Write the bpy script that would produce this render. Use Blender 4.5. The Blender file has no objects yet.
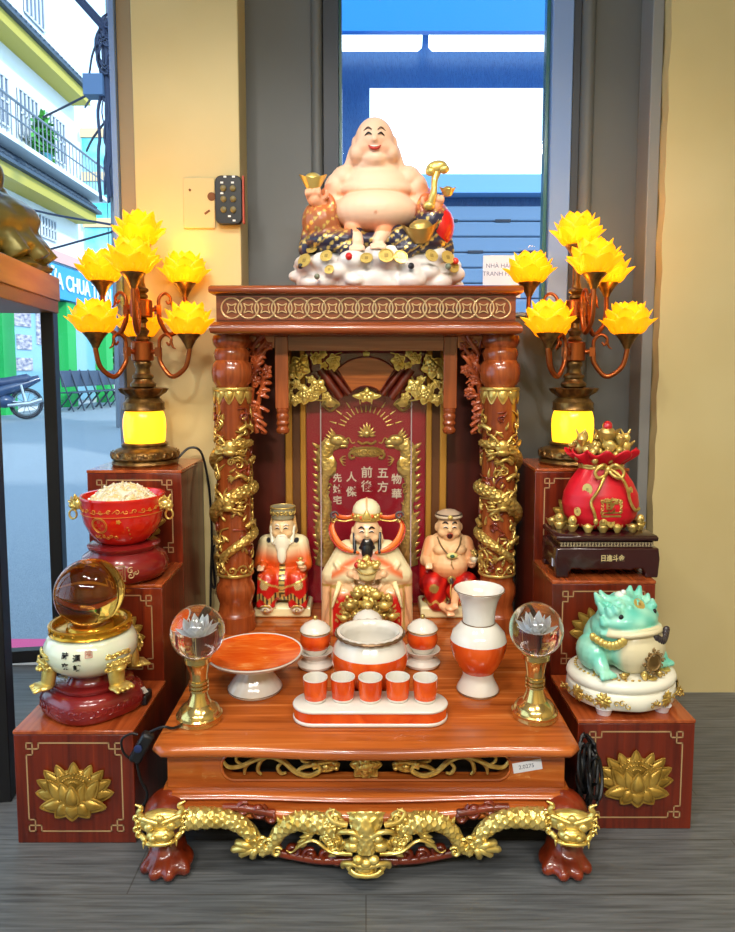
import bpy, bmesh, math, random
from mathutils import Vector, Matrix, Euler
from math import sin, cos, pi, radians, sqrt, atan2, hypot, floor
RND = random.Random(11)
SC = bpy.context.scene
COL = SC.collection
V = Vector

# ------------------------------------------------------------------ colours and materials
def lin(c):
    c /= 255.0
    return c / 12.92 if c <= 0.04045 else ((c + 0.055) / 1.055) ** 2.4
def rgb(r, g, b):
    return (lin(r), lin(g), lin(b))
MATS = {}
def mat(name, col, rough=0.5, metal=0.0, col2=None, nscale=8.0, stretch=(1, 1, 1), ramp=(0.35, 0.65), detail=4.0,
        bump=0.0, bscale=80.0, bstretch=None, coat=0.0, emit=None, estr=0.0, trans=0.0, ior=1.45, sss=0.0, attr=False,
        distort=0.0, col3=None, spec=0.5, alpha=1.0, wrough=0.0):
    if name in MATS: return MATS[name]
    m = bpy.data.materials.new(name); m.use_nodes = True
    nt = m.node_tree; N = nt.nodes; L = nt.links
    b = N['Principled BSDF']
    b.inputs['Base Color'].default_value = (*col, 1)
    b.inputs['Roughness'].default_value = rough
    b.inputs['Metallic'].default_value = metal
    b.inputs['IOR'].default_value = ior
    b.inputs['Coat Weight'].default_value = coat
    b.inputs['Coat Roughness'].default_value = 0.08
    b.inputs['Transmission Weight'].default_value = trans
    b.inputs['Specular IOR Level'].default_value = spec
    b.inputs['Alpha'].default_value = alpha
    if sss:
        b.inputs['Subsurface Weight'].default_value = sss
        b.inputs['Subsurface Radius'].default_value = (0.01, 0.006, 0.004)
        b.inputs['Subsurface Scale'].default_value = 1.0
    if emit:
        b.inputs['Emission Color'].default_value = (*emit, 1)
        b.inputs['Emission Strength'].default_value = estr
    tc = N.new('ShaderNodeTexCoord')
    def mapped(st):
        mp = N.new('ShaderNodeMapping'); mp.inputs['Scale'].default_value = st
        L.new(tc.outputs['Object'], mp.inputs['Vector']); return mp
    if attr:
        a = N.new('ShaderNodeAttribute'); a.attribute_name = 'paint'
        L.new(a.outputs['Color'], b.inputs['Base Color'])
        if attr == 'gilt':
            L.new(a.outputs['Alpha'], b.inputs['Metallic'])
    elif col2:
        n = N.new('ShaderNodeTexNoise'); n.inputs['Scale'].default_value = nscale
        n.inputs['Detail'].default_value = detail; n.inputs['Distortion'].default_value = distort
        L.new(mapped(stretch).outputs['Vector'], n.inputs['Vector'])
        r = N.new('ShaderNodeValToRGB')
        r.color_ramp.elements[0].position = ramp[0]; r.color_ramp.elements[0].color = (*col, 1)
        r.color_ramp.elements[1].position = ramp[1]; r.color_ramp.elements[1].color = (*col2, 1)
        if col3:
            e = r.color_ramp.elements.new((ramp[1] + 1) / 2); e.color = (*col3, 1)
        L.new(n.outputs['Fac'], r.inputs['Fac']); L.new(r.outputs['Color'], b.inputs['Base Color'])
        if wrough:
            mr = N.new('ShaderNodeMapRange'); mr.inputs['To Min'].default_value = rough - wrough; mr.inputs['To Max'].default_value = rough + wrough
            L.new(n.outputs['Fac'], mr.inputs['Value']); L.new(mr.outputs['Result'], b.inputs['Roughness'])
    if bump:
        n2 = N.new('ShaderNodeTexNoise'); n2.inputs['Scale'].default_value = bscale; n2.inputs['Detail'].default_value = 3
        L.new(mapped(bstretch or stretch).outputs['Vector'], n2.inputs['Vector'])
        bp = N.new('ShaderNodeBump'); bp.inputs['Strength'].default_value = bump; bp.inputs['Distance'].default_value = 0.002
        L.new(n2.outputs['Fac'], bp.inputs['Height']); L.new(bp.outputs['Normal'], b.inputs['Normal'])
    MATS[name] = m
    return m

def pane_mat(name, tint=(1, 1, 1), refl=0.08):
    m = bpy.data.materials.new(name); m.use_nodes = True
    nt = m.node_tree; N = nt.nodes; L = nt.links
    for n in list(N): N.remove(n)
    o = N.new('ShaderNodeOutputMaterial'); mx = N.new('ShaderNodeMixShader')
    t = N.new('ShaderNodeBsdfTransparent'); t.inputs['Color'].default_value = (*tint, 1)
    g = N.new('ShaderNodeBsdfGlossy'); g.inputs['Roughness'].default_value = 0.02
    f = N.new('ShaderNodeFresnel'); f.inputs['IOR'].default_value = 1.35
    mr = N.new('ShaderNodeMath'); mr.operation = 'MULTIPLY'; mr.inputs[1].default_value = refl / 0.025
    mr.use_clamp = True
    L.new(f.outputs['Fac'], mr.inputs[0]); L.new(mr.outputs[0], mx.inputs['Fac'])
    L.new(t.outputs[0], mx.inputs[1]); L.new(g.outputs[0], mx.inputs[2]); L.new(mx.outputs[0], o.inputs['Surface'])
    MATS[name] = m
    return m

# ------------------------------------------------------------------ geometry collector
class G:
    def __init__(s):
        s.v = []; s.f = []; s.m = []; s.c = None
    def add(s, vs, fs, mi=0, T=None, col=None):
        n = len(s.v)
        vs = [V(p) for p in vs]
        if T is not None: vs = [T(p) if callable(T) else T @ p for p in vs]
        s.v += vs
        s.f += [tuple(i + n for i in f) for f in fs]
        s.m += [mi] * len(fs)
        if col is not None or s.c is not None:
            if s.c is None: s.c = [(1, 1, 1)] * n
            s.c += [col if col is not None else (1, 1, 1)] * len(vs)
        return s
    def join(s, o, T=None, mi=None):
        n = len(s.v)
        s.add(o.v, o.f, 0, T)
        s.m[-len(o.f):] = o.m if mi is None else [mi] * len(o.f)
        if o.c is not None:
            if s.c is None: s.c = [(1, 1, 1)] * len(s.v)
            s.c[n:] = o.c
        return s
    def box(s, c, d, mi=0, rot=None, col=None, T=None):
        x, y, z = d[0] / 2, d[1] / 2, d[2] / 2
        vs = [V((i * x, j * y, k * z)) for k in (-1, 1) for j in (-1, 1) for i in (-1, 1)]
        if rot: R = Euler(rot).to_matrix(); vs = [R @ p for p in vs]
        vs = [p + V(c) for p in vs]
        return s.add(vs, [(0, 2, 3, 1), (4, 5, 7, 6), (0, 1, 5, 4), (2, 6, 7, 3), (0, 4, 6, 2), (1, 3, 7, 5)], mi, T, col)
    def box2(s, a, b, mi=0, col=None):
        return s.box([(p + q) / 2 for p, q in zip(a, b)], [abs(q - p) for p, q in zip(a, b)], mi, None, col)
    def lathe(s, prof, c=(0, 0, 0), n=40, mi=0, mod=None, T=None, col=None, capb=True, capt=True, sx=1, sy=1):
        vs = []; fs = []
        for (r, z) in prof:
            for k in range(n):
                a = 2 * pi * k / n
                q = r * (mod(a, z) if mod else 1)
                vs.append((c[0] + q * sx * cos(a), c[1] + q * sy * sin(a), c[2] + z))
        for i in range(len(prof) - 1):
            for k in range(n):
                k2 = (k + 1) % n
                fs.append((i * n + k, i * n + k2, (i + 1) * n + k2, (i + 1) * n + k))
        if capb: fs.append(tuple(range(n - 1, -1, -1)))
        if capt: fs.append(tuple((len(prof) - 1) * n + k for k in range(n)))
        return s.add(vs, fs, mi, T, col)
    def ell(s, c, r, rot=None, mi=0, n=16, m=10, T=None, col=None):
        if isinstance(r, (int, float)): r = (r, r, r)
        vs = [V((0, 0, -1))]; fs = []
        for i in range(1, m):
            t = pi * i / m
            for k in range(n):
                a = 2 * pi * k / n
                vs.append(V((sin(t) * cos(a), sin(t) * sin(a), -cos(t))))
        vs.append(V((0, 0, 1)))
        vs = [V((p.x * r[0], p.y * r[1], p.z * r[2])) for p in vs]
        if rot: R = Euler(rot).to_matrix(); vs = [R @ p for p in vs]
        vs = [p + V(c) for p in vs]
        for k in range(n): fs.append((0, 1 + (k + 1) % n, 1 + k))
        for i in range(m - 2):
            for k in range(n):
                a = 1 + i * n + k; b = 1 + i * n + (k + 1) % n
                fs.append((a, b, b + n, a + n))
        l = len(vs) - 1; o = 1 + (m - 2) * n
        for k in range(n): fs.append((l, o + k, o + (k + 1) % n))
        return s.add(vs, fs, mi, T, col)
    def tube(s, pts, r, n=8, mi=0, T=None, flat=1.0, scales=None, closed=False, col=None, up=None):
        pts = [V(p) for p in pts]
        if T is not None: pts = [T(p) if callable(T) else T @ p for p in pts]
        if scales:
            ls, na, amp = scales; n = na * 6
            d = [0.0]
            for a, b in zip(pts, pts[1:]): d.append(d[-1] + (b - a).length)
            M = max(4, int(d[-1] / (ls / 5))); q = []; j = 0
            for i in range(M + 1):
                t = d[-1] * i / M
                while j < len(d) - 2 and d[j + 1] < t: j += 1
                q.append(pts[j].lerp(pts[j + 1], (t - d[j]) / max(1e-9, d[j + 1] - d[j])))
            pts = q
        N = len(pts)
        rs = [r] * N if isinstance(r, (int, float)) else ([r(i / (N - 1)) for i in range(N)] if callable(r) else list(r))
        tang = []
        for i in range(N):
            a = pts[(i - 1) % N] if closed or i > 0 else pts[i]
            b = pts[(i + 1) % N] if closed or i < N - 1 else pts[i]
            t = (b - a)
            tang.append(t.normalized() if t.length > 1e-9 else V((0, 0, 1)))
        u = V(up) if up else (V((0, 1, 0)) if abs(tang[0].y) < 0.9 else V((1, 0, 0)))
        vs = []; fs = []; L = 0
        for i in range(N):
            t = tang[i]
            if up: u = V(up)
            u = (u - t * u.dot(t))
            u = u.normalized() if u.length > 1e-6 else t.orthogonal().normalized()
            w = t.cross(u)
            if i: L += (pts[i] - pts[i - 1]).length
            for k in range(n):
                a = 2 * pi * k / n; q = rs[i]
                if scales:
                    ls, na, amp = scales
                    x = L / ls; row = floor(x)
                    for rr in (row, row - 1, row - 2):     # the foremost scale whose curved edge lies behind x
                        fw = (k / n * na + 0.5 * (rr % 2)) % 1.0 - 0.5
                        sk = rr + 2.2 * fw * fw
                        if sk <= x: break
                    q *= 1 + amp * (max(0.0, 1 - (x - sk) / 1.35) - 0.45)
                vs.append(pts[i] + u * (cos(a) * q * flat) + w * (sin(a) * q))
        for i in range(N if closed else N - 1):
            j = (i + 1) % N
            for k in range(n):
                k2 = (k + 1) % n
                fs.append((i * n + k, i * n + k2, j * n + k2, j * n + k))
        if not closed:
            fs.append(tuple(range(n - 1, -1, -1))); fs.append(tuple((N - 1) * n + k for k in range(n)))
        return s.add(vs, fs, mi, None, col)
    def cap(s, a, b, ra, rb, n=12, mi=0, col=None, T=None):   # rounded tapered limb
        a = V(a); b = V(b); d = b - a
        prof = []
        for i in range(5): t = pi / 2 * i / 4; prof.append((a - d.normalized() * ra * cos(t), max(ra * sin(t), 1e-4)))
        for i in range(5): t = pi / 2 * i / 4; prof.append((b + d.normalized() * rb * sin(t), max(rb * cos(t), 1e-4)))
        return s.tube([p for p, _ in prof], [q for _, q in prof], n, mi, T, col=col)
    def prism(s, out, y0, y1, mi=0, T=None, col=None):        # outline in XZ, extruded along Y
        n = len(out)
        vs = [(x, y0, z) for x, z in out] + [(x, y1, z) for x, z in out]
        fs = [tuple(range(n)), tuple(range(2 * n - 1, n - 1, -1))]
        for i in range(n): j = (i + 1) % n; fs.append((j, i, i + n, j + n))
        return s.add(vs, fs, mi, T, col)
    def ringprism(s, out, inn, y0, y1, mi=0, T=None):
        n = len(out)
        vs = [(x, y0, z) for x, z in out] + [(x, y0, z) for x, z in inn] + [(x, y1, z) for x, z in out] + [(x, y1, z) for x, z in inn]
        fs = []
        for i in range(n):
            j = (i + 1) % n
            fs += [(i, j, j + n, i + n), (j + 2 * n, i + 2 * n, i + 3 * n, j + 3 * n), (i, i + 2 * n, j + 2 * n, j), (i + n, j + n, j + 3 * n, i + 3 * n)]
        return s.add(vs, fs, mi, T)
    def slab(s, loopf, prof, mi=0, T=None, col=None):         # loopf(inset) -> list of (x, y); prof = [(inset, z)]
        loops = [loopf(i) for i, z in prof]; n = len(loops[0])
        vs = [(x, y, prof[k][1]) for k in range(len(prof)) for x, y in loops[k]]
        fs = [(k * n + i, k * n + (i + 1) % n, (k + 1) * n + (i + 1) % n, (k + 1) * n + i) for k in range(len(prof) - 1) for i in range(n)]
        fs.append(tuple(range(n - 1, -1, -1))); fs.append(tuple((len(prof) - 1) * n + i for i in range(n)))
        return s.add(vs, fs, mi, T, col)
    def grid(s, fn, nu, nv, mi=0, T=None, col=None, wrapu=False):
        vs = [fn(u / nu, v / nv) for v in range(nv + 1) for u in range(nu + 1)]
        w = nu + 1
        fs = [(v * w + u, v * w + u + 1, (v + 1) * w + u + 1, (v + 1) * w + u) for v in range(nv) for u in range(nu)]
        return s.add(vs, fs, mi, T, col)
    def petal(s, base, ang, ln, wd, h, mi=0, T=None, tip=0.5, rim=True, h0=0.0, col=None, nu=8, nv=8):
        # domed leaf drawn in the (s, t) plane and raised along h; T maps (s, t, h) to space
        if isinstance(T, Matrix): Mx = T; T = (lambda p: Mx @ p)
        ca, sa = cos(ang), sin(ang)
        def wv(v): return wd * (sin(pi * min(1, v ** tip)) ** 0.75 if v < 1 else 0) + 1e-4
        def fn(u, v):
            x = (u * 2 - 1) * wv(v); y = v * ln
            hh = h0 + h * (1 - (u * 2 - 1) ** 4) * (sin(pi * (0.12 + 0.8 * v)))
            return T(V((base[0] + y * ca - x * sa, base[1] + y * sa + x * ca, hh))) if T else V((base[0] + y * ca - x * sa, base[1] + y * sa + x * ca, hh))
        s.grid(fn, nu, nv, mi, None, col)
        if rim:
            pts = []
            for k in range(0, 17):
                v = k / 16; x = -wv(v); y = v * ln
                pts.append((base[0] + y * ca - x * sa, base[1] + y * sa + x * ca, h0 + h * 0.35))
            for k in range(15, -1, -1):
                v = k / 16; x = wv(v); y = v * ln
                pts.append((base[0] + y * ca - x * sa, base[1] + y * sa + x * ca, h0 + h * 0.35))
            s.tube(pts, h * 0.28, 5, mi, T, col=col)
        return s
    def spiral(s, c, r, turns, a0, w, h=0.0, mi=0, T=None, sgn=1, n=6, tail=None, col=None):
        pts = []; K = int(14 * turns) + 4
        for i in range(K + 1):
            f = i / K; q = r * (1 - 0.88 * f); a = a0 + sgn * f * turns * 2 * pi
            pts.append((c[0] + q * cos(a), c[1] + q * sin(a), h))
        if tail: pts = smooth([(*tail[i], h) for i in range(len(tail))] + [pts[0]], 5)[:-1] + pts
        M = len(pts)
        return s.tube(pts, lambda f: w * (0.35 + 0.65 * sin(pi * min(1, f * 1.15 + 0.05)) ** 0.6) if f < 0.95 else w * 0.5, n, mi, T, col=col)
    def mesh(s, name='m'):
        me = bpy.data.meshes.new(name)
        me.from_pydata([tuple(p) for p in s.v], [], s.f)
        me.polygons.foreach_set('material_index', s.m)
        if s.c is not None:
            at = me.color_attributes.new('paint', 'FLOAT_COLOR', 'POINT')
            at.data.foreach_set('color', [x for q in s.c for x in (q if len(q) == 4 else (*q, 0))])
        return me

def smooth(pts, k=6, closed=False):
    P = [V(p) for p in pts]; n = len(P); out = []
    rng = range(n if closed else n - 1)
    for i in rng:
        a = P[(i - 1) % n] if closed or i > 0 else P[i] * 2 - P[i + 1]
        b = P[i]; c = P[(i + 1) % n]
        d = P[(i + 2) % n] if closed or i + 2 < n else c * 2 - b
        for j in range(k):
            t = j / k
            out.append(0.5 * ((2 * b) + (c - a) * t + (2 * a - 5 * b + 4 * c - d) * t * t + (3 * b - a - 3 * c + d) * t ** 3))
    if not closed: out.append(P[-1])
    return out

def remesh(g, vox, it=4, colf=None, mif=None):
    me = g.mesh('tmp')
    o = bpy.data.objects.new('tmp', me); COL.objects.link(o)
    m = o.modifiers.new('r', 'REMESH'); m.mode = 'VOXEL'; m.voxel_size = vox
    if it:
        sm = o.modifiers.new('s', 'SMOOTH'); sm.iterations = it; sm.factor = 0.5
    dg = bpy.context.evaluated_depsgraph_get()
    ev = o.evaluated_get(dg); em = ev.to_mesh()
    out = G()
    out.v = [v.co.copy() for v in em.vertices]
    out.f = [tuple(p.vertices) for p in em.polygons]
    if mif: out.m = [mif(p.center.copy()) for p in em.polygons]
    else: out.m = [0] * len(out.f)
    if colf: out.c = [colf(v.co.copy(), v.normal.copy()) for v in em.vertices]
    ev.to_mesh_clear(); bpy.data.objects.remove(o); bpy.data.meshes.remove(me)
    return out

# ------------------------------------------------------------------ objects
def tag(o, label=None, cat=None, group=None, kind=None):
    if label: o['label'] = label
    if cat: o['category'] = cat
    if group: o['group'] = group
    if kind: o['kind'] = kind
    return o
def thing(name, label, cat, loc=(0, 0, 0), rz=0.0, group=None):
    o = bpy.data.objects.new(name, None); COL.objects.link(o); o.empty_display_size = 0.05
    o.location = loc; o.rotation_euler = (0, 0, rz)
    return tag(o, label, cat, group)
def obj(name, g, mats, parent=None, world=False, ang=42, bev=0.0, loc=None, rot=None, label=None):
    me = g.mesh(name) if isinstance(g, G) else g
    if world and parent is not None:
        off = V((0, 0, 0)); q = parent
        while q is not None: off += V(q.location); q = q.parent
        me.transform(Matrix.Translation(-off))
    bm = bmesh.new(); bm.from_mesh(me); bmesh.ops.recalc_face_normals(bm, faces=bm.faces); bm.to_mesh(me); bm.free()
    me.polygons.foreach_set('use_smooth', [True] * len(me.polygons))
    me.set_sharp_from_angle(angle=radians(ang))
    for m in (mats if isinstance(mats, (list, tuple)) else [mats]): me.materials.append(m)
    o = bpy.data.objects.new(name, me); COL.objects.link(o)
    if parent is not None: o.parent = parent
    if loc: o.location = loc
    if rot: o.rotation_euler = rot
    if bev:
        b = o.modifiers.new('bevel', 'BEVEL'); b.width = bev; b.segments = 2; b.limit_method = 'ANGLE'; b.angle_limit = radians(40)
    if label: o['label'] = label
    return o
def islands(g):
    par = list(range(len(g.v)))
    def find(i):
        while par[i] != i: par[i] = par[par[i]]; i = par[i]
        return i
    for f in g.f:
        a = find(f[0])
        for i in f[1:]: par[find(i)] = a
    out = {}
    for f, m in zip(g.f, g.m): out.setdefault(find(f[0]), []).append((f, m))
    res = []
    for fs in out.values():
        ids = sorted({i for f, _ in fs for i in f}); mp = {j: i for i, j in enumerate(ids)}
        h = G(); h.v = [g.v[i] for i in ids]; h.f = [tuple(mp[i] for i in f) for f, _ in fs]; h.m = [m for _, m in fs]
        if g.c is not None: h.c = [g.c[i] for i in ids]
        res.append(h)
    return res
def objs(name, g, mats, parent=None, **k):
    for h in islands(g): obj(name, h, mats, parent, **k)
def solo(name, g, mats, label, cat, loc=(0, 0, 0), group=None, kind=None, **k):
    """a thing that is one mesh"""
    o = obj(name, g, mats, None, loc=loc, **k)
    return tag(o, label, cat, group, kind)
def struct(name, g, mats, **k):
    return tag(obj(name, g, mats, None, **k), kind='structure')
def dup(o, parent=None):
    c = o.copy(); COL.objects.link(c); c.parent = parent
    for ch in list(o.children): dup(ch, c)
    return c
def text_mesh(s, size, ext=0.0, align='CENTER', vert=False, bold=0.0):
    cu = bpy.data.curves.new('t', 'FONT')
    cu.body = s; cu.size = size; cu.extrude = ext; cu.align_x = align; cu.align_y = 'CENTER'; cu.offset = bold
    cu.resolution_u = 3
    o = bpy.data.objects.new('t', cu); COL.objects.link(o)
    dg = bpy.context.evaluated_depsgraph_get()
    me = bpy.data.meshes.new_from_object(o.evaluated_get(dg))
    g = G(); g.v = [v.co.copy() for v in me.vertices]; g.f = [tuple(p.vertices) for p in me.polygons]; g.m = [0] * len(g.f)
    bpy.data.objects.remove(o); bpy.data.curves.remove(cu); bpy.data.meshes.remove(me)
    return g
def front(x, y, z):   # text / relief drawn in XY laid on a plane facing -Y
    return Matrix.Translation((x, y, z)) @ Matrix.Rotation(pi / 2, 4, 'X')
def plane_map(x0, y0, z0):
    return lambda p: V((x0 + p[0], y0 - p[2], z0 + p[1]))
def cyl_map(x0, y0, z0, R):
    return lambda p: V((x0 + (R + p[2]) * sin(p[0] / R), y0 - (R + p[2]) * cos(p[0] / R), z0 + p[1]))
def roundrect(w, h, r, n=5):
    out = []
    for cx, cz, a0 in ((w / 2 - r, -h / 2 + r, -pi / 2), (w / 2 - r, h / 2 - r, 0), (-w / 2 + r, h / 2 - r, pi / 2), (-w / 2 + r, -h / 2 + r, pi)):
        for i in range(n + 1): a = a0 + pi / 2 * i / n; out.append((cx + r * cos(a), cz + r * sin(a)))
    return out

# ------------------------------------------------------------------ palette
WOOD = mat('lacquered rosewood, grain across', rgb(128, 56, 18), 0.22, 0, rgb(188, 97, 38), 2.6, (1, 20, 20), (0.25, 0.6), 8, coat=0.4, distort=0.8, col3=rgb(212, 138, 74))
WOODV = mat('lacquered rosewood, grain upright', rgb(106, 42, 16), 0.24, 0, rgb(156, 76, 34), 2.6, (20, 20, 1), (0.25, 0.6), 8, coat=0.4, distort=0.8, col3=rgb(190, 108, 54))
WOODR = mat('dark red rosewood', rgb(76, 20, 9), 0.32, 0, rgb(122, 42, 18), 3.0, (18, 18, 1), (0.25, 0.65), 7, coat=0.3, distort=0.6)
WOODF = mat('dark frieze rosewood', rgb(80, 32, 14), 0.3, 0, rgb(128, 62, 30), 3.0, (1, 18, 18), (0.25, 0.65), 7, coat=0.3, distort=0.6)
WOODY = WOOD
WOODDK = mat('dark brown interior wood', rgb(60, 16, 9), 0.4, 0, rgb(92, 28, 14), 3.0, (9, 9, 1), (0.3, 0.7), 4, coat=0.2)  # dark brown is the wood's own colour
WOODC = mat('cornice rosewood', rgb(92, 36, 15), 0.24, 0, rgb(146, 70, 32), 2.6, (1, 20, 20), (0.25, 0.6), 8, coat=0.4, distort=0.8, col3=rgb(180, 100, 52))
CARVE = mat('carved red brown wood', rgb(84, 24, 10), 0.28, 0, rgb(140, 50, 20), 24, (1, 1, 1), (0.3, 0.7), 4, coat=0.45)
GOLD = mat('gilding', rgb(216, 180, 84), 0.28, 0.72, rgb(250, 226, 138), 40, (1, 1, 1), (0.3, 0.7), 3, bump=0.15, bscale=200)
GOLDD = mat('old gilding', rgb(176, 138, 62), 0.3, 0.7, rgb(228, 196, 110), 60, (1, 1, 1), (0.3, 0.7), 3, bump=0.2, bscale=220)
INLAY = mat('pale brass inlay', rgb(206, 172, 124), 0.35, 0.45)
BLACK = mat('black plastic', rgb(22, 23, 27), 0.35)
BLACKM = mat('black painted steel', rgb(18, 18, 22), 0.4, 0.0)
WHITEG = mat('white glazed porcelain', rgb(224, 218, 206), 0.12, 0, coat=0.5)
PAINT = mat('painted resin', (1, 1, 1), 0.28, attr=True, coat=0.3)
PAINTM = mat('painted matt resin', (1, 1, 1), 0.5, attr=True)
GILT = mat('painted resin with gilding', (1, 1, 1), 0.3, attr='gilt', coat=0.2)
# ------------------------------------------------------------------ the room
def plank_mat():
    m = bpy.data.materials.new('grey wood planks'); m.use_nodes = True
    nt = m.node_tree; N = nt.nodes; L = nt.links; b = N['Principled BSDF']
    tc = N.new('ShaderNodeTexCoord'); mp = N.new('ShaderNodeMapping'); L.new(tc.outputs['Object'], mp.inputs['Vector'])
    br = N.new('ShaderNodeTexBrick'); br.inputs['Scale'].default_value = 1.0
    br.inputs['Brick Width'].default_value = 1.2; br.inputs['Row Height'].default_value = 0.15
    br.inputs['Mortar Size'].default_value = 0.0016; br.inputs['Mortar Smooth'].default_value = 0.3
    br.offset = 0.37; br.offset_frequency = 2
    br.inputs['Color1'].default_value = (*rgb(92, 95, 97), 1); br.inputs['Color2'].default_value = (*rgb(106, 108, 110), 1)
    br.inputs['Mortar'].default_value = (*rgb(74, 74, 72), 1)
    L.new(mp.outputs['Vector'], br.inputs['Vector'])
    m2 = N.new('ShaderNodeMapping'); m2.inputs['Scale'].default_value = (2.2, 46, 1); L.new(tc.outputs['Object'], m2.inputs['Vector'])
    n = N.new('ShaderNodeTexNoise'); n.inputs['Scale'].default_value = 3; n.inputs['Detail'].default_value = 6; n.inputs['Distortion'].default_value = 0.4
    L.new(m2.outputs['Vector'], n.inputs['Vector'])
    r = N.new('ShaderNodeValToRGB'); r.color_ramp.elements[0].position = 0.3; r.color_ramp.elements[0].color = (0.42, 0.41, 0.4, 1)
    r.color_ramp.elements[1].position = 0.7; r.color_ramp.elements[1].color = (1.25, 1.22, 1.18, 1)
    L.new(n.outputs['Fac'], r.inputs['Fac'])
    mx = N.new('ShaderNodeMixRGB'); mx.blend_type = 'MULTIPLY'; mx.inputs['Fac'].default_value = 0.85
    L.new(br.outputs['Color'], mx.inputs['Color1']); L.new(r.outputs['Color'], mx.inputs['Color2'])
    L.new(mx.outputs['Color'], b.inputs['Base Color']); b.inputs['Roughness'].default_value = 0.42
    bp = N.new('ShaderNodeBump'); bp.inputs['Strength'].default_value = 0.25; bp.inputs['Distance'].default_value = 0.002
    L.new(n.outputs['Fac'], bp.inputs['Height']); L.new(bp.outputs['Normal'], b.inputs['Normal'])
    return m
CREAM = mat('cream wall paint', rgb(200, 180, 126), 0.62, 0, rgb(210, 192, 142), 2.2, (1, 1, 1), (0.3, 0.7), 3, bump=0.08, bscale=40)
GREYP = mat('grey wall paint', rgb(86, 89, 90), 0.5, 0, rgb(98, 100, 99), 2.0, (1, 1, 1), (0.3, 0.7), 3)
GREYL = mat('lighter grey jamb paint', rgb(130, 130, 128), 0.5)
GREYD = mat('dark grey window gasket', rgb(52, 58, 68), 0.45)
ALU = mat('grey blue window frame', rgb(122, 152, 206), 0.4)
PANE = pane_mat('window pane', (0.93, 0.98, 1.0), 0.02)
CEIL = mat('white ceiling paint', rgb(215, 212, 205), 0.8)
g = G(); g.box2((-3.2, -3.2, -0.06), (2.6, 2.28, 0)); struct('floor', g, plank_mat())
g = G(); g.box2((-3.2, -3.2, 3.0), (2.6, 2.28, 3.1)); struct('ceiling', g, CEIL)
g = G()   # cream strip on the left, its right edge in plain view
g.box2((-0.655, 2.01, 0), (-0.357, 2.24, 3.0))
struct('wall_back_left', g, CREAM, bev=0.003)
g = G(); g.box2((-0.705, 2.035, 0), (-0.656, 2.24, 3.0)); struct('trim_1', g, mat('brownish grey door jamb', rgb(150, 132, 104), 0.5), bev=0.003)
g = G(); g.box2((-0.722, 2.02, 0), (-0.7055, 2.06, 3.0)); struct('trim_2', g, ALU, bev=0.002)
g = G(); N_ = 60                 # cream wall on the right with a rough plaster edge
edge = [0.846 + 0.0035 * sin(i * 1.7) * sin(i * 0.37 + 1) + RND.uniform(-0.0015, 0.0015) for i in range(N_ + 1)]
out = [(edge[i], 3.0 * i / N_) for i in range(N_ + 1)] + [(2.6, 3.0), (2.6, 0)]
g.prism(out[::-1], 2.005, 2.24); struct('wall_back_right', g, CREAM)
g = G(); g.box2((2.6, -3.2, 0), (2.7, 2.24, 3.0)); struct('wall_right', g, CREAM)
g = G(); g.box2((-3.2, -3.3, 0), (2.7, -3.2, 3.0)); struct('wall_front', g, CREAM)
g = G()                          # grey recess behind the shrine with the window opening
g.box2((-0.357, 2.13, 0), (-0.125, 2.2, 3.0)); g.box2((-0.125, 2.13, 0), (0.632, 2.2, 1.13)); g.box2((0.632, 2.13, 0), (0.842, 2.2, 3.0))
struct('wall_recess', g, GREYP)
g = G()
for x, r in ((-0.145, 0.018), (0.655, 0.022)):
    g.tube([(x, 2.126, 1.1 if x < 0 else 0.3), (x, 2.126, 3.0)], r, 12)
struct('trim_3', g, GREYP)
g = G(); g.box2((0.812, 2.045, 0), (0.8445, 2.2, 3.0)); struct('trim_4', g, GREYL, bev=0.003)
g = G(); g.box2((-0.125, 2.11, 1.13), (-0.082, 2.2, 3.0)); g.box2((0.612, 2.12, 1.13), (0.632, 2.2, 3.0))
w1 = struct('window_1', g, GREYD)
g = G(); g.box2((0.548, 2.118, 1.145), (0.611, 2.2, 3.0)); g.box2((-0.081, 2.118, 1.131), (0.611, 2.2, 1.1445)); obj('window_frame', g, ALU, w1, bev=0.004)
g = G(); g.box2((0.536, 2.14, 1.146), (0.547, 2.17, 2.99)); g.box2((-0.081, 2.14, 1.146), (-0.072, 2.17, 2.99)); obj('glazing_bead', g, mat('green glass edge', rgb(60, 110, 110), 0.2), w1)
g = G(); g.box2((-0.072, 2.15, 1.146), (0.536, 2.156, 2.99)); obj('window_glass', g, PANE, w1)
# shop front on the left: white sill, glass, mullions
g = G(); g.box2((-3.2, 2.19, 0.001), (-0.723, 2.262, 0.03)); struct('trim_5', g, mat('white door sill', rgb(225, 228, 232), 0.4), bev=0.004)
g = G(); g.box2((-3.2, 2.215, 2.86), (-0.723, 2.255, 3.0)); g.box2((-2.26, 2.215, 0.03), (-2.2, 2.255, 2.86)); w2 = struct('window_2', g, BLACKM)
g = G(); g.box2((-2.2, 2.231, 0.031), (-0.723, 2.239, 2.86)); obj('window_glass', g, PANE, w2)
g = G(); g.box2((-3.2, -3.2, 2.86), (-3.14, 2.2, 3.0)); g.box2((-3.2, -3.2, 0.0), (-3.14, 2.2, 0.06))
for y in (-3.17, -1.6, -0.1, 1.4): g.box2((-3.2, y - 0.03, 0.06), (-3.14, y + 0.03, 2.86))
w3 = struct('window_3', g, BLACKM)
g = G(); g.box2((-3.174, -3.2, 0.06), (-3.166, 2.2, 2.86)); obj('window_glass', g, PANE, w3)

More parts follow.
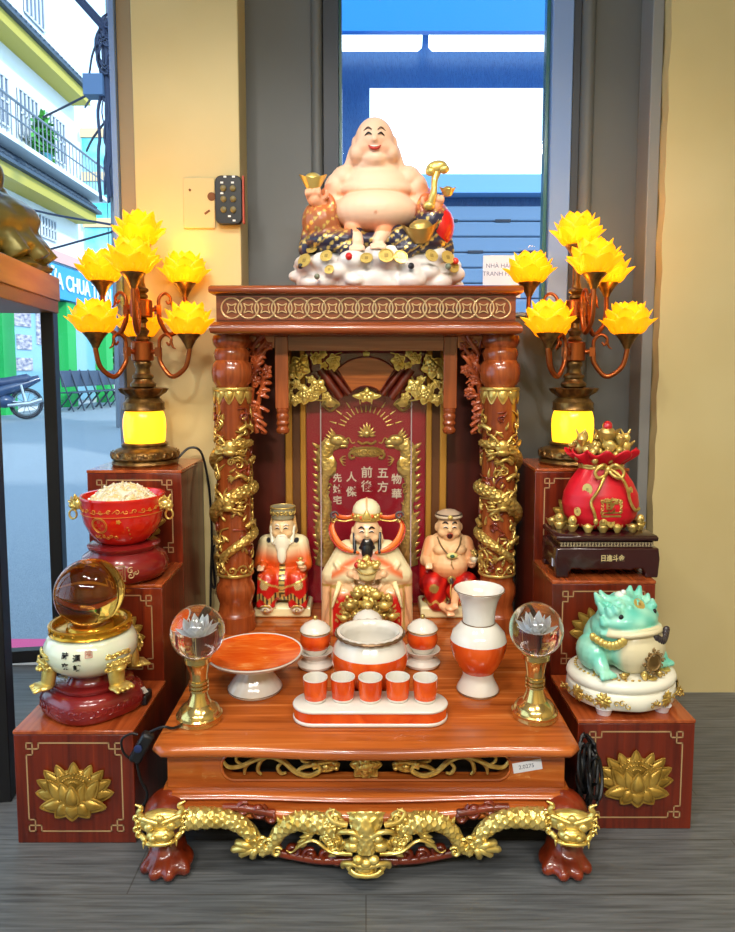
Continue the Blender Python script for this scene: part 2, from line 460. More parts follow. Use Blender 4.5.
# ------------------------------------------------------------------ the street
ASPH = mat('grey asphalt', rgb(104, 116, 128), 0.85, 0, rgb(164, 174, 182), 260, (1, 1, 1), (0.35, 0.7), 2, bump=0.4, bscale=300)
g = G(); g.box2((-40, 2.29, -0.12), (30, 60, -0.03)); struct('street', g, ASPH)
g = G(); g.box2((-3.1, 2.295, -0.029), (-0.8, 2.46, -0.016)); solo('door_mat', g, mat('pink carpet', rgb(236, 92, 140), 0.9), 'bright pink carpet strip on the pavement outside the glass', 'mat')
FAC = mat('white street facade', rgb(240, 242, 240), 0.7)
YEL = mat('mustard fascia paint', rgb(196, 176, 70), 0.6); PINKW = mat('pale pink wall', rgb(236, 176, 166), 0.7)
ROOFT = mat('grey roof tiles', rgb(70, 84, 100), 0.6); WINB = mat('dark blue grey window glass', rgb(96, 108, 128), 0.2)
RAIL = mat('grey iron railing', rgb(120, 130, 142), 0.5); GREEN = mat('green pillar paint', rgb(40, 176, 84), 0.6)
SHOPB = mat('pale blue shop glass', rgb(140, 188, 208), 0.15)
b1 = thing('apartment_building', 'white apartment building with mustard eaves and barred windows across the street', 'building', (-8, 15, -0.03))
g = G(); g.box2((-16, 7, 3.7), (-8, 19.6, 16)); g.box2((-16, 7, -0.03), (-8.25, 22, 3.7)); obj('wall', g, FAC, b1, world=True)
def eave(z, w, y1):
    g = G(); g.box2((-8.0, 7, z - 0.32), (-8 + w, y1, z - 0.06), 0)
    obj('eave_fascia', g, YEL, b1, world=True)
    g = G(); g.prism([(-8.0, z + 0.55), (-8.0, z - 0.05), (-8 + w + 0.12, z - 0.05), (-8 + w + 0.12, z + 0.02)], 7, y1 + 0.1)
    for i in range(int((y1 - 7) / 0.22)):
        y = 7.1 + i * 0.22; g.tube([(-7.98, y, z + 0.57), (-8 + w + 0.12, y, z + 0.03)], 0.05, 6)
    obj('eave_roof', g, ROOFT, b1, world=True)
eave(8.45, 0.5, 19.5); eave(5.3, 0.55, 19.5)
def facwin(y0, y1, z0, z1, bars=5):
    g = G(); g.box2((-8.02, y0, z0), (-7.97, y1, z1)); f = obj('window', g, WINB, b1, world=True)
    g = G()
    for i in range(bars + 1): y = y0 + (y1 - y0) * i / bars; g.box2((-7.968, y - 0.02, z0), (-7.94, y + 0.02, z1))
    for z in (z0, (z0 + z1) / 2, z1): g.box2((-7.968, y0, z - 0.02), (-7.94, y1, z + 0.02))
    obj('window_bars', g, mat('white window bars', rgb(225, 228, 230), 0.5), f, world=True)
for y0 in (8.5, 11, 13.6, 15.0, 16.4, 17.9): facwin(y0, y0 + 0.95, 6.35, 7.4)
for y0 in (9, 12, 14.2, 16.1, 17.3): facwin(y0, y0 + 0.8, 4.25, 4.75)
for y0 in (13.5, 16.9): facwin(y0, y0 + 1.0, 9.3, 11.0)
g = G(); g.box2((-7.99, 7, 5.62), (-7.2, 19.8, 5.72)); obj('balcony_floor', g, FAC, b1, world=True)
g = G(); g.tube([(-7.25, 7, 6.5), (-7.25, 19.8, 6.5)], 0.03, 6); g.tube([(-7.25, 7, 6.15), (-7.25, 19.8, 6.15)], 0.02, 6)
for i in range(64): y = 7 + i * 0.2; g.tube([(-7.25, y, 5.7), (-7.25, y, 6.5)], 0.014, 4)
obj('balcony_railing', g, RAIL, b1, world=True)
g = G(); g.box2((-7.99, 13, 3.72), (-7.9, 19.6, 4.0)); obj('pink_band', g, PINKW, b1, world=True)
for y in (15.3, 18.6, 21.3):
    g = G(); g.box2((-8.24, y - 0.18, -0.03), (-7.9, y + 0.35, 2.75)); obj('shop_pillar', g, GREEN, b1, world=True)
g = G()
for y0, y1 in ((12, 15.0), (15.75, 18.3), (19.05, 21.0)): g.box2((-8.26, y0, 0.1), (-8.2, y1, 2.6))
obj('shop_glass', g, SHOPB, b1, world=True)
g = G()
for y, z, w, h in ((16.2, 2.0, 0.8, 0.5), (16.3, 1.45, 0.7, 0.35), (16.2, 0.95, 0.8, 0.3), (17.3, 1.6, 0.3, 1.05)): g.box2((-8.199, y, z), (-8.17, y + w, z + h))
obj('shop_poster', g, mat('faded posters', rgb(225, 210, 205), 0.7, 0, rgb(120, 120, 150), 5, (1, 1, 3)), b1, world=True)
sg = thing('shop_sign', 'blue shop sign with white capitals fixed over the shop front across the street', 'sign', (-7.85, 19.5, 2.8))
g = G(); g.box2((-8.2, 16.9, 2.78), (-7.82, 22.2, 3.62)); obj('sign_board', g, mat('sky blue sign board', rgb(40, 150, 205), 0.4), sg, world=True)
t = text_mesh('SỮA CHUA TRÂN CHÂU', 0.56, 0.01, align='LEFT', bold=0.01)
obj('sign_lettering', G().join(t, Matrix.Translation((-7.8, 16.99, 3.2)) @ Matrix.Rotation(pi / 2, 4, 'Z') @ Matrix.Rotation(pi / 2, 4, 'X')), mat('white lettering', rgb(250, 250, 250), 0.5), sg, world=True)

b2 = thing('office_building', 'tall building with turquoise glass and peach bands at the end of the street', 'building', (-8, 26, -0.03))
g = G(); g.box2((-17, 26.05, -0.03), (-5, 32, 9.7)); obj('wall', g, FAC, b2, world=True)
g = G()
for z in (9.55, 8.0, 6.35, 4.7): g.box2((-10.4, 25.9, z - 0.16), (-5, 26.04, z + 0.16))
obj('peach_band', g, mat('peach band', rgb(238, 196, 150), 0.7), b2, world=True)
TURQ = mat('turquoise window glass', rgb(70, 190, 200), 0.15, 0, rgb(170, 226, 230), 0.8, (1, 1, 1), (0.4, 0.6))
for z0, z1 in ((8.17, 9.38), (6.52, 7.83), (4.87, 6.18), (3.2, 4.5)):
    for i in range(6):
        x = -10.35 + i * 0.88; g = G(); g.box2((x, 25.95, z0), (x + 0.84, 26.04, z1)); obj('window', g, TURQ, b2, world=True)
# power pole with its cables
p = thing('power_pole', 'power pole wrapped in bundles of dark cables beside the door frame', 'pole', (-4.2, 12, -0.03))
g = G(); g.tube([(-4.2, 12, -0.03), (-4.2, 12, 9)], lambda f: 0.15 - 0.05 * f, 10); obj('post', g, mat('concrete pole', rgb(120, 126, 136), 0.8), p, world=True)
g = G(); g.box2((-4.62, 11.7, 5.45), (-4.3, 11.95, 5.78)); obj('junction_box', g, mat('blue grey metal box', rgb(70, 96, 130), 0.5), p, world=True)
CBL = mat('dark blue cables', rgb(36, 46, 72), 0.6)
g = G()
for i in range(14):
    a = RND.uniform(0, 6.28); r = RND.uniform(0.12, 0.3)
    g.tube(smooth([(-4.2 + r * cos(a) * RND.uniform(0.4, 1), 11.8, 6.6 - 0.35 * k + RND.uniform(-0.1, 0.1)) if k else (-4.25, 11.85, 6.7) for k in range(0, 9)], 4), RND.uniform(0.012, 0.03), 5)
for i in range(7):
    c = (-4.25 + RND.uniform(-0.12, 0.12), 11.75, 6.2 + RND.uniform(-0.3, 0.3)); r = RND.uniform(0.12, 0.26)
    g.tube([(c[0] + r * 0.7 * cos(k * 0.42), c[1], c[2] + r * 1.3 * sin(k * 0.42)) for k in range(15)], 0.02, 5, closed=True)
obj('cable_coil', g, CBL, p, world=True)
g = G()
for i in range(6):
    o = RND.uniform(-0.09, 0.09)
    g.tube(smooth([(-4.25, 11.8, 6.55 + o), (-4.6, 11.2, 6.9 + o), (-4.95 + o, 10.2, 7.3 + o), (-5.4, 8, 8.2)], 5), 0.035, 5)
for z0, z1, x in ((6.7, 6.5, -5.2), (5.75, 5.9, -5.3), (5.7, 5.72, -6.1), (5.2, 5.1, -5.3), (3.4, 4.4, -7.5), (3.3, 3.0, -7.6)):
    g.tube(smooth([(-4.25, 11.9, z0), ((x - 4.25) / 2, 12.5, (z0 + z1) / 2 - 0.12), (x, 13.5, z1)], 5), 0.02, 5)
obj('overhead_cable', g, CBL, p, world=True)
# leaves
LEAF = mat('leaf green', rgb(40, 120, 50), 0.5, 0, rgb(90, 176, 70), 3)
def plant(name, label, loc, rx, rz, n, size, pot=False, trunk=0.0, ry=None):
    t = thing(name, label, 'plant', loc)
    g = G()
    for i in range(n):
        a, b_, q = RND.uniform(0, 6.28), RND.uniform(-1, 1), RND.uniform(0.3, 1)
        c = V((rx * q * cos(a) * sqrt(1 - b_ * b_), (ry or rx) * q * sin(a) * sqrt(1 - b_ * b_), trunk + rz + rz * q * b_))
        R = Euler((RND.uniform(-1, 1), RND.uniform(-1, 1), RND.uniform(0, 6))).to_matrix().to_4x4()
        g.petal((0, 0), 0, size, size * 0.3, size * 0.06, T=Matrix.Translation(c) @ R, rim=False, nu=2, nv=4)
    obj('leaves', g, LEAF, t); t.children[0]['kind'] = 'stuff'
    g = G(); g.tube([(0, 0, 0), (0.03, 0, trunk + rz)], 0.05, 8); obj('trunk', g, mat('brown bark', rgb(90, 70, 50), 0.8), t)
    if pot: g = G(); g.lathe([(0.13, 0.001), (0.18, 0.3)], n=16); obj('pot', g, mat('blue plant pot', rgb(70, 150, 170), 0.5), t)
plant('potted_shrub', 'green leafy shrub in a pot on the balcony of the white building', (-7.59, 16.8, 5.731), 0.04, 0.62, 460, 0.2, True, ry=0.5)
plant('street_tree', 'bright green bushy tree beyond the shop sign', (-8.3, 22.95, -0.03), 0.75, 0.9, 700, 0.32, trunk=1.2)
# motorbike, nose to the left
mb = thing('motorbike', 'dark motorbike parked at the far side of the street', 'motorbike', (-6.95, 13.8, -0.03), 0.5)
TYRE = mat('black rubber', rgb(30, 34, 44), 0.7); CHROME = mat('bright chrome', rgb(200, 205, 212), 0.2, 0.9); NAVY = mat('navy bike panels', rgb(40, 62, 96), 0.3, coat=0.5)
for x in (0.14, -1.08):
    g = G(); g.tube([(0.28 * cos(k * pi / 14), 0, 0.29 + 0.28 * sin(k * pi / 14)) for k in range(28)], 0.035, 8, closed=True)
    wh = obj('wheel', g, TYRE, mb, loc=(x, 0, 0.03))
    g = G(); g.tube([(0.23 * cos(k * pi / 14), 0, 0.29 + 0.23 * sin(k * pi / 14)) for k in range(28)], 0.012, 6, closed=True)
    for k in range(10): a = k * pi / 5; g.tube([(0, 0.02, 0.29), (0.23 * cos(a), 0, 0.29 + 0.23 * sin(a))], 0.006, 4)
    g.lathe([(0.05, -0.05), (0.05, 0.05)], n=12, T=Matrix.Translation((0, 0, 0.29)) @ Matrix.Rotation(pi / 2, 4, 'X')); obj('rim', g, CHROME, wh)
g = G(); g.tube(smooth([(0.38, 0, 0.86), (0.05, 0, 0.8), (-0.3, 0, 0.74), (-0.5, 0, 0.76)], 5), [0.03] * 3 + [0.1] * 10 + [0.09] * 3, 10, flat=1.1); obj('saddle', g, mat('dark blue vinyl', rgb(44, 60, 92), 0.45), mb)
g = G(); g.tube(smooth([(0.4, 0, 0.82), (0.1, 0, 0.7), (-0.3, 0, 0.58), (-0.55, 0, 0.45), (-0.8, 0, 0.6), (-0.95, 0, 0.95)], 5), lambda f: 0.05 + 0.09 * sin(pi * f), 10); g.ell((-0.25, 0, 0.38), (0.2, 0.14, 0.14)); obj('body', g, NAVY, mb)
g = G(); g.tube([(-0.2, -0.14, 0.3), (0.2, -0.17, 0.33), (0.42, -0.17, 0.4)], [0.03, 0.055, 0.05], 10); g.tube([(-1.08, 0, 0.33), (-0.92, 0, 1.0)], 0.03, 8); g.tube([(-0.9, -0.3, 1.08), (-0.95, 0, 1.02), (-0.9, 0.3, 1.08)], 0.018, 6); g.tube([(0.14, -0.08, 0.33), (-0.3, -0.08, 0.4)], 0.02, 6); g.tube([(0.12, -0.1, 0.36), (0.05, -0.1, 0.7)], 0.03, 8); objs('chrome_tube', g, CHROME, mb)
# folded chairs in a row along the far pavement
CHB = mat('dark blue grey chair', rgb(52, 66, 88), 0.5)
c0 = thing('folding_chair', 'dark folding chair in the row leaning along the far pavement', 'chair', (0, 0, 0), group='dark chairs along the far pavement')
g = G(); g.box((0, 0.1, 0.78), (0.44, 0.02, 0.4), rot=(-0.15, 0, 0)); obj('backrest', g, CHB, c0, bev=0.01)
g = G(); g.box((0, -0.04, 0.45), (0.44, 0.4, 0.03)); obj('seat', g, CHB, c0, bev=0.01)
for sx in (-0.21, 0.21):
    for a, b_ in (((sx, -0.22, 0), (sx, 0.14, 1.0)), ((sx, 0.22, 0), (sx, -0.2, 0.46))):
        g = G(); g.tube([a, b_], 0.018, 6); obj('leg', g, mat('chair frame', rgb(60, 68, 84), 0.4, 0.5), c0)
for i in range(10):
    c = c0 if i == 0 else dup(c0)
    c.location = (-7.1 + 0.02 * i, 16.6 + i * 0.52, -0.03); c.rotation_euler = (0, 0, 1.35 + 0.06 * ((i * 7) % 3))
car = thing('car', 'white car parked behind the row of dark chairs', 'car', (-8.0, 25.0, -0.03))
def carsec(u, v):
    x = -2.1 + 4.2 * u; top = 0.75 + 0.75 * max(0, sin(pi * min(1, max(0, (u - 0.18) / 0.7)))) ** 0.5
    a = pi * v; w = 0.85 * (1 - 0.06 * (2 * u - 1) ** 4)
    return V((x, -w * cos(a) if v not in (0, 1) else -w * cos(a), 0.25 + (top - 0.25) * sin(a) ** 0.6))
g = G(); g.grid(carsec, 30, 16); obj('body', g, mat('white car paint', rgb(235, 240, 244), 0.25, coat=0.6), car)
g = G()
for x in (-1.3, 1.3):
    for y in (-0.86, 0.7): g.lathe([(0.32, 0), (0.32, 0.18)], n=20, T=Matrix.Translation((x, y + 0.17, 0.32)) @ Matrix.Rotation(pi / 2, 4, 'X'))
objs('wheel', g, TYRE, car)
g = G(); g.prism([(-1.0, 0.95), (0.9, 0.95), (0.55, 1.38), (-0.7, 1.38)], -0.72, -0.6); obj('side_window', g, WINB, car)

# ------------------------------------------------------------------ what stands outside the window behind the shrine
sh = thing('shop_kiosk', 'blue shop front with lit white panels and slatted shutter beyond the window', 'shop front', (0.7, 6.2, -0.03))
g = G(); g.box2((-1.0, 6.08, -0.03), (3.2, 8, 4.6)); obj('wall', g, mat('deep blue shop wall', rgb(34, 76, 130), 0.35, 0, rgb(58, 104, 156), 30, (8, 1, 1), (0.3, 0.7)), sh, world=True)
g = G(); g.prism([(-1.0, 3.40), (3.2, 3.40), (3.2, 5.4), (-1.0, 5.4)], 5.2, 5.26); g.box2((-1.0, 5.26, 3.86), (3.2, 6.07, 3.9)); obj('canopy_fascia', g, mat('bright blue canopy', rgb(0, 118, 216), 0.5), sh, world=True)
TUBEM = mat('lit fluorescent tube', (1, 1, 1), 0.4, emit=(0.86, 0.96, 1.0), estr=2.2)
for x0, x1 in ((-0.35, 0.46), (0.52, 1.75)):
    g = G(); g.tube([(x0, 5.95, 3.68), (x0 + 0.03, 5.95, 3.68), (x1 - 0.03, 5.95, 3.68), (x1, 5.95, 3.68)], [0.06, 0.085, 0.085, 0.06], 12)
    lt = obj('light_tube', g, TUBEM, sh, world=True)
g = G(); g.box2((-1.0, 5.9, 2.44), (3.2, 6.07, 2.59)); obj('ledge', g, mat('pale blue ledge', rgb(120, 170, 222), 0.4), sh, world=True)
g = G(); g.box2((0.03, 5.96, 2.60), (3.0, 6.07, 3.30)); obj('light_panel', g, mat('backlit white panel', (0.9, 0.95, 1), 0.4, emit=(0.82, 0.93, 1.0), estr=1.1, col2=None), sh, world=True)
g = G()
for i in range(18): g.box2((-0.9, 6.0, 0.02 + i * 0.13), (3.1, 6.07, 0.02 + i * 0.13 + 0.124))
sl = obj('shutter', g, mat('grey blue steel shutter', rgb(104, 132, 164), 0.4), sh, world=True, bev=0.012)
g = G()
for r in range(9):
    for k in range(9):
        x = -0.7 + k * 0.45 + 0.22 * (r % 2); z = 0.1 + r * 0.26 + 0.04; g.box2((x, 5.992, z), (x + 0.13, 5.9995, z + 0.022))
so_ = obj('shutter_groove', g, mat('dark shutter slot', rgb(30, 42, 62), 0.6), sh, world=True)
pn = thing('paper_notice', 'white paper notice stuck inside the window behind the shrine', 'notice', (0.44, 2.14, 1.26))
g = G(); g.box2((0.358, 2.1465, 1.19), (0.474, 2.1475, 1.318)); obj('sheet', g, mat('white paper', rgb(214, 224, 244), 0.7), pn, world=True)
g = G()
for s_, z in (('NHÀ HÀNG', 1.286), ('TRANH PHAN', 1.262)): g.join(text_mesh(s_, 0.0185, 0.0002), front(0.416, 2.1462, z))
obj('lettering', g, mat('blue grey ink', rgb(96, 118, 166), 0.7), pn, world=True)
# wall fittings on the cream strip
wp = thing('switch_panel', 'black keypad with two columns of round buttons on the cream wall edge', 'keypad', (-0.386, 2.0, 1.445))
g = G(); g.prism([(x - 0.386, z + 1.445) for x, z in roundrect(0.076, 0.135, 0.018)], 1.986, 2.003); obj('case', g, BLACK, wp, world=True, bev=0.003)
g = G(); g.box2((-0.348, 1.99, 1.382), (-0.343, 2.005, 1.512)); obj('red_edge', g, mat('dull red card', rgb(176, 74, 52), 0.6), wp, world=True)
for i in range(3):
    for j in range(2):
        g = G(); g.lathe([(0.0085, 0), (0.0085, 0.003), (0.006, 0.005)], n=18, T=Matrix.Translation((-0.4 + j * 0.027, 1.9858, 1.476 - i * 0.029)) @ Matrix.Rotation(pi / 2, 4, 'X')); obj('button', g, mat('olive button', rgb(112, 100, 58), 0.4), wp, world=True)
g = G()
for x, z in ((-0.404, 1.492), (-0.374, 1.492), (-0.404, 1.463), (-0.372, 1.448), (-0.395, 1.508), (-0.371, 1.508), (-0.384, 1.4), (-0.371, 1.388)): g.box2((x - 0.004, 1.9848, z - 0.0025), (x + 0.004, 1.9858, z + 0.0025))
obj('button_print', g, mat('white print', rgb(230, 230, 230), 0.5), wp, world=True)
bp_ = thing('blank_plate', 'cream blank cover plate on the wall next to the black keypad', 'cover plate', (-0.47, 2.005, 1.44))
g = G(); g.box2((-0.518, 2.0035, 1.37), (-0.428, 2.0085, 1.51)); obj('plate', g, mat('cream plastic', rgb(204, 182, 128), 0.5), bp_, world=True, bev=0.002)
g = G(); g.lathe([(0.0035, 0), (0.0035, 0.002)], n=12, T=Matrix.Translation((-0.498, 2.003, 1.476)) @ Matrix.Rotation(pi / 2, 4, 'X')); g.lathe([(0.012, 0), (0.012, 0.001)], n=16, T=Matrix.Translation((-0.437, 2.003, 1.458)) @ Matrix.Rotation(pi / 2, 4, 'X')); g.box((-0.45, 2.0028, 1.415), (0.018, 0.001, 0.006), rot=(0, -0.6, 0)); objs('screw_hole', g, mat('brown hole', rgb(110, 66, 30), 0.7), bp_, world=True)

# ------------------------------------------------------------------ display stand and bronze figure at the left edge
dt = thing('display_stand', 'tall display stand with wooden top and black steel legs by the glass', 'stand', (-0.873, 1.975, 0), radians(8.5))
g = G(); g.box2((-0.5, -0.62, 1.163), (0.005, 0.012, 1.228)); obj('wooden_top', g, mat('honey pine veneer', rgb(176, 122, 44), 0.45, 0, rgb(202, 150, 66), 4, (8, 1, 8), (0.3, 0.7)), dt, bev=0.002)
g = G(); g.box2((-0.49, -0.61, 1.128), (0.002, 0.004, 1.1625)); obj('top_rim', g, mat('ochre rim', rgb(150, 104, 48), 0.5), dt, bev=0.002)
for x, y in ((0, 0), (-0.486, 0), (0, -0.46), (-0.486, -0.46)):
    g = G(); g.box2((x - 0.034, y - 0.046, 0), (x, y, 1.1275)); obj('leg', g, BLACKM, dt, bev=0.002)
for y in (0, -0.46):
    g = G(); g.box2((-0.486, y - 0.04, 0.13), (-0.041, y - 0.01, 0.165)); obj('stretcher', g, BLACKM, dt)
for x in (-0.486,):
    g = G(); g.box2((x - 0.035, -0.459, 0.13), (x - 0.005, -0.047, 0.165)); obj('stretcher', g, BLACKM, dt)
BRZ = mat('green brown bronze', rgb(92, 86, 48), 0.35, 0.45, rgb(120, 112, 62), 12, (1, 1, 1), (0.3, 0.7), 4, bump=0.3, bscale=30)
br = thing('bronze_statue', 'bronze robed seated figure on the wooden display stand, cut off by the picture edge', 'statue', (-1.13, 1.82, 1.2295), radians(10))
g = G()
g.ell((0, 0, 0.05), (0.2, 0.2, 0.05)); g.ell((0.02, 0, 0.1), (0.17, 0.17, 0.07)); g.ell((-0.03, 0.02, 0.2), (0.13, 0.12, 0.15)); g.ell((0.1, -0.02, 0.1), (0.08, 0.15, 0.05), (0, 0.3, 0)); g.cap((-0.03, 0.02, 0.3), (0.1, -0.1, 0.17), 0.05, 0.05); g.ell((-0.05, 0.03, 0.4), (0.055, 0.06, 0.075))
for i in range(9):
    a = -1.3 + i * 0.33
    g.tube(smooth([(-0.02 + 0.09 * cos(a), 0.11 * sin(a), 0.24), (0.13 * cos(a), 0.15 * sin(a), 0.13), (0.195 * cos(a + 0.12), 0.2 * sin(a + 0.12), 0.02)], 5), lambda f: 0.012 + 0.012 * f, 7)
g.v = [V((p.x * 1.45, p.y * 0.9, p.z * 1.3)) for p in g.v]; rm = remesh(g, 0.007, 3); rm.v = [V((p.x, p.y, max(0, p.z))) for p in rm.v]
obj('robed_body', rm, BRZ, br)
g = G(); g.lathe([(0.262, 0), (0.268, 0.012), (0.25, 0.03)], n=48, sx=1.08, sy=0.66, mod=lambda a, z: 1 + 0.03 * sin(a * 12)); obj('lotus_base', g, BRZ, br)
# ------------------------------------------------------------------ the altar: low table and canopied shrine in one piece
ALT = thing('altar', 'carved rosewood altar with dragon pillars, coin frieze and claw footed table', 'altar', (0, 1.6, 0))
ZT = 0.243
def A(name, g, m, p=None, **k): return obj(name, g, m, p or ALT, world=True, **k)
def objs_A(name, g, m, p=None, **k):
    for h in islands(g): A(name, h, m, p, **k)
def wavy(x, amp):   # serpentine front: bulge in the middle, dips beside it
    return amp * (math.exp(-(x / 0.17) ** 2) - 0.35 * math.exp(-((abs(x) - 0.27) / 0.09) ** 2))
def table_loop(hw, yf, yb, amp, r=0.02):
    def f(i):
        pts = []
        K = 40
        for k in range(K + 1):
            x = -(hw - i) + 2 * (hw - i) * k / K
            e = max(0, abs(x) - (hw - i - r)); c = r - sqrt(max(0, r * r - e * e))
            pts.append((x, yf + i - wavy(x, amp) + c))
        pts += [(hw - i, yb), (-(hw - i), yb)]
        return pts
    return f
g = G(); g.slab(table_loop(0.418, 1.270, 2.12, 0.010), [(0.014, 0.2205), (0.005, 0.2215), (0.001, 0.225), (0, 0.230), (0.002, 0.237), (0.006, 0.241), (0.011, ZT)])
A('table_top', g, WOOD, ang=50)
# waist with pierced slot
def rectpts(hw, z0, z1, pts):  # outer rectangle sampled with the same count as the slot outline
    out = []
    cz = (z0 + z1) / 2; hh = (z1 - z0) / 2
    for x, z in pts:
        a, b = x / 0.286, (z - 0.1865) / 0.028
        m = max(abs(a), abs(b)); out.append((a / m * hw, cz + b / m * hh))
    return out
slot = [(x, z + 0.1865) for x, z in roundrect(0.572, 0.056, 0.026, 8)]
extra = []
for i in range(len(slot)):   # densify the long runs
    a, b = slot[i], slot[(i + 1) % len(slot)]; extra.append(a)
    n = int(hypot(b[0] - a[0], b[1] - a[1]) / 0.03)
    for k in range(1, n): extra.append((a[0] + (b[0] - a[0]) * k / n, a[1] + (b[1] - a[1]) * k / n))
g = G(); g.ringprism(rectpts(0.394, 0.142, 0.2215, extra), extra, 1.306, 1.332)
g.box2((-0.394, 1.333, 0.142), (-0.37, 2.1, 0.2215)); g.box2((0.37, 1.333, 0.142), (0.394, 2.1, 0.2215)); g.box2((-0.37, 2.08, 0.142), (0.37, 2.1, 0.2215))
A('waist', g, WOOD, ang=30)
g = G(); g.tube([(x, 1.304, z) for x, z in extra], 0.003, 6, closed=True); A('slot_bead', g, WOOD)
# gilded scrollwork in the slot
g = G(); T0 = plane_map(0, 1.318, 0.1875); T = (lambda p: T0(V((p[0], p[1] * 1.08, p[2]))))
K1 = 1.305 / 690
def PX(x, y): return ((x / 2.94 + 120 - 366) * K1, (764.5 - (y / 2.94 + 730)) * K1)
for sx in (1, -1):
    Ts = (lambda p: T(V((p[0] * sx, p[1], p[2]))))
    def vine(pts, w, h=0.006):
        g.tube(smooth([(*PX(x, y), h) for x, y in pts], 5), lambda f: w * (0.45 + 0.55 * sin(pi * (0.1 + 0.8 * f))), 7, T=Ts)
    vine([(280, 88), (300, 108), (340, 104), (385, 84), (430, 76), (470, 92), (505, 122), (545, 134), (580, 120), (575, 106), (560, 112)], 0.0056, 0.01)
    vine([(340, 104), (322, 92), (326, 74), (338, 72)], 0.0036); vine([(385, 84), (352, 108), (346, 132)], 0.004); vine([(430, 78), (398, 92), (388, 120), (398, 134)], 0.0042)
    vine([(470, 92), (450, 112), (460, 130), (476, 128)], 0.004); vine([(505, 122), (530, 108), (560, 100), (610, 92), (642, 100)], 0.005, 0.01)
    vine([(520, 74), (528, 92), (556, 98)], 0.0042); vine([(580, 122), (610, 118), (640, 104)], 0.005); vine([(600, 88), (592, 76), (604, 70)], 0.0035)
    for x, y, r in ((566, 98, 0.008), (600, 106, 0.008), (628, 96, 0.007), (632, 110, 0.006)): g.ell((*PX(x, y), 0.01), (r, r * 0.8, 0.007), T=Ts, n=10, m=6)
    for k in range(6): g.petal(PX(585 + k * 8, 108), 0.6 + k * 0.3, 0.018, 0.005, 0.005, T=Ts, rim=False, h0=0.006)
for k in range(8): g.petal((0, 0), k * pi / 4, 0.031, 0.013, 0.008, T=T, h0=0.006)
for k in range(6): g.petal((0, 0), k * pi / 3 + 0.3, 0.02, 0.009, 0.008, T=T, h0=0.012)
g.ell((0, 0, 0.016), (0.009, 0.009, 0.006), T=T)
A('scroll_carving', g, GOLDD)
# lower mouldings
g = G(); g.slab(table_loop(0.406, 1.278, 2.12, 0.008), [(0.012, 0.1415), (0.004, 0.1405), (0.0, 0.134), (0.004, 0.129), (0.012, 0.1275)][::-1]); A('upper_moulding', g, WOOD, ang=60)
g = G(); g.slab(table_loop(0.414, 1.256, 2.12, 0.016), [(0.016, 0.1273), (0.004, 0.125), (-0.002, 0.115), (0.002, 0.107), (0.012, 0.104)][::-1]); A('lower_moulding', g, WOOD, ang=60)
g = G(); g.box2((-0.385, 1.36, 0.02), (0.385, 1.37, 0.104)); g.box2((-0.365, 1.355, 0.1), (0.365, 1.37, 0.2195)); A('void_shade', g, mat('painted void shade', rgb(24, 18, 16), 0.8))  # near-black sheets standing in for the shade inside the hollow table
# claw feet
def leg_mesh():
    g = G()
    g.ell((0, 0.01, 0.108), (0.048, 0.055, 0.034)); g.cap((-0.005, 0.0, 0.1), (0.006, 0.016, 0.05), 0.04, 0.029)
    g.ell((0.004, 0.006, 0.034), (0.036, 0.042, 0.03)); g.ell((-0.006, -0.012, 0.018), (0.046, 0.044, 0.02))
    for i, (x, y) in enumerate(((-0.04, -0.036), (-0.014, -0.052), (0.014, -0.05), (0.036, -0.032))):
        g.cap((x * 0.5, y * 0.3, 0.034), (x, y, 0.015), 0.013, 0.012)
    r = remesh(g, 0.0045, 2); r.v = [V((p.x, p.y, max(0.0, p.z))) for p in r.v]
    return r
LEGG = leg_mesh()
def mask_geo():   # dragon mask on the knee, facing -Y
    g = G()
    g.ell((0, -0.043, 0.118), (0.046, 0.018, 0.022)); g.ell((0, -0.058, 0.1), (0.026, 0.014, 0.013)); g.ell((0, -0.06, 0.087), (0.03, 0.012, 0.006))
    for s in (-1, 1):
        g.ell((s * 0.02, -0.062, 0.118), (0.009, 0.006, 0.008)); g.cap((s * 0.006, -0.062, 0.126), (s * 0.036, -0.055, 0.133), 0.005, 0.004)
        g.ell((s * 0.011, -0.072, 0.103), (0.007, 0.006, 0.006)); g.cap((s * 0.03, -0.055, 0.092), (s * 0.046, -0.04, 0.1), 0.006, 0.003)
        g.tube(smooth([(s * 0.03, -0.05, 0.128), (s * 0.04, -0.05, 0.142), (s * 0.034, -0.052, 0.152), (s * 0.046, -0.05, 0.158)], 4), [0.006, 0.006, 0.006, 0.006, 0.006, 0.005, 0.005, 0.005, 0.004, 0.004, 0.003, 0.002, 0.002][:13], 6)
        for k in range(4): g.spiral((s * (0.04 + 0.004 * (k % 2)), 0.1 + k * 0.011), 0.0075, 1.2, 0, 0.003, 0, T=lambda p: V((p[0], -0.047 - 0.004, p[1])), sgn=s)
        for k in range(3): g.cap((s * (0.01 + 0.01 * k), -0.064, 0.09), (s * (0.01 + 0.01 * k), -0.066, 0.081), 0.0028, 0.0008, 6)
    g.ell((0, -0.06, 0.132), (0.009, 0.006, 0.007))
    return g
MASK = mask_geo()
for sx in (-1, 1):
    gl = G().join(LEGG, Matrix.Translation((sx * 0.388, 1.282, 0)) @ Matrix.Diagonal((-sx * -1, 1, 1, 1)))
    lg = A('leg', gl, CARVE, ang=80)
    A('dragon_mask', G().join(MASK, Matrix.Translation((sx * 0.393, 1.282, 0)) @ Matrix.Rotation(sx * -0.12, 4, 'Z')), GOLD, lg, ang=60)
for sx in (-1, 1):
    A('leg', G().join(LEGG, Matrix.Translation((sx * 0.37, 2.05, 0))), CARVE, ang=80)
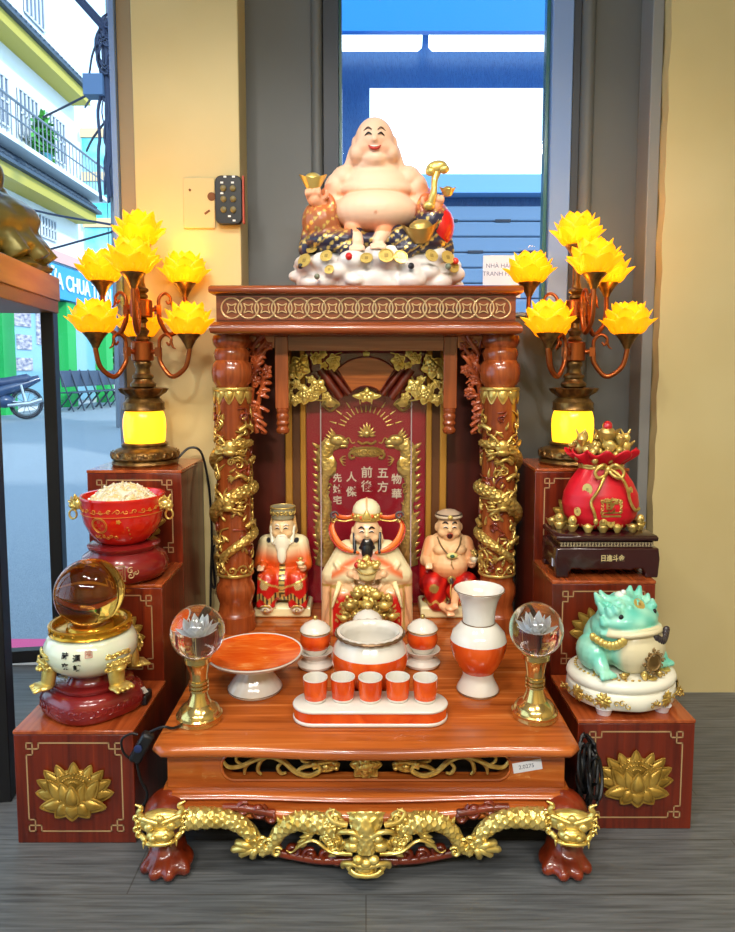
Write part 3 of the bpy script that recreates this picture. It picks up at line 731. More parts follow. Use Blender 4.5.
# openwork apron: two dragons meeting at a dragon face
KA = 1.245 / 690
def AP(x, y, h=0.0): return (x - 366) * KA, 0.1085 - (y - 826) * KA * 0.9, h
TA = lambda p: V((p[0], 1.262 - p[2] - 0.012 * math.exp(-(p[0] / 0.17) ** 2), p[1]))
g = G(); gc = G()
for sx in (1, -1):
    Ts = (lambda p: TA(V((p[0] * sx, p[1], p[2]))))
    body = smooth([AP(178, 822, 0.012), AP(200, 820, 0.014), AP(222, 822, 0.014), AP(240, 834, 0.014), AP(250, 850, 0.012), AP(262, 858, 0.01)], 12)
    g.tube(body, lambda f: 0.0185 - 0.007 * f, 28, T=Ts, scales=(0.0095, 7, 0.3))
    body = smooth([AP(254, 862, 0.012), AP(266, 852, 0.013), AP(276, 834, 0.014), AP(292, 822, 0.016), AP(312, 820, 0.018), AP(334, 826, 0.018)], 12)
    g.tube(body, lambda f: 0.010 + 0.009 * f, 28, T=Ts, scales=(0.009, 7, 0.3))
    for k in range(9):      # dorsal fins
        x = 276 + k * 6; y = 822 - 5 * sin(k * 0.4) - (4 if k > 2 else 0)
        g.petal(AP(x, y + 3)[:2], 2.0 - 0.05 * k, 0.016, 0.005, 0.005, T=Ts, rim=False, h0=0.016)
    for (x, y, a) in ((230, 850, 2.6), (226, 858, 3.2), (234, 864, 3.9), (246, 866, 4.6)):      # claws
        ca = a
        p0 = AP(250, 856, 0.014); p1 = AP(x, y, 0.016)
        g.tube(smooth([p0, ((p0[0] + p1[0]) / 2, (p0[1] + p1[1]) / 2 + 0.005, 0.022), p1, (p1[0] + 0.006 * cos(a), p1[1] - 0.007, 0.012)], 4), [0.008] * 5 + [0.0075] * 4 + [0.005, 0.004, 0.003, 0.001], 7, T=Ts)
    for (x, y, r, t) in ((263, 850, 0.013, 1.6), (272, 858, 0.011, 1.3), (256, 846, 0.01, 1.2)): g.spiral(AP(x, y)[:2], r, t, 0.5, 0.0045, 0.02, T=Ts)
    # mane, horns and whiskers of the middle face
    for k in range(12):
        a = 2.5 + k * 0.2; q = 24 + 6 * (k % 2); cx, cy = 366 + q * 1.5 * cos(a), 830 - q * sin(a) * 0.75
        g.spiral(AP(cx, cy)[:2], 0.010 + 0.003 * (k % 3 == 0), 1.3, a, 0.0042, 0.024, T=Ts, sgn=-1)
    for k in range(9):
        g.petal(AP(340 - 2.5 * (k % 2), 812 + k * 4.6)[:2], pi - 0.75 + k * 0.17, 0.034 - 0.001 * abs(k - 4), 0.007, 0.008, T=Ts, rim=False, h0=0.024)
        g.spiral(AP(334 - 9 * sin(k * 0.4), 809 + k * 4.8)[:2], 0.0095, 1.4, k, 0.0036, 0.032, T=Ts, sgn=-1 if k % 2 else 1)
    g.tube(smooth([AP(346, 818, 0.03), AP(332, 812, 0.034), AP(326, 803, 0.03), AP(334, 799, 0.03)], 5), lambda f: 0.0065 * (1 - 0.7 * f), 7, T=Ts)
    g.tube(smooth([AP(352, 850, 0.036), AP(330, 850, 0.032), AP(312, 838, 0.03), AP(298, 846, 0.026), AP(288, 858, 0.02), AP(282, 856, 0.02)], 6), lambda f: 0.0045 * (1 - 0.75 * f), 6, T=Ts)
    for k in range(7): g.petal(AP(322 - k * 3, 822 + k * 4)[:2], pi - 0.5 + k * 0.16, 0.026, 0.0065, 0.006, T=Ts, rim=False, h0=0.016)
    g.ell(AP(354, 829, 0.042), (0.0095, 0.008, 0.008), T=Ts); g.tube(smooth([AP(361, 826, 0.046), AP(352, 820, 0.046), AP(341, 822, 0.04), AP(336, 829, 0.03)], 4), 0.0048, 7, T=Ts)
    g.ell(AP(358, 851, 0.05), (0.0105, 0.0085, 0.009), T=Ts); g.ell(AP(352, 840, 0.034), (0.017, 0.012, 0.014), T=Ts)
    g.tube(smooth([AP(366, 860, 0.05), AP(352, 858, 0.046), AP(343, 862, 0.036), AP(342, 868, 0.03)], 4), 0.0052, 7, T=Ts)
    for k in range(3): g.cap(AP(362 - k * 6, 860, 0.047), AP(362 - k * 6, 866.5 + (k == 1) * 2, 0.045), 0.0032, 0.001, 7, T=Ts)
    g.tube(smooth([AP(366, 873, 0.044), AP(354, 871, 0.042), AP(346, 864, 0.034)], 4), 0.0055, 7, T=Ts); g.tube(smooth([AP(362, 874, 0.04), AP(356, 880, 0.03), AP(348, 876, 0.026)], 4), 0.004, 6, T=Ts)
    # red brown clouds
    for (x, y, r, t, s_) in ((236, 812, 0.013, 1.5, 1), (252, 815, 0.015, 1.6, -1), (266, 822, 0.012, 1.4, 1), (270, 861, 0.012, 1.4, 1), (288, 862, 0.014, 1.6, -1), (306, 868, 0.014, 1.6, 1), (324, 866, 0.015, 1.6, -1), (336, 872, 0.011, 1.3, 1)):
        gc.spiral(AP(x, y)[:2], r, t, 1.0, 0.0065, 0.004, T=Ts, sgn=s_)
        gc.ell(AP(x, y, 0.0), (r * 0.95, r * 0.8, 0.005), T=Ts, n=14, m=6)
    gc.tube(smooth([AP(262, 864, 0.003), AP(290, 870, 0.003), AP(320, 874, 0.003), AP(352, 872, 0.003)], 5), 0.008, 8, T=Ts)
    gc.tube(smooth([AP(214, 812, 0.002), AP(236, 812, 0.003), AP(268, 818, 0.003)], 5), 0.008, 8, T=Ts)
dome = smooth([AP(366, 806, 0.02), AP(366, 816, 0.032), AP(366, 828, 0.036), AP(366, 846, 0.044)], 10)
g.tube(dome, lambda f: 0.033 - 0.019 * f, 36, T=TA, scales=(0.0095, 10, 0.22), flat=0.62)
g.ell(AP(366, 855, 0.046), (0.013, 0.009, 0.012), T=TA); g.ell(AP(366, 868, 0.036), (0.02, 0.008, 0.01), T=TA)
ap = A('dragon_apron', g, GOLD, ang=60)
A('cloud_pattern', gc, CARVE, ap, ang=60)

# ---- pillars
PX0, PY0, PR = 0.3665, 1.894, 0.0455
def zy(y): return 1.045 - (y - 345) * (1.045 - ZT) / 289.0
K2 = 1.87 / 690
prof = [(20, 634), (20.5, 628), (20, 618), (17.5, 615), (17, 610), (16.5, 607), (19, 600), (20, 594), (19, 588), (16.5, 583), (17, 579), (17.2, 574), (17.2, 404), (18, 402), (17, 397), (16, 392), (16, 388), (19.5, 383), (20.5, 375), (19.5, 367), (16.5, 363), (17, 361), (18, 357), (17, 353), (15.5, 351), (18.5, 347), (19, 343), (18, 339)]
for sx in (-1, 1):
    g = G(); g.lathe([(r * K2, zy(y)) for r, y in prof], (sx * PX0, PY0, 0), 48)
    pil = A('pillar', g, WOODV, ang=35)
    Tc = (lambda p: cyl_map(sx * PX0, PY0, 0, PR)(V((p[0] * sx, p[1], p[2]))))
    gg = G(); gw = G()
    top, bot = zy(404), zy(577)
    # gilded leaf collar
    for k in range(10):
        a = k * 2 * pi / 10 * PR
        gg.petal((a, zy(390)), -pi / 2, 0.042, 0.014, 0.007, T=Tc, h0=0.001, nu=6, nv=6)
    gg.tube([(k * 2 * pi * PR / 40, zy(391), 0.004) for k in range(40)], 0.0055, 6, T=Tc, closed=True)
    gg.tube([(k * 2 * pi * PR / 40, zy(576), 0.003) for k in range(40)], 0.004, 6, T=Tc, closed=True)
    for k in range(10): gg.spiral((k * 2 * pi * PR / 10, zy(570)), 0.014, 1.4, 0, 0.0035, 0.003, T=Tc, sgn=1 if k % 2 else -1)
    # dragon winding up the shaft
    turns = 2.3; pts = []
    for i in range(260):
        f = i / 259; a = (0.55 - f * turns * 2 * pi) ; z = bot + 0.055 + (top - bot - 0.16) * f + 0.018 * sin(f * 16)
        pts.append((a * PR, z, 0.006))
    gg.tube(pts, lambda f: 0.007 + 0.0085 * sin(pi * min(1, f * 0.9 + 0.06)) ** 0.7, 24, T=Tc, scales=(0.009, 7, 0.32), flat=1.0)
    ha = pts[-1][0]; hz = pts[-1][1]
    # heads: a large one near the top, a second one lower down, both facing the viewer
    for (hs, ht, sc) in ((0.0, zy(447), 1.0), (0.004, zy(502), 0.85)):
        for sg in (-1, 1):
            gg.spiral((hs + sg * 0.02 * sc, ht + 0.012 * sc), 0.011 * sc, 1.4, 0.3, 0.0045, 0.010, T=Tc, sgn=sg)
            gg.tube(smooth([(hs + sg * 0.008, ht + 0.01, 0.014), (hs + sg * 0.02, ht + 0.03, 0.016), (hs + sg * 0.034, ht + 0.036, 0.012), (hs + sg * 0.036, ht + 0.05, 0.01)], 4), lambda f: 0.0045 * (1 - 0.7 * f), 6, T=Tc)
            gg.tube(smooth([(hs + sg * 0.01, ht - 0.014, 0.016), (hs + sg * 0.03, ht - 0.018, 0.016), (hs + sg * 0.042, ht - 0.004, 0.01), (hs + sg * 0.054, ht - 0.012, 0.008)], 4), lambda f: 0.0032 * (1 - 0.7 * f), 6, T=Tc)
            gg.ell((hs + sg * 0.01 * sc, ht + 0.006, 0.018), (0.0055, 0.005, 0.005), T=Tc, n=10, m=6)
            for k in range(5): gg.petal((hs + sg * 0.018, ht + 0.004 - k * 0.007), (0 if sg > 0 else pi) - sg * (0.5 - 0.3 * k) * -1, 0.028 * sc, 0.006, 0.006, T=Tc, rim=False, h0=0.005, nu=4, nv=6)
        gg.ell((hs, ht, 0.012), (0.016 * sc, 0.02 * sc, 0.009), T=Tc); gg.ell((hs, ht - 0.014 * sc, 0.018), (0.013 * sc, 0.009, 0.007), T=Tc)
    # legs with claws, flames, clouds
    for k in range(9):
        s0 = RND.uniform(-1.3, 1.3) * PR; z0 = bot + 0.05 + k * (top - bot - 0.08) / 9
        d = 1 if k % 2 else -1
        gg.tube(smooth([(s0, z0, 0.006), (s0 + d * 0.018, z0 + 0.012, 0.011), (s0 + d * 0.032, z0 + 0.004, 0.01)], 4), [0.007, 0.007, 0.0065, 0.006, 0.0055, 0.005, 0.005, 0.0045, 0.004], 7, T=Tc)
        for c in range(4):
            b_ = -0.9 + c * 0.6
            gg.tube([(s0 + d * 0.032, z0 + 0.004, 0.01), (s0 + d * (0.032 + 0.011 * cos(b_)), z0 + 0.004 + 0.011 * sin(b_), 0.012), (s0 + d * (0.032 + 0.016 * cos(b_ - 0.4)), z0 + 0.004 + 0.016 * sin(b_ - 0.4), 0.006)], [0.003, 0.0026, 0.0008], 5, T=Tc)
    for k in range(64):
        s0 = RND.uniform(-pi, pi) * PR; z0 = RND.uniform(bot + 0.02, top - 0.03); r = RND.uniform(0.009, 0.016)
        (gg if k % 3 else gw).spiral((s0, z0), r, RND.uniform(1.1, 1.7), RND.uniform(0, 6), 0.0034, 0.004, T=Tc, sgn=RND.choice((-1, 1)), tail=[(s0 + RND.uniform(-0.03, 0.03), z0 + RND.uniform(0.015, 0.04)), (s0 + RND.uniform(-0.012, 0.012), z0 + 0.02)])
    for k in range(84):
        s0 = RND.uniform(-pi, pi) * PR; z0 = RND.uniform(bot + 0.02, top - 0.03)
        gg.petal((s0, z0), RND.uniform(0.6, 2.6), RND.uniform(0.018, 0.032), 0.004, 0.005, T=Tc, rim=False, h0=0.002, nu=4, nv=6)
    A('dragon_carving', gg, GOLDD, pil, ang=60)
    A('cloud_pattern', gw, CARVE, pil, ang=60)
# ---- cornice
def rect_loop(hw, yf, yb): return lambda i: [(-hw + i, yf + i), (hw - i, yf + i), (hw - i, yb), (-hw + i, yb)]
g = G(); g.slab(rect_loop(0.407, 1.802, 2.12), [(0.006, 1.1655), (0.001, 1.169), (0, 1.176), (0.001, 1.183), (0.006, 1.187)]); A('cornice', g, WOODC, ang=60)
g = G(); g.box2((-0.391, 1.822, 1.094), (0.391, 2.12, 1.1655)); fr = A('frieze', g, WOODF)
g = G(); g.box2((-0.388, 1.8185, 1.0985), (0.388, 1.822, 1.103)); g.box2((-0.388, 1.8185, 1.157), (0.388, 1.822, 1.161)); A('bead', g, WOODR, fr)
g = G(); g.slab(rect_loop(0.407, 1.802, 2.12), [(0.012, 1.062), (0.003, 1.065), (0, 1.073), (0.001, 1.082), (0.008, 1.09), (0.012, 1.0938)]); A('lower_cornice', g, WOODC, ang=60)
g = G()
TF = plane_map(0, 1.8215, 1.1295)
for i in range(-8, 9):
    c = i * 0.0438
    for r, w in ((0.0265, 0.0022), ):
        g.tube([(c + r * cos(k * pi / 16), r * sin(k * pi / 16), 0.0015 + (0.0012 if (i % 2) else 0)) for k in range(32)], w, 6, T=TF, closed=True)
    q = 0.0125
    for sx, sy in ((1, 1), (1, -1), (-1, 1), (-1, -1)):
        pass
    for k in range(4):
        a = k * pi / 2
        pts = [(-q, q, 0), (0, q * 0.62, 0), (q, q, 0)]
        pts = [(c + x * cos(a) - y * sin(a), x * sin(a) + y * cos(a), 0.0012) for x, y, _ in pts]
        g.tube(smooth(pts, 4), 0.0015, 5, T=TF)
A('coin_chain', g, INLAY, fr)
# ---- inner architecture
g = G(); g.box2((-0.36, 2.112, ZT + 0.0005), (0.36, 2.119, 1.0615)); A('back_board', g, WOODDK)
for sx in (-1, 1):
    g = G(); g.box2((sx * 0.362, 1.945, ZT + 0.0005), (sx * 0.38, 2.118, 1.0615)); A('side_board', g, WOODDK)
    g = G(); g.box2((sx * 0.215, 1.915, 0.862), (sx * 0.252, 1.945, 1.0615)); g.lathe([(0.012, 0.79), (0.018, 0.795), (0.019, 0.803), (0.014, 0.811), (0.019, 0.82), (0.015, 0.828), (0.018, 0.836), (0.018, 0.843), (0.015, 0.848), (0.018, 0.855), (0.018, 0.8625)], (sx * 0.2335, 1.93, 0), 20)
    A('hanging_post', g, WOODV, ang=35, bev=0.002)
    # pierced bracket of branches between pillar and post
    g = G()
    def Tb(p): return V((sx * p[0], 1.925 - p[2], p[1]))
    for k in range(16):
        t = k / 15; z0 = 1.045 - t * 0.25; x0 = 0.325 - 0.055 * RND.random() * (1 - t * 0.6)
        g.tube(smooth([(x0, z0, 0), (x0 - 0.018 * (1 - t), z0 + 0.02, 0.008), (x0 - 0.026, z0 + 0.045 * (1 - t), 0.004), (x0 - 0.012, z0 + 0.06 * (1 - t), 0)], 4), lambda f: 0.0075 * (1 - 0.5 * f), 6, T=Tb)
        if k < 12: g.spiral((0.264 + 0.05 * RND.random() + 0.025 * t, z0), 0.012, 1.3, RND.uniform(0, 6), 0.004, 0.004, T=Tb, sgn=RND.choice((-1, 1)))
    for (x, z) in ((0.29, 1.01), (0.275, 0.97), (0.305, 0.94), (0.29, 0.905), (0.312, 0.87), (0.312, 0.84), (0.272, 1.035)):
        for q in range(5): g.petal((x, z), q * 2 * pi / 5, 0.017, 0.008, 0.006, T=Tb, rim=False, h0=0.004, nu=4, nv=5)
        g.ell((x, z, 0.01), 0.005, T=Tb, n=8, m=6)
    g.tube(smooth([(0.318, 1.05, 0), (0.306, 0.98, 0), (0.318, 0.9, 0), (0.32, 0.8, 0)], 6), 0.007, 6, T=Tb)
    A('branch_bracket', g, mat('carved bracket wood', rgb(126, 50, 22), 0.3, 0, rgb(186, 90, 44), 24, (1, 1, 1), (0.3, 0.7), 4, coat=0.45), ang=60)
    g = G(); g.box2((sx * 0.253, 1.92, 1.03), (sx * 0.33, 1.945, 1.0615)); A('short_rail', g, WOOD)
g = G(); g.box2((-0.2145, 1.92, 1.022), (0.2145, 1.945, 1.0615)); A('lintel', g, WOODC)
# picture: frame, crimson panel with gilded relief, pane
PY = 2.1115
STR = mat('gilded moulding', rgb(196, 140, 58), 0.3, 0.45); STRD = mat('brown moulding', rgb(96, 56, 26), 0.4)
fg = thing; pf = None
g = G()
for sx in (-1, 1):
    g.box2((sx * 0.246, 2.084, ZT + 0.0005), (sx * 0.224, PY, 1.05)); g.box2((sx * 0.2, 2.08, ZT + 0.0005), (sx * 0.182, PY, 1.05))
pf = A('picture_frame', g, STR, bev=0.003)
g = G()
for sx in (-1, 1): g.box2((sx * 0.2238, 2.09, ZT + 0.0005), (sx * 0.2002, PY, 1.05))
A('dark_strip', g, STRD, pf)
g = G(); g.box2((-0.1818, 2.1045, ZT + 0.0005), (0.1818, PY, 1.05))
CRIM = mat('crimson panel', rgb(150, 10, 34), 0.35, 0, rgb(176, 20, 48), 4)
pp = A('crimson_panel', g, CRIM)
g = G(); g.box2((-0.1815, 2.082, 0.26), (0.1815, 2.0845, 1.04)); A('glass_pane', g, pane_mat('picture glass', (1, 0.98, 0.99), 0.03), pf)
g = G()
for sx in (-1, 1): g.box2((sx * 0.139, 2.0805, 0.26), (sx * 0.1355, 2.086, 1.04))
A('glass_edge', g, mat('pale glass edge', rgb(196, 170, 170), 0.15), pf)
KP = 2.08 / 690 / 4.324 * 1.0
def QP(x, y): return (x - 366.5) * KP, 0.808 - (y - 360) * KP   # local measure on the panel
TP = plane_map(0, 2.104, 0)
g = G()
for k in range(15):      # rays
    a = radians(18 + k * 144 / 14)
    for r0, r1 in ((88, 116), (124, 152)):
        if r0 > 100 and k % 2: continue
        p0 = QP(366 + r0 * cos(a) * 1.1, 400 - r0 * sin(a)); p1 = QP(366 + r1 * cos(a) * 1.1, 400 - r1 * sin(a))
        g.tube([(*p0, 0.001), (*[(u + v) / 2 for u, v in zip(p0, p1)], 0.002), (*p1, 0.001)], [0.0026, 0.002, 0.0008], 6, T=TP)
for k in range(9):       # flaming pearl
    a = pi / 2 + (k - 4) * 0.42; l = 46 - 5 * abs(k - 4)
    g.petal(QP(370 + 14 * cos(a), 416 - 14 * sin(a)), a + 0.2 * (-1 if k > 4 else 1) * (k != 4), l * KP, 7 * KP, 0.005, T=TP, rim=False, h0=0.002)
g.ell((*QP(370, 408), 0.004), (0.011, 0.011, 0.006), T=TP); g.tube(smooth([(*QP(330, 440), 0.003), (*QP(350, 452), 0.003), (*QP(370, 446), 0.003), (*QP(390, 452), 0.003), (*QP(412, 440), 0.003)], 5), 0.004, 6, T=TP)
for sx in (-1, 1):       # bat shaped cloud below the pearl
    for k in range(6): g.spiral(QP(370 + sx * (10 + k * 11), 488 + 8 * sin(k * 1.2)), 0.010, 1.3, 0.5 * k, 0.0036, 0.003, T=TP, sgn=sx)
    g.tube(smooth([(*QP(370, 470), 0.003), (*QP(370 + sx * 44, 474), 0.003), (*QP(370 + sx * 76, 496), 0.003), (*QP(370 + sx * 70, 516), 0.003), (*QP(370 + sx * 52, 512), 0.003)], 5), 0.0048, 6, T=TP)
    g.ell((*QP(370 + sx * 24, 492), 0.001), (0.03, 0.014, 0.003), T=TP)
    # side dragon: scaled body down the edge, head turned inwards
    cx = lambda x: 370 + sx * x
    bp = smooth([(*QP(cx(132), 442), 0.004), (*QP(cx(176), 470), 0.004), (*QP(cx(186), 530), 0.004), (*QP(cx(172), 570), 0.005), (*QP(cx(166), 532), 0.005), (*QP(cx(186), 590), 0.005), (*QP(cx(196), 660), 0.004), (*QP(cx(180), 740), 0.004), (*QP(cx(198), 830), 0.004), (*QP(cx(180), 920), 0.004), (*QP(cx(198), 1000), 0.004)], 14)
    g.tube(bp, lambda f: 0.019 + 0.004 * sin(f * 9), 24, T=TP, flat=0.3, scales=(0.011, 7, 0.25))
    g.ell((*QP(cx(128), 436), 0.008), (0.026, 0.018, 0.009), T=TP); g.ell((*QP(cx(102), 444), 0.008), (0.017, 0.010, 0.007), T=TP); g.ell((*QP(cx(104), 462), 0.006), (0.015, 0.006, 0.005), T=TP)
    g.ell((*QP(cx(122), 428), 0.016), (0.005, 0.005, 0.004), T=TP)
    for k in range(7): g.petal(QP(cx(140 + k * 4), 418 + k * 9), pi / 2 - sx * (0.5 + 0.18 * k), 0.03, 0.0055, 0.005, T=TP, rim=False, h0=0.004)
    for k in range(16): g.petal(QP(cx(212 - 4 * (k % 2)), 470 + k * 34), pi / 2 - sx * 0.9, 0.026, 0.007, 0.004, T=TP, rim=False, h0=0.002); g.spiral(QP(cx(166 + 6 * (k % 3)), 640 + k * 24), 0.009, 1.2, k, 0.003, 0.006, T=TP)
    for k in range(4): g.tube(smooth([(*QP(cx(118), 520), 0.004), (*QP(cx(104), 520 + (k - 1) * 12), 0.006), (*QP(cx(92), 506 + k * 14), 0.004)], 4), lambda f: 0.0026 * (1 - 0.7 * f), 5, T=TP)
    g.tube(smooth([(*QP(cx(96), 440), 0.005), (*QP(cx(80), 425), 0.005), (*QP(cx(66), 448), 0.004), (*QP(cx(52), 446), 0.003)], 5), 0.002, 5, T=TP)
    g.petal(QP(cx(158), 290), pi / 2, 0.03, 0.028, 0.004, T=TP, h0=0.001); g.tube(smooth([(*QP(cx(192), 282), 0.003), (*QP(cx(158), 306), 0.003), (*QP(cx(126), 282), 0.003)], 5), 0.005, 6, T=TP)
A('dragon_relief', g, GOLD, pp, ang=60)
g = G()
for s_, x, y0, dy, sz in (('前後', 370, 582, 62, 50), ('五方', 441, 585, 62, 48), ('物華', 502, 612, 66, 45), ('人傑', 302, 602, 66, 45), ('先姑宅', 240, 606, 50, 38)):
    for i, ch in enumerate(s_):
        p = QP(x, y0 + i * dy); g.join(text_mesh(ch, sz * KP * 1.05, 0.001, bold=0.0006), front(p[0], 2.1032, p[1]))
A('characters', g, mat('pale gold lettering', rgb(244, 234, 204), 0.4), pp, label='pale gold Chinese characters in columns')
# fan plaque with scrolls, plum blossom
g = G()
KF = 2.04 / 690 / 4.324
def QF(x, y): return (x - 366.5) * KF, 0.812 - (y - 360) * KF
fan = [QF(366 + 172 * cos(a), 250 - 172 * sin(a) * 1.02) for a in [radians(44 + 92 * k / 16) for k in range(17)]] + [QF(366 + 84 * cos(a), 284 - 84 * sin(a)) for a in [radians(136 - 92 * k / 12) for k in range(13)]]
g.prism(fan[::-1], 2.03, 2.05); 
fanp = A('fan_plaque', g, WOOD, ang=30, bev=0.002)
g = G(); g.tube([(*p, 0.0) for p in fan], 0.0028, 6, T=plane_map(0, 2.029, 0), closed=True)
for sx in (-1, 1):
    for (x0, y0, x1, y1, w) in ((196, 128, 108, 252, 0.0125), (154, 130, 72, 236, 0.0085)):
        a = QF(366 + sx * x0, y0); b = QF(366 + sx * x1, y1)
        a = QF(366 + sx * (x0 - 0), y0); g.tube([(*a, 0.0), (*b, 0.0)], w, 12, T=plane_map(0, 2.034, 0), flat=0.8)
objs_A('scroll_rim', g, WOODR, fanp)
g = G(); TB = plane_map(0, 2.036, 0)
for sx in (-1, 1):
    def F(x, y, r, n=5):
        p = QF(366.5 - sx * (366.5 - x), y)
        for q in range(n): g.petal(p, q * 2 * pi / n + x, r * KF, r * 0.4 * KF, 0.005, T=TB, h0=0.004, nu=6, nv=6, tip=0.85)
        for q in range(n): g.petal(p, q * 2 * pi / n + x + 0.6, r * 0.5 * KF, r * 0.25 * KF, 0.004, T=TB, rim=False, h0=0.009, nu=4, nv=4, tip=1.1)
        g.ell((*p, 0.01), (r * 0.16 * KF, r * 0.16 * KF, 0.004), T=TB, n=10, m=6)
    for f in ((80, 118, 50), (155, 82, 27), (228, 92, 32), (226, 118, 20), (158, 205, 40), (110, 236, 44), (60, 258, 28), (66, 190, 20), (140, 232, 30), (100, 82, 18), (48, 152, 18), (182, 62, 18), (186, 112, 16), (132, 172, 18), (196, 246, 22), (36, 226, 18), (90, 206, 18)): F(*f)
    def B(*pts): g.tube(smooth([(*QF(366.5 - sx * (366.5 - x), y), 0.003) for x, y in pts], 5), lambda f: 0.0035 * (1 - 0.5 * f), 6, T=TB)
    B((36, 186), (72, 176), (100, 150), (120, 110), (108, 60)); B((130, 56), (160, 90), (200, 130)); B((36, 270), (80, 240), (130, 225), (170, 160), (186, 140)); B((228, 120), (232, 70), (262, 56)); B((40, 220), (60, 200), (70, 190)); B((108, 160), (140, 180)); B((120, 250), (180, 262), (210, 240)); B((36, 130), (60, 120), (80, 118))
p = (370, 235)
for q in range(5): g.petal(QF(370, 240), q * 2 * pi / 5 + pi / 2, 34 * KF, 15 * KF, 0.005, T=TB, h0=0.004)
g.ell((*QF(370, 240), 0.01), (0.005, 0.005, 0.004), T=TB)
for q in range(3): g.petal(QF(368, 68), pi / 2 + (q - 1) * 0.8, 18 * KF, 8 * KF, 0.004, T=TB, h0=0.002)
for sx in (-1, 1): g.petal(QF(370 + sx * 16, 244), pi / 2 - sx * 1.5, 46 * KF, 12 * KF, 0.004, T=TB, h0=0.002)
A('plum_blossom_pattern', g, GOLD, ang=60)
g = G(); g.box2((-0.1818, 2.05, 0.872), (0.1818, 2.062, 1.045)); A('valance_board', g, WOODDK) if False else None
# price sticker stuck on the waist
st = thing('price_sticker', 'small white handwritten price sticker on the right of the altar table waist', 'sticker', (0.32, 1.3055, 0.1865))
st.rotation_euler = (0, radians(-10), 0)
g = G(); g.box((0, -0.0004, 0), (0.058, 0.0006, 0.021)); obj('paper', g, mat('white sticker paper', rgb(226, 228, 232), 0.6), st)
g = G().join(text_mesh('2.0275', 0.0115, 0.0001), front(-0.002, -0.0009, 0)); obj('writing', g, mat('grey pen ink', rgb(80, 92, 110), 0.7), st)
# ------------------------------------------------------------------ stepped pedestals
PEDW = mat('pedestal rosewood', rgb(66, 18, 9), 0.3, 0, rgb(118, 38, 16), 2.6, (18, 18, 1), (0.25, 0.65), 8, coat=0.35, distort=1.0, col3=rgb(156, 62, 26))  # darker than the tops: shade on the upright faces is in the colour
PEDT = mat('pedestal top rosewood', rgb(132, 52, 20), 0.2, 0, rgb(184, 90, 42), 2.6, (18, 1, 18), (0.3, 0.7), 8, coat=0.5, distort=0.8)  # paler than the carcass: the gloss on the tops is in the colour
LOTG = mat('antique gilded lotus', rgb(156, 120, 46), 0.36, 0.6, rgb(206, 168, 80), 30, (1, 1, 1), (0.3, 0.7), 3)
def lotus_relief(T, w):
    g = G(); u = w / 100.0
    def P(x, y, a, l, wd, h, h0): g.petal((x * u, y * u * 0.78), radians(a), l * u, wd * u, h * u, T=T, h0=h0 * u, tip=0.62)
    # outer leaves, behind
    for s in (1, -1):
        def Q(x, y, a, l, wd, h, h0): P(x * s, y, a if s > 0 else 180 - a, l, wd, h, h0)
        Q(16, -8, 8, 34, 11, 5, 0); Q(14, -2, 30, 38, 10, 5, 1); Q(12, 2, 50, 40, 9, 5, 1); Q(8, 6, 68, 38, 8, 5, 1)
        Q(6, -14, -22, 36, 11, 5, 2)
    P(0, 8, 90, 38, 9, 5, 1)
    # seed head
    g.ell((0, 14 * u, 0.5 * u), (30 * u, 19 * u, 6 * u), T=T, n=24, m=10)
    for r, n in ((5, 5), (13, 9), (21, 12)):
        for k in range(n):
            a = pi * (0.12 + 0.76 * (k + 0.5) / n); g.ell((r * 1.15 * u * cos(a), (14 + r * 0.75 * sin(a)) * u, 6 * u), (1.7 * u, 1.7 * u, 1.6 * u), T=T, n=8, m=6)
    # front petals
    for s in (1, -1):
        def Q(x, y, a, l, wd, h, h0): P(x * s, y, a if s > 0 else 180 - a, l, wd, h, h0)
        Q(10, -20, 58, 42, 10, 5, 5); Q(5, -22, 74, 36, 9, 5, 7)
        Q(8, -18, -8, 34, 10, 6, 6); Q(4, -16, -48, 26, 10, 6, 8)
    P(0, -20, 90, 30, 9, 6, 10); P(0, -14, -90, 25, 11, 6, 9)
    return g
def fret(x0, x1, z0, z1, a):
    pts = []
    for cx, cz, sx, sz in ((x0, z0, 1, 1), (x1, z0, -1, 1), (x1, z1, -1, -1), (x0, z1, 1, -1)):
        c = [(cx + sx * p * a, cz + sz * q * a) for p, q in ((2, 0), (2, 1), (0, 1), (0, 0), (1, 0), (1, 2), (0, 2))]
        pts += c if sx * sz < 0 else c[::-1]
    # walk the border: bottom-left ends on the bottom run, and so on round
    order = []
    for i in range(4): order += pts[i * 7:(i + 1) * 7]
    return order
def ribbon(g, pts, w, T, h=0.0006):
    n = len(pts)
    for i in range(n):
        a, b = pts[i], pts[(i + 1) % n]
        if abs(a[0] - b[0]) > abs(a[1] - b[1]): x0, x1 = sorted((a[0], b[0])); g.box(((x0 + x1) / 2, a[1], 0), (x1 - x0 + w, w, h), T=T)
        else: z0, z1 = sorted((a[1], b[1])); g.box((a[0], (z0 + z1) / 2, 0), (w, z1 - z0 + w, h), T=T)
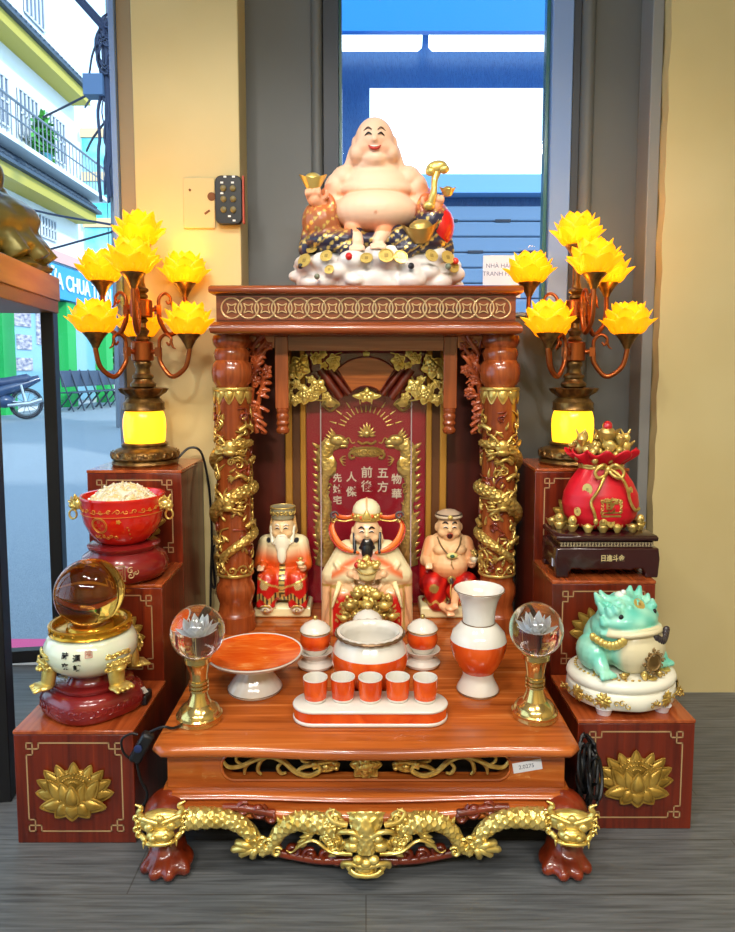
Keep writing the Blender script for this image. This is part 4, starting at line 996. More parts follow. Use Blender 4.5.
def pedestal(label, x, y0, y1, w, h, z_lo):
    t = thing('pedestal', label, 'pedestal', (x, (y0 + y1) / 2, 0), group='lotus fronted pedestals')
    d = y1 - y0
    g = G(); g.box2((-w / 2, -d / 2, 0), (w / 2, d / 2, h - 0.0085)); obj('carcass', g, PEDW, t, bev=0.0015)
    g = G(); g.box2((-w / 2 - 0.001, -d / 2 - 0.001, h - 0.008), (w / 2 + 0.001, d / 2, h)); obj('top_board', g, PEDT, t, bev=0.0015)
    zc = (z_lo + h) / 2 - 0.002; hh = (h - z_lo) / 2
    T = plane_map(0, -d / 2 - 0.0003, 0)
    g = G(); a = 0.0125
    ribbon(g, fret(-w / 2 + 0.025, w / 2 - 0.025, zc - hh + 0.028, zc + hh - 0.024, a), 0.0026, T)
    obj('fret_inlay', g, INLAY, t)
    obj('lotus_carving', lotus_relief((lambda p: V((p[0], -d / 2 - p[2], zc - 0.006 + p[1] * 0.9))), 0.158), LOTG, t, ang=60)
    return t
pedestal('lowest pedestal by the glass, under the jade bowl with the amber ball', -0.594, 1.34, 1.568, 0.243, 0.241, 0.0)
pedestal('middle height pedestal under the red pot of gold grain', -0.598, 1.572, 1.758, 0.243, 0.4705, 0.241)
pedestal('tallest pedestal behind the red pot, under a lit lotus lamp', -0.598, 1.762, 2.0, 0.243, 0.712, 0.4705)
pedestal('lowest pedestal under the turquoise toad, lotus carved on its front', 0.566, 1.384, 1.598, 0.245, 0.241, 0.0)
pedestal('middle height pedestal under the red money bag', 0.566, 1.602, 1.786, 0.245, 0.4705, 0.241)
pedestal('tallest pedestal behind the money bag, under a lit lotus lamp', 0.566, 1.79, 2.0, 0.245, 0.712, 0.4705)

# ------------------------------------------------------------------ lotus lamps
BRONZE = mat('antique bronze', rgb(88, 62, 34), 0.35, 0.75, rgb(150, 112, 56), 50, (1, 1, 1), (0.35, 0.7), 3)
COPPER = mat('brushed copper', rgb(158, 84, 40), 0.3, 0.85)
def petal_mat():
    m = bpy.data.materials.new('lit yellow lotus glass'); m.use_nodes = True
    nt = m.node_tree; N = nt.nodes; L = nt.links
    for n in list(N): N.remove(n)
    o = N.new('ShaderNodeOutputMaterial')
    tr = N.new('ShaderNodeBsdfTranslucent'); tr.inputs['Color'].default_value = (1.0, 0.80, 0.02, 1)
    df = N.new('ShaderNodeBsdfPrincipled'); df.inputs['Base Color'].default_value = (0.96, 0.72, 0.03, 1); df.inputs['Roughness'].default_value = 0.25
    df.inputs['Emission Color'].default_value = (1.0, 0.40, 0.004, 1); df.inputs['Emission Strength'].default_value = 0.75
    mx = N.new('ShaderNodeMixShader'); mx.inputs['Fac'].default_value = 0.5
    L.new(df.outputs[0], mx.inputs[1]); L.new(tr.outputs[0], mx.inputs[2]); L.new(mx.outputs[0], o.inputs['Surface'])
    return m
PETM = petal_mat()
BULB = mat('lit bulb', (1, 0.9, 0.5), 0.4, emit=(1, 0.66, 0.08), estr=30)
GLOW = mat('lit amber glass', rgb(246, 196, 40), 0.2, emit=(1, 0.5, 0.012), estr=1.8)
def lotus_geo():
    g = G()
    def layer(n, off, r0, r1, z0, z1, wd, curl):
        for k in range(n):
            a = 2 * pi * k / n + off
            def fn(u, v):
                x = (u * 2 - 1); w = wd * (sin(pi * min(1, (0.2 + 0.8 * v)) ** 1.0) ** 0.62 if v < 1 else 0.0) * (1 if v < 0.98 else 0.15)
                r = r0 + (r1 - r0) * v ** 0.7 + curl * max(0, v - 0.7) * 0.6 - 0.010 * x * x * -1 * (1 - v) ; z = z0 + (z1 - z0) * v ** 1.25
                r -= 0.012 * x * x * sin(pi * v) * 0.8; z += 0.008 * x * x * sin(pi * v)
                return V((r * cos(a) - x * w * sin(a), r * sin(a) + x * w * cos(a), z))
            g.grid(fn, 6, 8)
    layer(8, 0, 0.016, 0.075, 0.0, 0.044, 0.033, 0.03)
    layer(7, 0.35, 0.022, 0.064, 0.002, 0.070, 0.033, 0.012)
    layer(6, 0.1, 0.020, 0.046, 0.006, 0.090, 0.031, 0.008)
    layer(4, 0.5, 0.012, 0.024, 0.010, 0.092, 0.022, 0.004)
    g.v = [p * 0.94 for p in g.v]
    return g
LOTG_ = lotus_geo()
def lamp(label, loc, rot_mid, rot_low):
    t = thing('lotus_lamp', label, 'lamp', loc, group='lit lotus lamps')
    g = G(); g.lathe([(0.085, 0), (0.089, 0.006), (0.086, 0.013), (0.081, 0.016), (0.088, 0.022), (0.086, 0.034), (0.076, 0.043), (0.062, 0.047), (0.06, 0.05), (0.062, 0.056), (0.058, 0.06)], n=72, mod=lambda a, z: 1 + (0.035 * abs(sin(9 * a)) if 0.02 < z < 0.04 else 0))
    for k in range(20):
        a = k * pi / 10
        Tb_ = (lambda p, a=a: V(((0.0865 + p[2]) * cos(a + p[0] / 0.088), (0.0865 + p[2]) * sin(a + p[0] / 0.088), 0.028 + p[1])))
        g.petal((0, -0.008), pi / 2, 0.018, 0.011, 0.005, T=Tb_, nu=4, nv=4); g.spiral((0.0135, 0.0), 0.006, 1.2, 0, 0.002, 0.001, T=Tb_)
    obj('base', g, BRONZE, t)
    g = G(); g.lathe([(0.052, 0.0605), (0.054, 0.067), (0.0555, 0.085), (0.0565, 0.105), (0.0555, 0.125), (0.052, 0.14), (0.049, 0.146)], n=40); obj('glass_body', g, GLOW, t)
    g = G(); g.ell((0, 0, 0.135), (0.02, 0.02, 0.008))
    g = G(); g.lathe([(0.053, 0.1465), (0.056, 0.15), (0.053, 0.156), (0.054, 0.168), (0.049, 0.172), (0.046, 0.178), (0.04, 0.182), (0.045, 0.186), (0.058, 0.196), (0.064, 0.206), (0.06, 0.208), (0.04, 0.204), (0.026, 0.207)], n=64, mod=lambda a, z: 1 + (0.06 * cos(12 * a) if 0.188 < z < 0.2075 else 0.012 * cos(30 * a)))
    obj('dish', g, BRONZE, t)
    g = G(); g.lathe([(0.024, 0.207), (0.033, 0.212), (0.034, 0.22), (0.026, 0.226), (0.024, 0.232), (0.028, 0.236), (0.028, 0.242), (0.02, 0.248), (0.018, 0.262), (0.023, 0.27), (0.023, 0.276), (0.016, 0.285), (0.016, 0.335)], n=24)
    g.lathe([(0.0155, 0.33), (0.02, 0.339), (0.013, 0.347), (0.018, 0.356), (0.02, 0.362), (0.012, 0.37), (0.011, 0.382), (0.018, 0.39), (0.012, 0.397), (0.012, 0.447)], n=24)
    g.lathe([(0.0118, 0.4449), (0.018, 0.45), (0.018, 0.456), (0.012, 0.461), (0.02, 0.467), (0.02, 0.473), (0.013, 0.478), (0.010, 0.49), (0.010, 0.555)], n=24)
    obj('stem', g, BRONZE, t, ang=40)
    for z0, z1 in ((0.2805, 0.3325), (0.3975, 0.4445)):
        g = G(); g.lathe([(0.026, z0), (0.029, z0 + 0.003), (0.029, z1 - 0.003), (0.026, z1)], n=24); obj('hub', g, COPPER, t)
    def arm(ang, hz, cz, R):
        g = G()
        g.tube(smooth([(0.028, 0, hz), (0.048, 0, hz), (0.052, 0, hz - 0.03), (R - 0.05, 0, hz - 0.066), (R - 0.012, 0, hz - 0.042), (R, 0, hz + 0.0), (R, 0, cz)], 6), 0.0066, 8)
        g.tube(smooth([(0.05, 0, hz - 0.01), (0.05, 0, hz + 0.03), (0.068, 0, hz + 0.046), (0.084, 0, hz + 0.034), (0.078, 0, hz + 0.018), (0.070, 0, hz + 0.026)], 5), lambda f: 0.0055 * (1 - 0.5 * f), 7)
        g.tube(smooth([(0.082, 0, hz + 0.03), (0.088, 0, hz + 0.014), (0.096, 0, hz + 0.008)], 4), lambda f: 0.0045 * (1 - 0.6 * f), 6)
        g.box((0.046, 0, hz), (0.014, 0.016, 0.024))
        o = obj('arm', g, COPPER, t, rot=(0, 0, ang), ang=60)
        g = G(); g.lathe([(0.008, cz - 0.002), (0.011, cz + 0.006), (0.02, cz + 0.022), (0.03, cz + 0.034), (0.031, cz + 0.037), (0.012, cz + 0.036)], n=24, c=(R, 0, 0)); obj('cup', g, BRONZE, o)
        shade(o, (R, 0, cz + 0.036), ang)
    def shade(par, p, ang):
        s = obj('lotus_shade', LOTG_, PETM, par, loc=p, rot=(0, 0, RND.uniform(0, 1)), ang=180)
        m = s.modifiers.new('thickness', 'SOLIDIFY'); m.thickness = 0.0014
        g = G(); g.ell((0, 0, 0.03), (0.016, 0.016, 0.02), n=12, m=8); obj('bulb', g, BULB, par, loc=p)
        ld = bpy.data.lights.new('bulb_light', 'POINT'); ld.energy = 0.55; ld.color = (1, 0.5, 0.04); ld.shadow_soft_size = 0.02
        lo = bpy.data.objects.new('bulb_light', ld); COL.objects.link(lo); lo.parent = par; lo.location = V(p) + V((0, 0, 0.072))
    for k in range(3): arm(radians(rot_mid + 120 * k), 0.42, 0.462, 0.127)
    for k in range(3): arm(radians(rot_low + 120 * k), 0.305, 0.315, 0.134)
    g = G(); g.lathe([(0.010, 0.553), (0.013, 0.56), (0.022, 0.575), (0.031, 0.588), (0.031, 0.591), (0.012, 0.59)], n=24); tc = obj('cup', g, BRONZE, t)
    shade(tc, (0, 0, 0.59), 0)
    return t
lamp('lotus lamp with seven lit yellow glass lotuses, above the red pot beside the glass', (-0.604, 1.876, 0.7125), -80, -10)
lamp('lotus lamp with seven lit yellow glass lotuses, behind the red money bag', (0.568, 1.892, 0.7125), -87, -16)
# ------------------------------------------------------------------ offerings set on the table
ORC = mat('orange marbled porcelain', rgb(206, 62, 14), 0.14, 0, rgb(232, 98, 34), 9, (1, 1, 1), (0.35, 0.6), 6, coat=0.5, distort=1.6, col3=rgb(246, 150, 84))
ORT = mat('bright orange marbled glaze', rgb(232, 84, 16), 0.14, 0, rgb(244, 116, 36), 12, (1, 4, 1), (0.4, 0.62), 6, coat=0.5, distort=1.2, col3=rgb(252, 180, 110))
GREYRIM = mat('brown gilt line', rgb(120, 92, 62), 0.3, 0.5)
BRASS = mat('polished brass', rgb(216, 184, 112), 0.18, 0.92)
BRASSY = mat('yellow brass', rgb(224, 186, 60), 0.18, 0.9)
def glass_mat(name, col, ior=1.5):
    m = mat(name, col, 0.0, trans=1.0, ior=ior); return m
CRYST = glass_mat('clear crystal', (0.98, 0.99, 1.0))
Z0 = ZT + 0.0005
# fruit plate on a foot
t = thing('fruit_stand', 'wide orange marbled plate on a white flared foot', 'fruit stand', (-0.253, 1.518, Z0))
g = G(); g.lathe([(0.058, 0), (0.0615, 0.004), (0.06, 0.010), (0.05, 0.024), (0.036, 0.044), (0.032, 0.056), (0.036, 0.064)], n=64, mod=lambda a, z: 1 + (0.012 * sin(24 * a) if 0.008 < z < 0.05 else 0)); obj('foot', g, WHITEG, t)
g = G(); g.lathe([(0.034, 0.0645), (0.05, 0.067), (0.085, 0.073), (0.103, 0.081), (0.1085, 0.088), (0.108, 0.0905), (0.104, 0.0895), (0.099, 0.087)], n=72, capt=False); obj('plate_rim', g, WHITEG, t)
g = G(); g.lathe([(0.104, 0.0898), (0.09, 0.0868), (0.06, 0.085), (0.001, 0.0845)], n=72, capb=False); obj('plate_glaze', g, ORT, t)
g = G(); g.tube([(0.0612 * cos(k * pi / 32), 0.0612 * sin(k * pi / 32), 0.006) for k in range(64)], 0.0012, 5, closed=True); obj('foot_line', g, GREYRIM, t)
# incense bowl
t = thing('incense_bowl', 'large orange and white incense bowl with wide gilt rimmed mouth', 'bowl', (0.009, 1.555, Z0)); t.scale = (1.0, 1.0, 1.1)
g = G(); g.lathe([(0.05, 0.0), (0.058, 0.004), (0.062, 0.010), (0.078, 0.024), (0.088, 0.044), (0.0895, 0.058), (0.086, 0.072)], n=72, capt=False); obj('body', g, ORC, t)
g = G(); g.lathe([(0.086, 0.0722), (0.082, 0.083), (0.073, 0.094), (0.070, 0.1), (0.0725, 0.104), (0.078, 0.107), (0.0765, 0.112), (0.070, 0.112), (0.064, 0.105), (0.062, 0.098), (0.066, 0.085), (0.072, 0.06), (0.06, 0.03), (0.001, 0.02)], n=72, capb=False, capt=False); obj('neck', g, WHITEG, t)
g = G(); g.tube([(0.0785 * cos(k * pi / 36), 0.0785 * sin(k * pi / 36), 0.108) for k in range(72)], [0.0034 + 0.0008 * sin(k * 2.1) for k in range(72)], 6, closed=True); obj('gilt_rim', g, GREYRIM, t)
# water cup tray with five cups
t = thing('cup_tray', 'long white and orange porcelain tray holding five small cups', 'tray', (0.009, 1.39, Z0)); t.scale = (1.05, 1.05, 1.05)
def stadium(hl, r): 
    return lambda i: [(hl - r + (r - i) * cos(a), (r - i) * sin(a)) for a in [-pi / 2 + pi * k / 16 for k in range(17)]] + [(-hl + r + (r - i) * cos(a), (r - i) * sin(a)) for a in [pi / 2 + pi * k / 16 for k in range(17)]]
g = G(); g.slab(stadium(0.154, 0.043), [(0.003, 0), (0, 0.002), (0, 0.007), (0.003, 0.009)]); obj('foot', g, WHITEG, t, ang=60)
g = G(); g.slab(stadium(0.1525, 0.0415), [(0, 0.0085), (0, 0.0265)]); obj('band', g, ORC, t)
g = G(); g.slab(stadium(0.1545, 0.0435), [(0.002, 0.0267), (0, 0.0285), (0.0, 0.0315), (0.0025, 0.034)]); obj('top', g, WHITEG, t, ang=60)
def cup_geo():
    a = G(); a.lathe([(0.0195, 0.0), (0.0215, 0.002), (0.022, 0.0055)], n=36, capt=False)
    b = G(); b.lathe([(0.022, 0.0056), (0.0235, 0.02), (0.0245, 0.0425)], n=36, capb=False, capt=False)
    c = G(); c.lathe([(0.0245, 0.0427), (0.0242, 0.0445), (0.0225, 0.0445), (0.0215, 0.04), (0.0195, 0.012), (0.001, 0.009)], n=36, capb=False, capt=False)
    return a, b, c
def make_cup(loc, label):
    t = thing('tea_cup', label, 'cup', loc, group='five small cups on the tray'); t.scale = (1.05, 1.05, 1.12)
    a, b, c = cup_geo()
    obj('foot_ring', a, WHITEG, t); obj('body', b, ORC, t); obj('lip', c, WHITEG, t); return t
pos = ['leftmost of the five orange cups on the white tray', 'second orange cup from the left on the white tray', 'middle one of the five orange cups on the white tray', 'fourth orange cup from the left on the white tray', 'rightmost of the five orange cups on the white tray']
c0 = make_cup((-0.106, 1.394, Z0 + 0.0362), pos[0])
for i in range(1, 5):
    c = dup(c0); c.location = (-0.106 + 0.0575 * i, 1.394 + 0.003 * (i % 2), Z0 + 0.0362); c['label'] = pos[i]; c.rotation_euler = (0, 0, i * 1.3)
# lidded jars on saucers
def make_jar(loc, label):
    t = thing('lidded_jar', label, 'jar', loc, group='lidded jars round the incense bowl')
    g = G(); g.lathe([(0.036, 0), (0.042, 0.003), (0.044, 0.009), (0.036, 0.016), (0.028, 0.022), (0.032, 0.028), (0.042, 0.036), (0.044, 0.041), (0.041, 0.041), (0.03, 0.034), (0.02, 0.033)], n=48); obj('stand', g, WHITEG, t)
    g = G(); g.lathe([(0.022, 0.0335), (0.026, 0.038), (0.031, 0.045), (0.033, 0.05)], n=48, capt=False); obj('bowl_foot', g, WHITEG, t)
    g = G(); g.lathe([(0.033, 0.0502), (0.0375, 0.062), (0.038, 0.072), (0.0345, 0.084)], n=48, capb=False); obj('body', g, ORC, t)
    g = G(); g.lathe([(0.0345, 0.0842), (0.0355, 0.088), (0.0375, 0.091), (0.036, 0.097), (0.026, 0.107), (0.012, 0.114), (0.005, 0.117)], n=48); l = obj('lid', g, WHITEG, t)
    g = G(); g.lathe([(0.004, 0.117), (0.006, 0.121), (0.0055, 0.125), (0.002, 0.128)], n=16); g.tube([(0.0378 * cos(k * pi / 24), 0.0378 * sin(k * pi / 24), 0.091) for k in range(48)], 0.0012, 5, closed=True); obj('knob', g, mat('gilt knob', rgb(196, 164, 96), 0.25, 0.7), l)
    return t
j0 = make_jar((-0.124, 1.642, Z0), 'orange and white lidded jar between the fruit stand and the incense bowl')
j = dup(j0); j.location = (0.139, 1.65, Z0); j['label'] = 'orange and white lidded jar between the incense bowl and the vase'
j = dup(j0); j.location = (0.004, 1.715, Z0 ); j['label'] = 'lidded jar behind the incense bowl, only its white lid showing'
# vase
t = thing('vase', 'tall white vase with a broad orange marbled belly and flared mouth', 'vase', (0.254, 1.512, Z0)); t.scale = (1.04, 1.04, 1.02)
g = G(); g.lathe([(0.043, 0), (0.0455, 0.004), (0.044, 0.012), (0.036, 0.026), (0.0325, 0.038), (0.035, 0.047)], n=56, capt=False); obj('foot', g, WHITEG, t)
g = G(); g.lathe([(0.035, 0.0472), (0.046, 0.062), (0.056, 0.085), (0.0605, 0.108), (0.0605, 0.118)], n=56, capb=False, capt=False); obj('belly', g, ORC, t)
g = G(); g.lathe([(0.0605, 0.1182), (0.056, 0.135), (0.043, 0.15), (0.0345, 0.158), (0.0345, 0.166), (0.036, 0.185), (0.041, 0.208), (0.050, 0.226), (0.055, 0.231), (0.053, 0.2335), (0.046, 0.226), (0.036, 0.205), (0.031, 0.18), (0.031, 0.16), (0.05, 0.12), (0.03, 0.05), (0.001, 0.045)], n=56, capb=False, capt=False, mod=lambda a, z: 1 + (0.004 * sin(40 * a) if 0.17 < z < 0.215 else 0)); obj('neck', g, WHITEG, t)
g = G()
for r, z in ((0.0352, 0.158), (0.0352, 0.1545), (0.054, 0.2322), (0.0452, 0.004)): g.tube([(r * cos(k * pi / 28), r * sin(k * pi / 28), z) for k in range(56)], 0.0013, 5, closed=True)
obj('gilt_line', g, GREYRIM, t)
# crystal ball lamps
LOTW = mat('frosted white etching', rgb(240, 240, 240), 0.6, emit=None, alpha=1)
def ball_lamp(label, loc, cord_dir):
    t = thing('crystal_ball_lamp', label, 'lamp', loc, group='crystal ball lamps')
    g = G(); g.lathe([(0.046, 0), (0.047, 0.002), (0.0465, 0.009), (0.0475, 0.011), (0.0475, 0.014), (0.044, 0.017), (0.043, 0.021), (0.037, 0.030), (0.025, 0.038), (0.019, 0.052), (0.0165, 0.064), (0.0205, 0.065), (0.0205, 0.069), (0.0165, 0.070), (0.0165, 0.0725), (0.0205, 0.0735), (0.0205, 0.0775), (0.0165, 0.0785), (0.0165, 0.081), (0.0205, 0.082), (0.0205, 0.086), (0.0175, 0.087), (0.019, 0.1), (0.024, 0.122), (0.0285, 0.127), (0.0285, 0.137), (0.026, 0.138), (0.022, 0.132), (0.001, 0.131)], n=56); obj('base', g, BRASS, t, ang=30)
    g = G(); g.ell((0, 0, 0.188), 0.0555, n=56, m=36); b = obj('ball', g, CRYST, t, ang=180)
    g = G()
    for n, r0, r1, z1, w, o in ((8, 0.004, 0.03, 0.010, 0.0085, 0), (8, 0.003, 0.022, 0.021, 0.008, 0.4), (6, 0.002, 0.012, 0.027, 0.007, 0.1)):
        for k in range(n):
            a = k * 2 * pi / n + o
            def fn(u, v):
                x = u * 2 - 1; ww = w * sin(pi * (0.12 + 0.88 * v)) + 1e-4; r = r0 + (r1 - r0) * v; z = 0.183 + z1 * v ** 1.5
                return V((r * cos(a) - x * ww * sin(a), r * sin(a) + x * ww * cos(a), z))
            g.grid(fn, 4, 6)
    e = obj('etched_lotus', g, LOTW, b); m = e.modifiers.new('thickness', 'SOLIDIFY'); m.thickness = 0.0008
    return t
ball_lamp('crystal ball lamp on brass stem, beside the orange fruit stand', (-0.347, 1.38, Z0), -1)
ball_lamp('crystal ball lamp on brass stem, between the vase and the toad', (0.3545, 1.395, Z0), 1)
# ------------------------------------------------------------------ painted figures
GC = (0.80, 0.58, 0.16, 0.6)      # gilding, alpha channel carries the metal
GD = (0.50, 0.33, 0.09, 0.6)
def c4(r, g, b): return (*rgb(r, g, b), 0.0)
def mixc(a, b, t):
    t = max(0, min(1, t)); return tuple(x + (y - x) * t for x, y in zip(a, b))
def ss(a, b, x):
    t = max(0, min(1, (x - a) / (b - a))) if a != b else float(x > a); return t * t * (3 - 2 * t)
def face(g, c, r, T=None, brow=c4(40, 28, 24), eye=c4(30, 22, 20), mouth='smile', browlift=0.0, lip=c4(196, 60, 48), thin=1.0):
    """painted features laid on an ellipsoid head: closed smiling eyes, brows, lips"""
    def S(u, v, e=0.0): return V((c[0] + r[0] * u, c[1] - r[1] * sqrt(max(0.02, 1 - u * u - v * v)) - e, c[2] + r[2] * v))
    w = r[0]
    for s in (-1, 1):
        g.tube(smooth([S(s * 0.16, 0.30 + browlift, 0.001), S(s * 0.36, 0.42 + browlift, 0.001), S(s * 0.60, 0.30 + browlift, 0.0)], 5), lambda f: w * 0.055 * thin * (0.5 + sin(pi * f)), 6, col=brow)
        g.tube(smooth([S(s * 0.16, 0.08, 0.001), S(s * 0.34, 0.17, 0.001), S(s * 0.54, 0.07, 0.0)], 5), lambda f: w * 0.03 * (0.6 + sin(pi * f)), 6, col=eye)
        if thin == 1.0: g.tube(smooth([S(s * 0.2, 0.13, 0.0), S(s * 0.34, 0.2, 0.0), S(s * 0.5, 0.13, 0.0)], 5), w * 0.05, 6, col=c4(244, 236, 226))
    if mouth == 'smile':
        pts = [S(-0.34, -0.36, 0.002), S(-0.18, -0.47, 0.003), S(0, -0.5, 0.004), S(0.18, -0.47, 0.003), S(0.34, -0.36, 0.002)]
        g.tube(smooth(pts, 4), lambda f: w * 0.10 * sin(pi * (0.06 + 0.88 * f)), 7, col=lip)
        g.tube(smooth([S(-0.26, -0.385, 0.005), S(0, -0.43, 0.007), S(0.26, -0.385, 0.005)], 4), lambda f: w * 0.045 * sin(pi * (0.06 + 0.88 * f)), 6, col=c4(250, 244, 236))
    elif mouth == 'open':
        g.ell(S(0, -0.5, -0.002), (w * 0.22, w * 0.12, w * 0.24), n=14, m=10, col=c4(60, 22, 18)); g.tube([S(0.24 * cos(k * pi / 8), -0.48 + 0.2 * sin(k * pi / 8), 0.001) for k in range(16)], w * 0.04, 5, closed=True, col=c4(200, 90, 70))
def headblobs(g, c, r, jowl=1.0, ears=True, lobes=True, nose=True):
    x, y, z = c; a, b, h = r
    g.ell(c, r, n=24, m=16)
    for s in (-1, 1):
        g.ell((x + s * a * 0.45, y - b * 0.45, z - h * 0.32), (a * 0.46 * jowl, b * 0.45, h * 0.36))
        if ears:
            g.ell((x + s * a * 1.0, y + b * 0.05, z - h * 0.02), (a * 0.16, b * 0.24, h * 0.3))
            if lobes: g.ell((x + s * a * 1.06, y, z - h * 0.5), (a * 0.2, b * 0.24, h * 0.38))
    g.ell((x, y - b * 0.45, z - h * 0.62), (a * 0.55, b * 0.4, h * 0.3))
    if nose:
        g.ell((x, y - b * 1.0, z - h * 0.1), (a * 0.17, b * 0.17, h * 0.13)); g.cap((x, y - b * 0.95, z + h * 0.2), (x, y - b * 1.02, z - h * 0.06), a * 0.07, a * 0.1)
def ingot_geo(s=1.0, col=GC):
    """boat shaped gold ingot with a domed middle, about 0.03 wide at s = 1"""
    g = G()
    def fn(u, v):
        a = 2 * pi * u; q = v
        r = 0.4 + 0.6 * q; x = 0.015 * r * cos(a); y = 0.009 * r * sin(a); z = 0.010 * q ** 1.2 + 0.0052 * q * (cos(a) ** 2)
        return V((x * s, y * s, z * s))
    g.grid(fn, 24, 6, col=col); g.ell((0, 0, 0.0085 * s), (0.0105 * s, 0.0072 * s, 0.0085 * s), n=14, m=8, col=col)
    g.ell((0, 0, 0.002 * s), (0.006 * s, 0.0036 * s, 0.003 * s), n=12, m=6, col=col)
    return g
def coin_geo(r, col=GC):
    g = G(); g.lathe([(r * 0.96, 0), (r, r * 0.06), (r * 0.97, r * 0.16), (r * 0.82, r * 0.17), (r * 0.78, r * 0.1), (r * 0.3, r * 0.1)], n=28, col=col)
    g.box((0, 0, r * 0.11), (r * 0.5, r * 0.5, r * 0.08), col=GD)
    for k in range(4): a = k * pi / 2 + pi / 4 * 0; g.box((r * 0.54 * cos(a), r * 0.54 * sin(a), r * 0.12), (r * 0.2, r * 0.26, r * 0.07), rot=(0, 0, a), col=col)
    return g
ING = ingot_geo(); 
# ---- laughing buddha on the shrine roof
KB = 0.00284
bud = thing('buddha_statue', 'laughing bare bellied buddha statue on a white cloud base on the altar roof', 'statue', (0.0285, 1.985, 1.1872)); bud.scale = (0.96, 1, 1)
def B(x, y, d=0.0): return V(((x - 376) * KB, d, (283 - y) * KB))
SK = c4(240, 198, 168); SKO = c4(232, 132, 76); SKP = c4(244, 204, 174)
g = G()
g.ell(B(376, 196, 0.02), (0.118, 0.09, 0.10), n=28, m=18); g.ell(B(375, 208, -0.035), (0.125, 0.094, 0.062), n=28, m=18)
g.ell(B(376, 180, -0.005), (0.11, 0.076, 0.052), n=28, m=18); g.ell(B(376, 170, 0.0), (0.082, 0.066, 0.05)); g.ell(B(376, 186, -0.03), (0.105, 0.058, 0.03), n=28, m=14)
for s in (-1, 1):
    g.ell(B(376 + s * 32, 174, 0.0), (0.042, 0.055, 0.04)); g.ell(B(376 + s * 40, 182, 0.0), (0.036, 0.05, 0.044))
    g.cap(B(376 + s * 40, 180, 0), B(376 + s * 46, 204, -0.015), 0.038, 0.032)
g.cap(B(376, 172, 0), B(374, 150, -0.01), 0.055, 0.05)
HC = B(374, 141.5, -0.03); HR = (0.057, 0.056, 0.067)
headblobs(g, HC, HR, 1.25)
for s in (-1, 1):
    g.ell(B(374 + s * 16, 153, -0.045), (0.026, 0.03, 0.026)); g.cap(B(374 + s * 22, 146, -0.015), B(374 + s * 25, 160, -0.02), 0.011, 0.015)
g.ell(B(374, 159, -0.055), (0.036, 0.028, 0.022)); g.ell(B(374, 164, -0.035), (0.05, 0.035, 0.022))
g.cap(B(357, 240, -0.1), B(352, 226, -0.07), 0.019, 0.026); g.cap(B(378, 238, -0.1), B(386, 224, -0.07), 0.019, 0.026)
for i in range(5):
    g.cap(B(351 + i * 3.2, 245, -0.112), B(351 + i * 3.2, 248, -0.122), 0.0068 - 0.0005 * i, 0.006 - 0.0005 * i, 8); g.cap(B(371 + i * 3.2, 243.5, -0.115), B(371 + i * 3.2, 246.5, -0.125), 0.0066, 0.0056, 8)
def bcol(p, n):
    c = SK
    hx, hz = p.x / KB + 376, 283 - p.z / KB
    # airbrushed orange at the robe edge, cheeks and folds
    c = mixc(c, SKO, 0.75 * ss(40, 54, abs(hx - 376)) * (hz > 180))
    c = mixc(c, SKO, 0.8 * ss(217, 226, hz) * (hz < 230))
    c = mixc(c, SKO, 0.55 * ss(0.75, 0.98, 1 - abs(hz - 190) / 8) * (abs(hx - 376) < 40) * (p.y < -0.02))
    d = min((V((p.x - HC.x - s * 0.026, 0, p.z - HC.z + 0.02))).length for s in (-1, 1)); c = mixc(c, c4(238, 150, 112), 0.5 * (1 - ss(0.006, 0.024, d)) * (hz < 160))
    d = hypot(hx - 375, hz - 214); c = mixc(c, c4(196, 110, 70), 0.7 * (1 - ss(0.6, 2.4, d)) * (p.y < 0))
    return c
rm = remesh(g, 0.0042, 3, bcol); obj('body', rm, PAINTM, bud, ang=180)
g = G(); face(g, HC, (HR[0] * 0.9, HR[1] * 1.05, HR[2] * 0.9), mouth='smile', brow=c4(96, 66, 50), thin=0.6); obj('face', g, PAINT, bud, ang=180)
# robe
g = G()
NAV = c4(44, 40, 62); ORB = c4(206, 110, 60)
for s in (-1, 1):
    g.ell(B(376 + s * 55, 219, -0.035), (0.058, 0.082, 0.066), (0, s * 0.3, 0)); g.ell(B(376 + s * 40, 237, -0.06), (0.09, 0.062, 0.036)); g.cap(B(376 + s * 62, 214, -0.04), B(376 + s * 70, 244, -0.05), 0.03, 0.026); g.cap(B(376 + s * 22, 232, -0.075), B(376 + s * 30, 246, -0.095), 0.03, 0.026)
    g.cap(B(376 + s * 46, 190, 0.02), B(376 + s * 56, 208, -0.03), 0.04, 0.042)
    g.ell(B(376 + s * 58, 236, 0.01), (0.055, 0.09, 0.05))
    g.tube(smooth([B(376 + s * 60, 205, -0.06), B(376 + s * 50, 196, -0.075), B(376 + s * 44, 205, -0.08), B(376 + s * 48, 218, -0.09)], 5), 0.014, 8)
    for k in range(4): g.tube(smooth([B(376 + s * (66 - 4 * k), 226 + 3 * k, -0.07 - 0.01 * k), B(376 + s * (46 - 4 * k), 243, -0.105), B(376 + s * (24 - 2 * k), 246, -0.11)], 5), 0.009, 7)
g.ell(B(376, 215, 0.06), (0.16, 0.05, 0.11)); g.ell(B(376, 236, -0.02), (0.13, 0.08, 0.03))
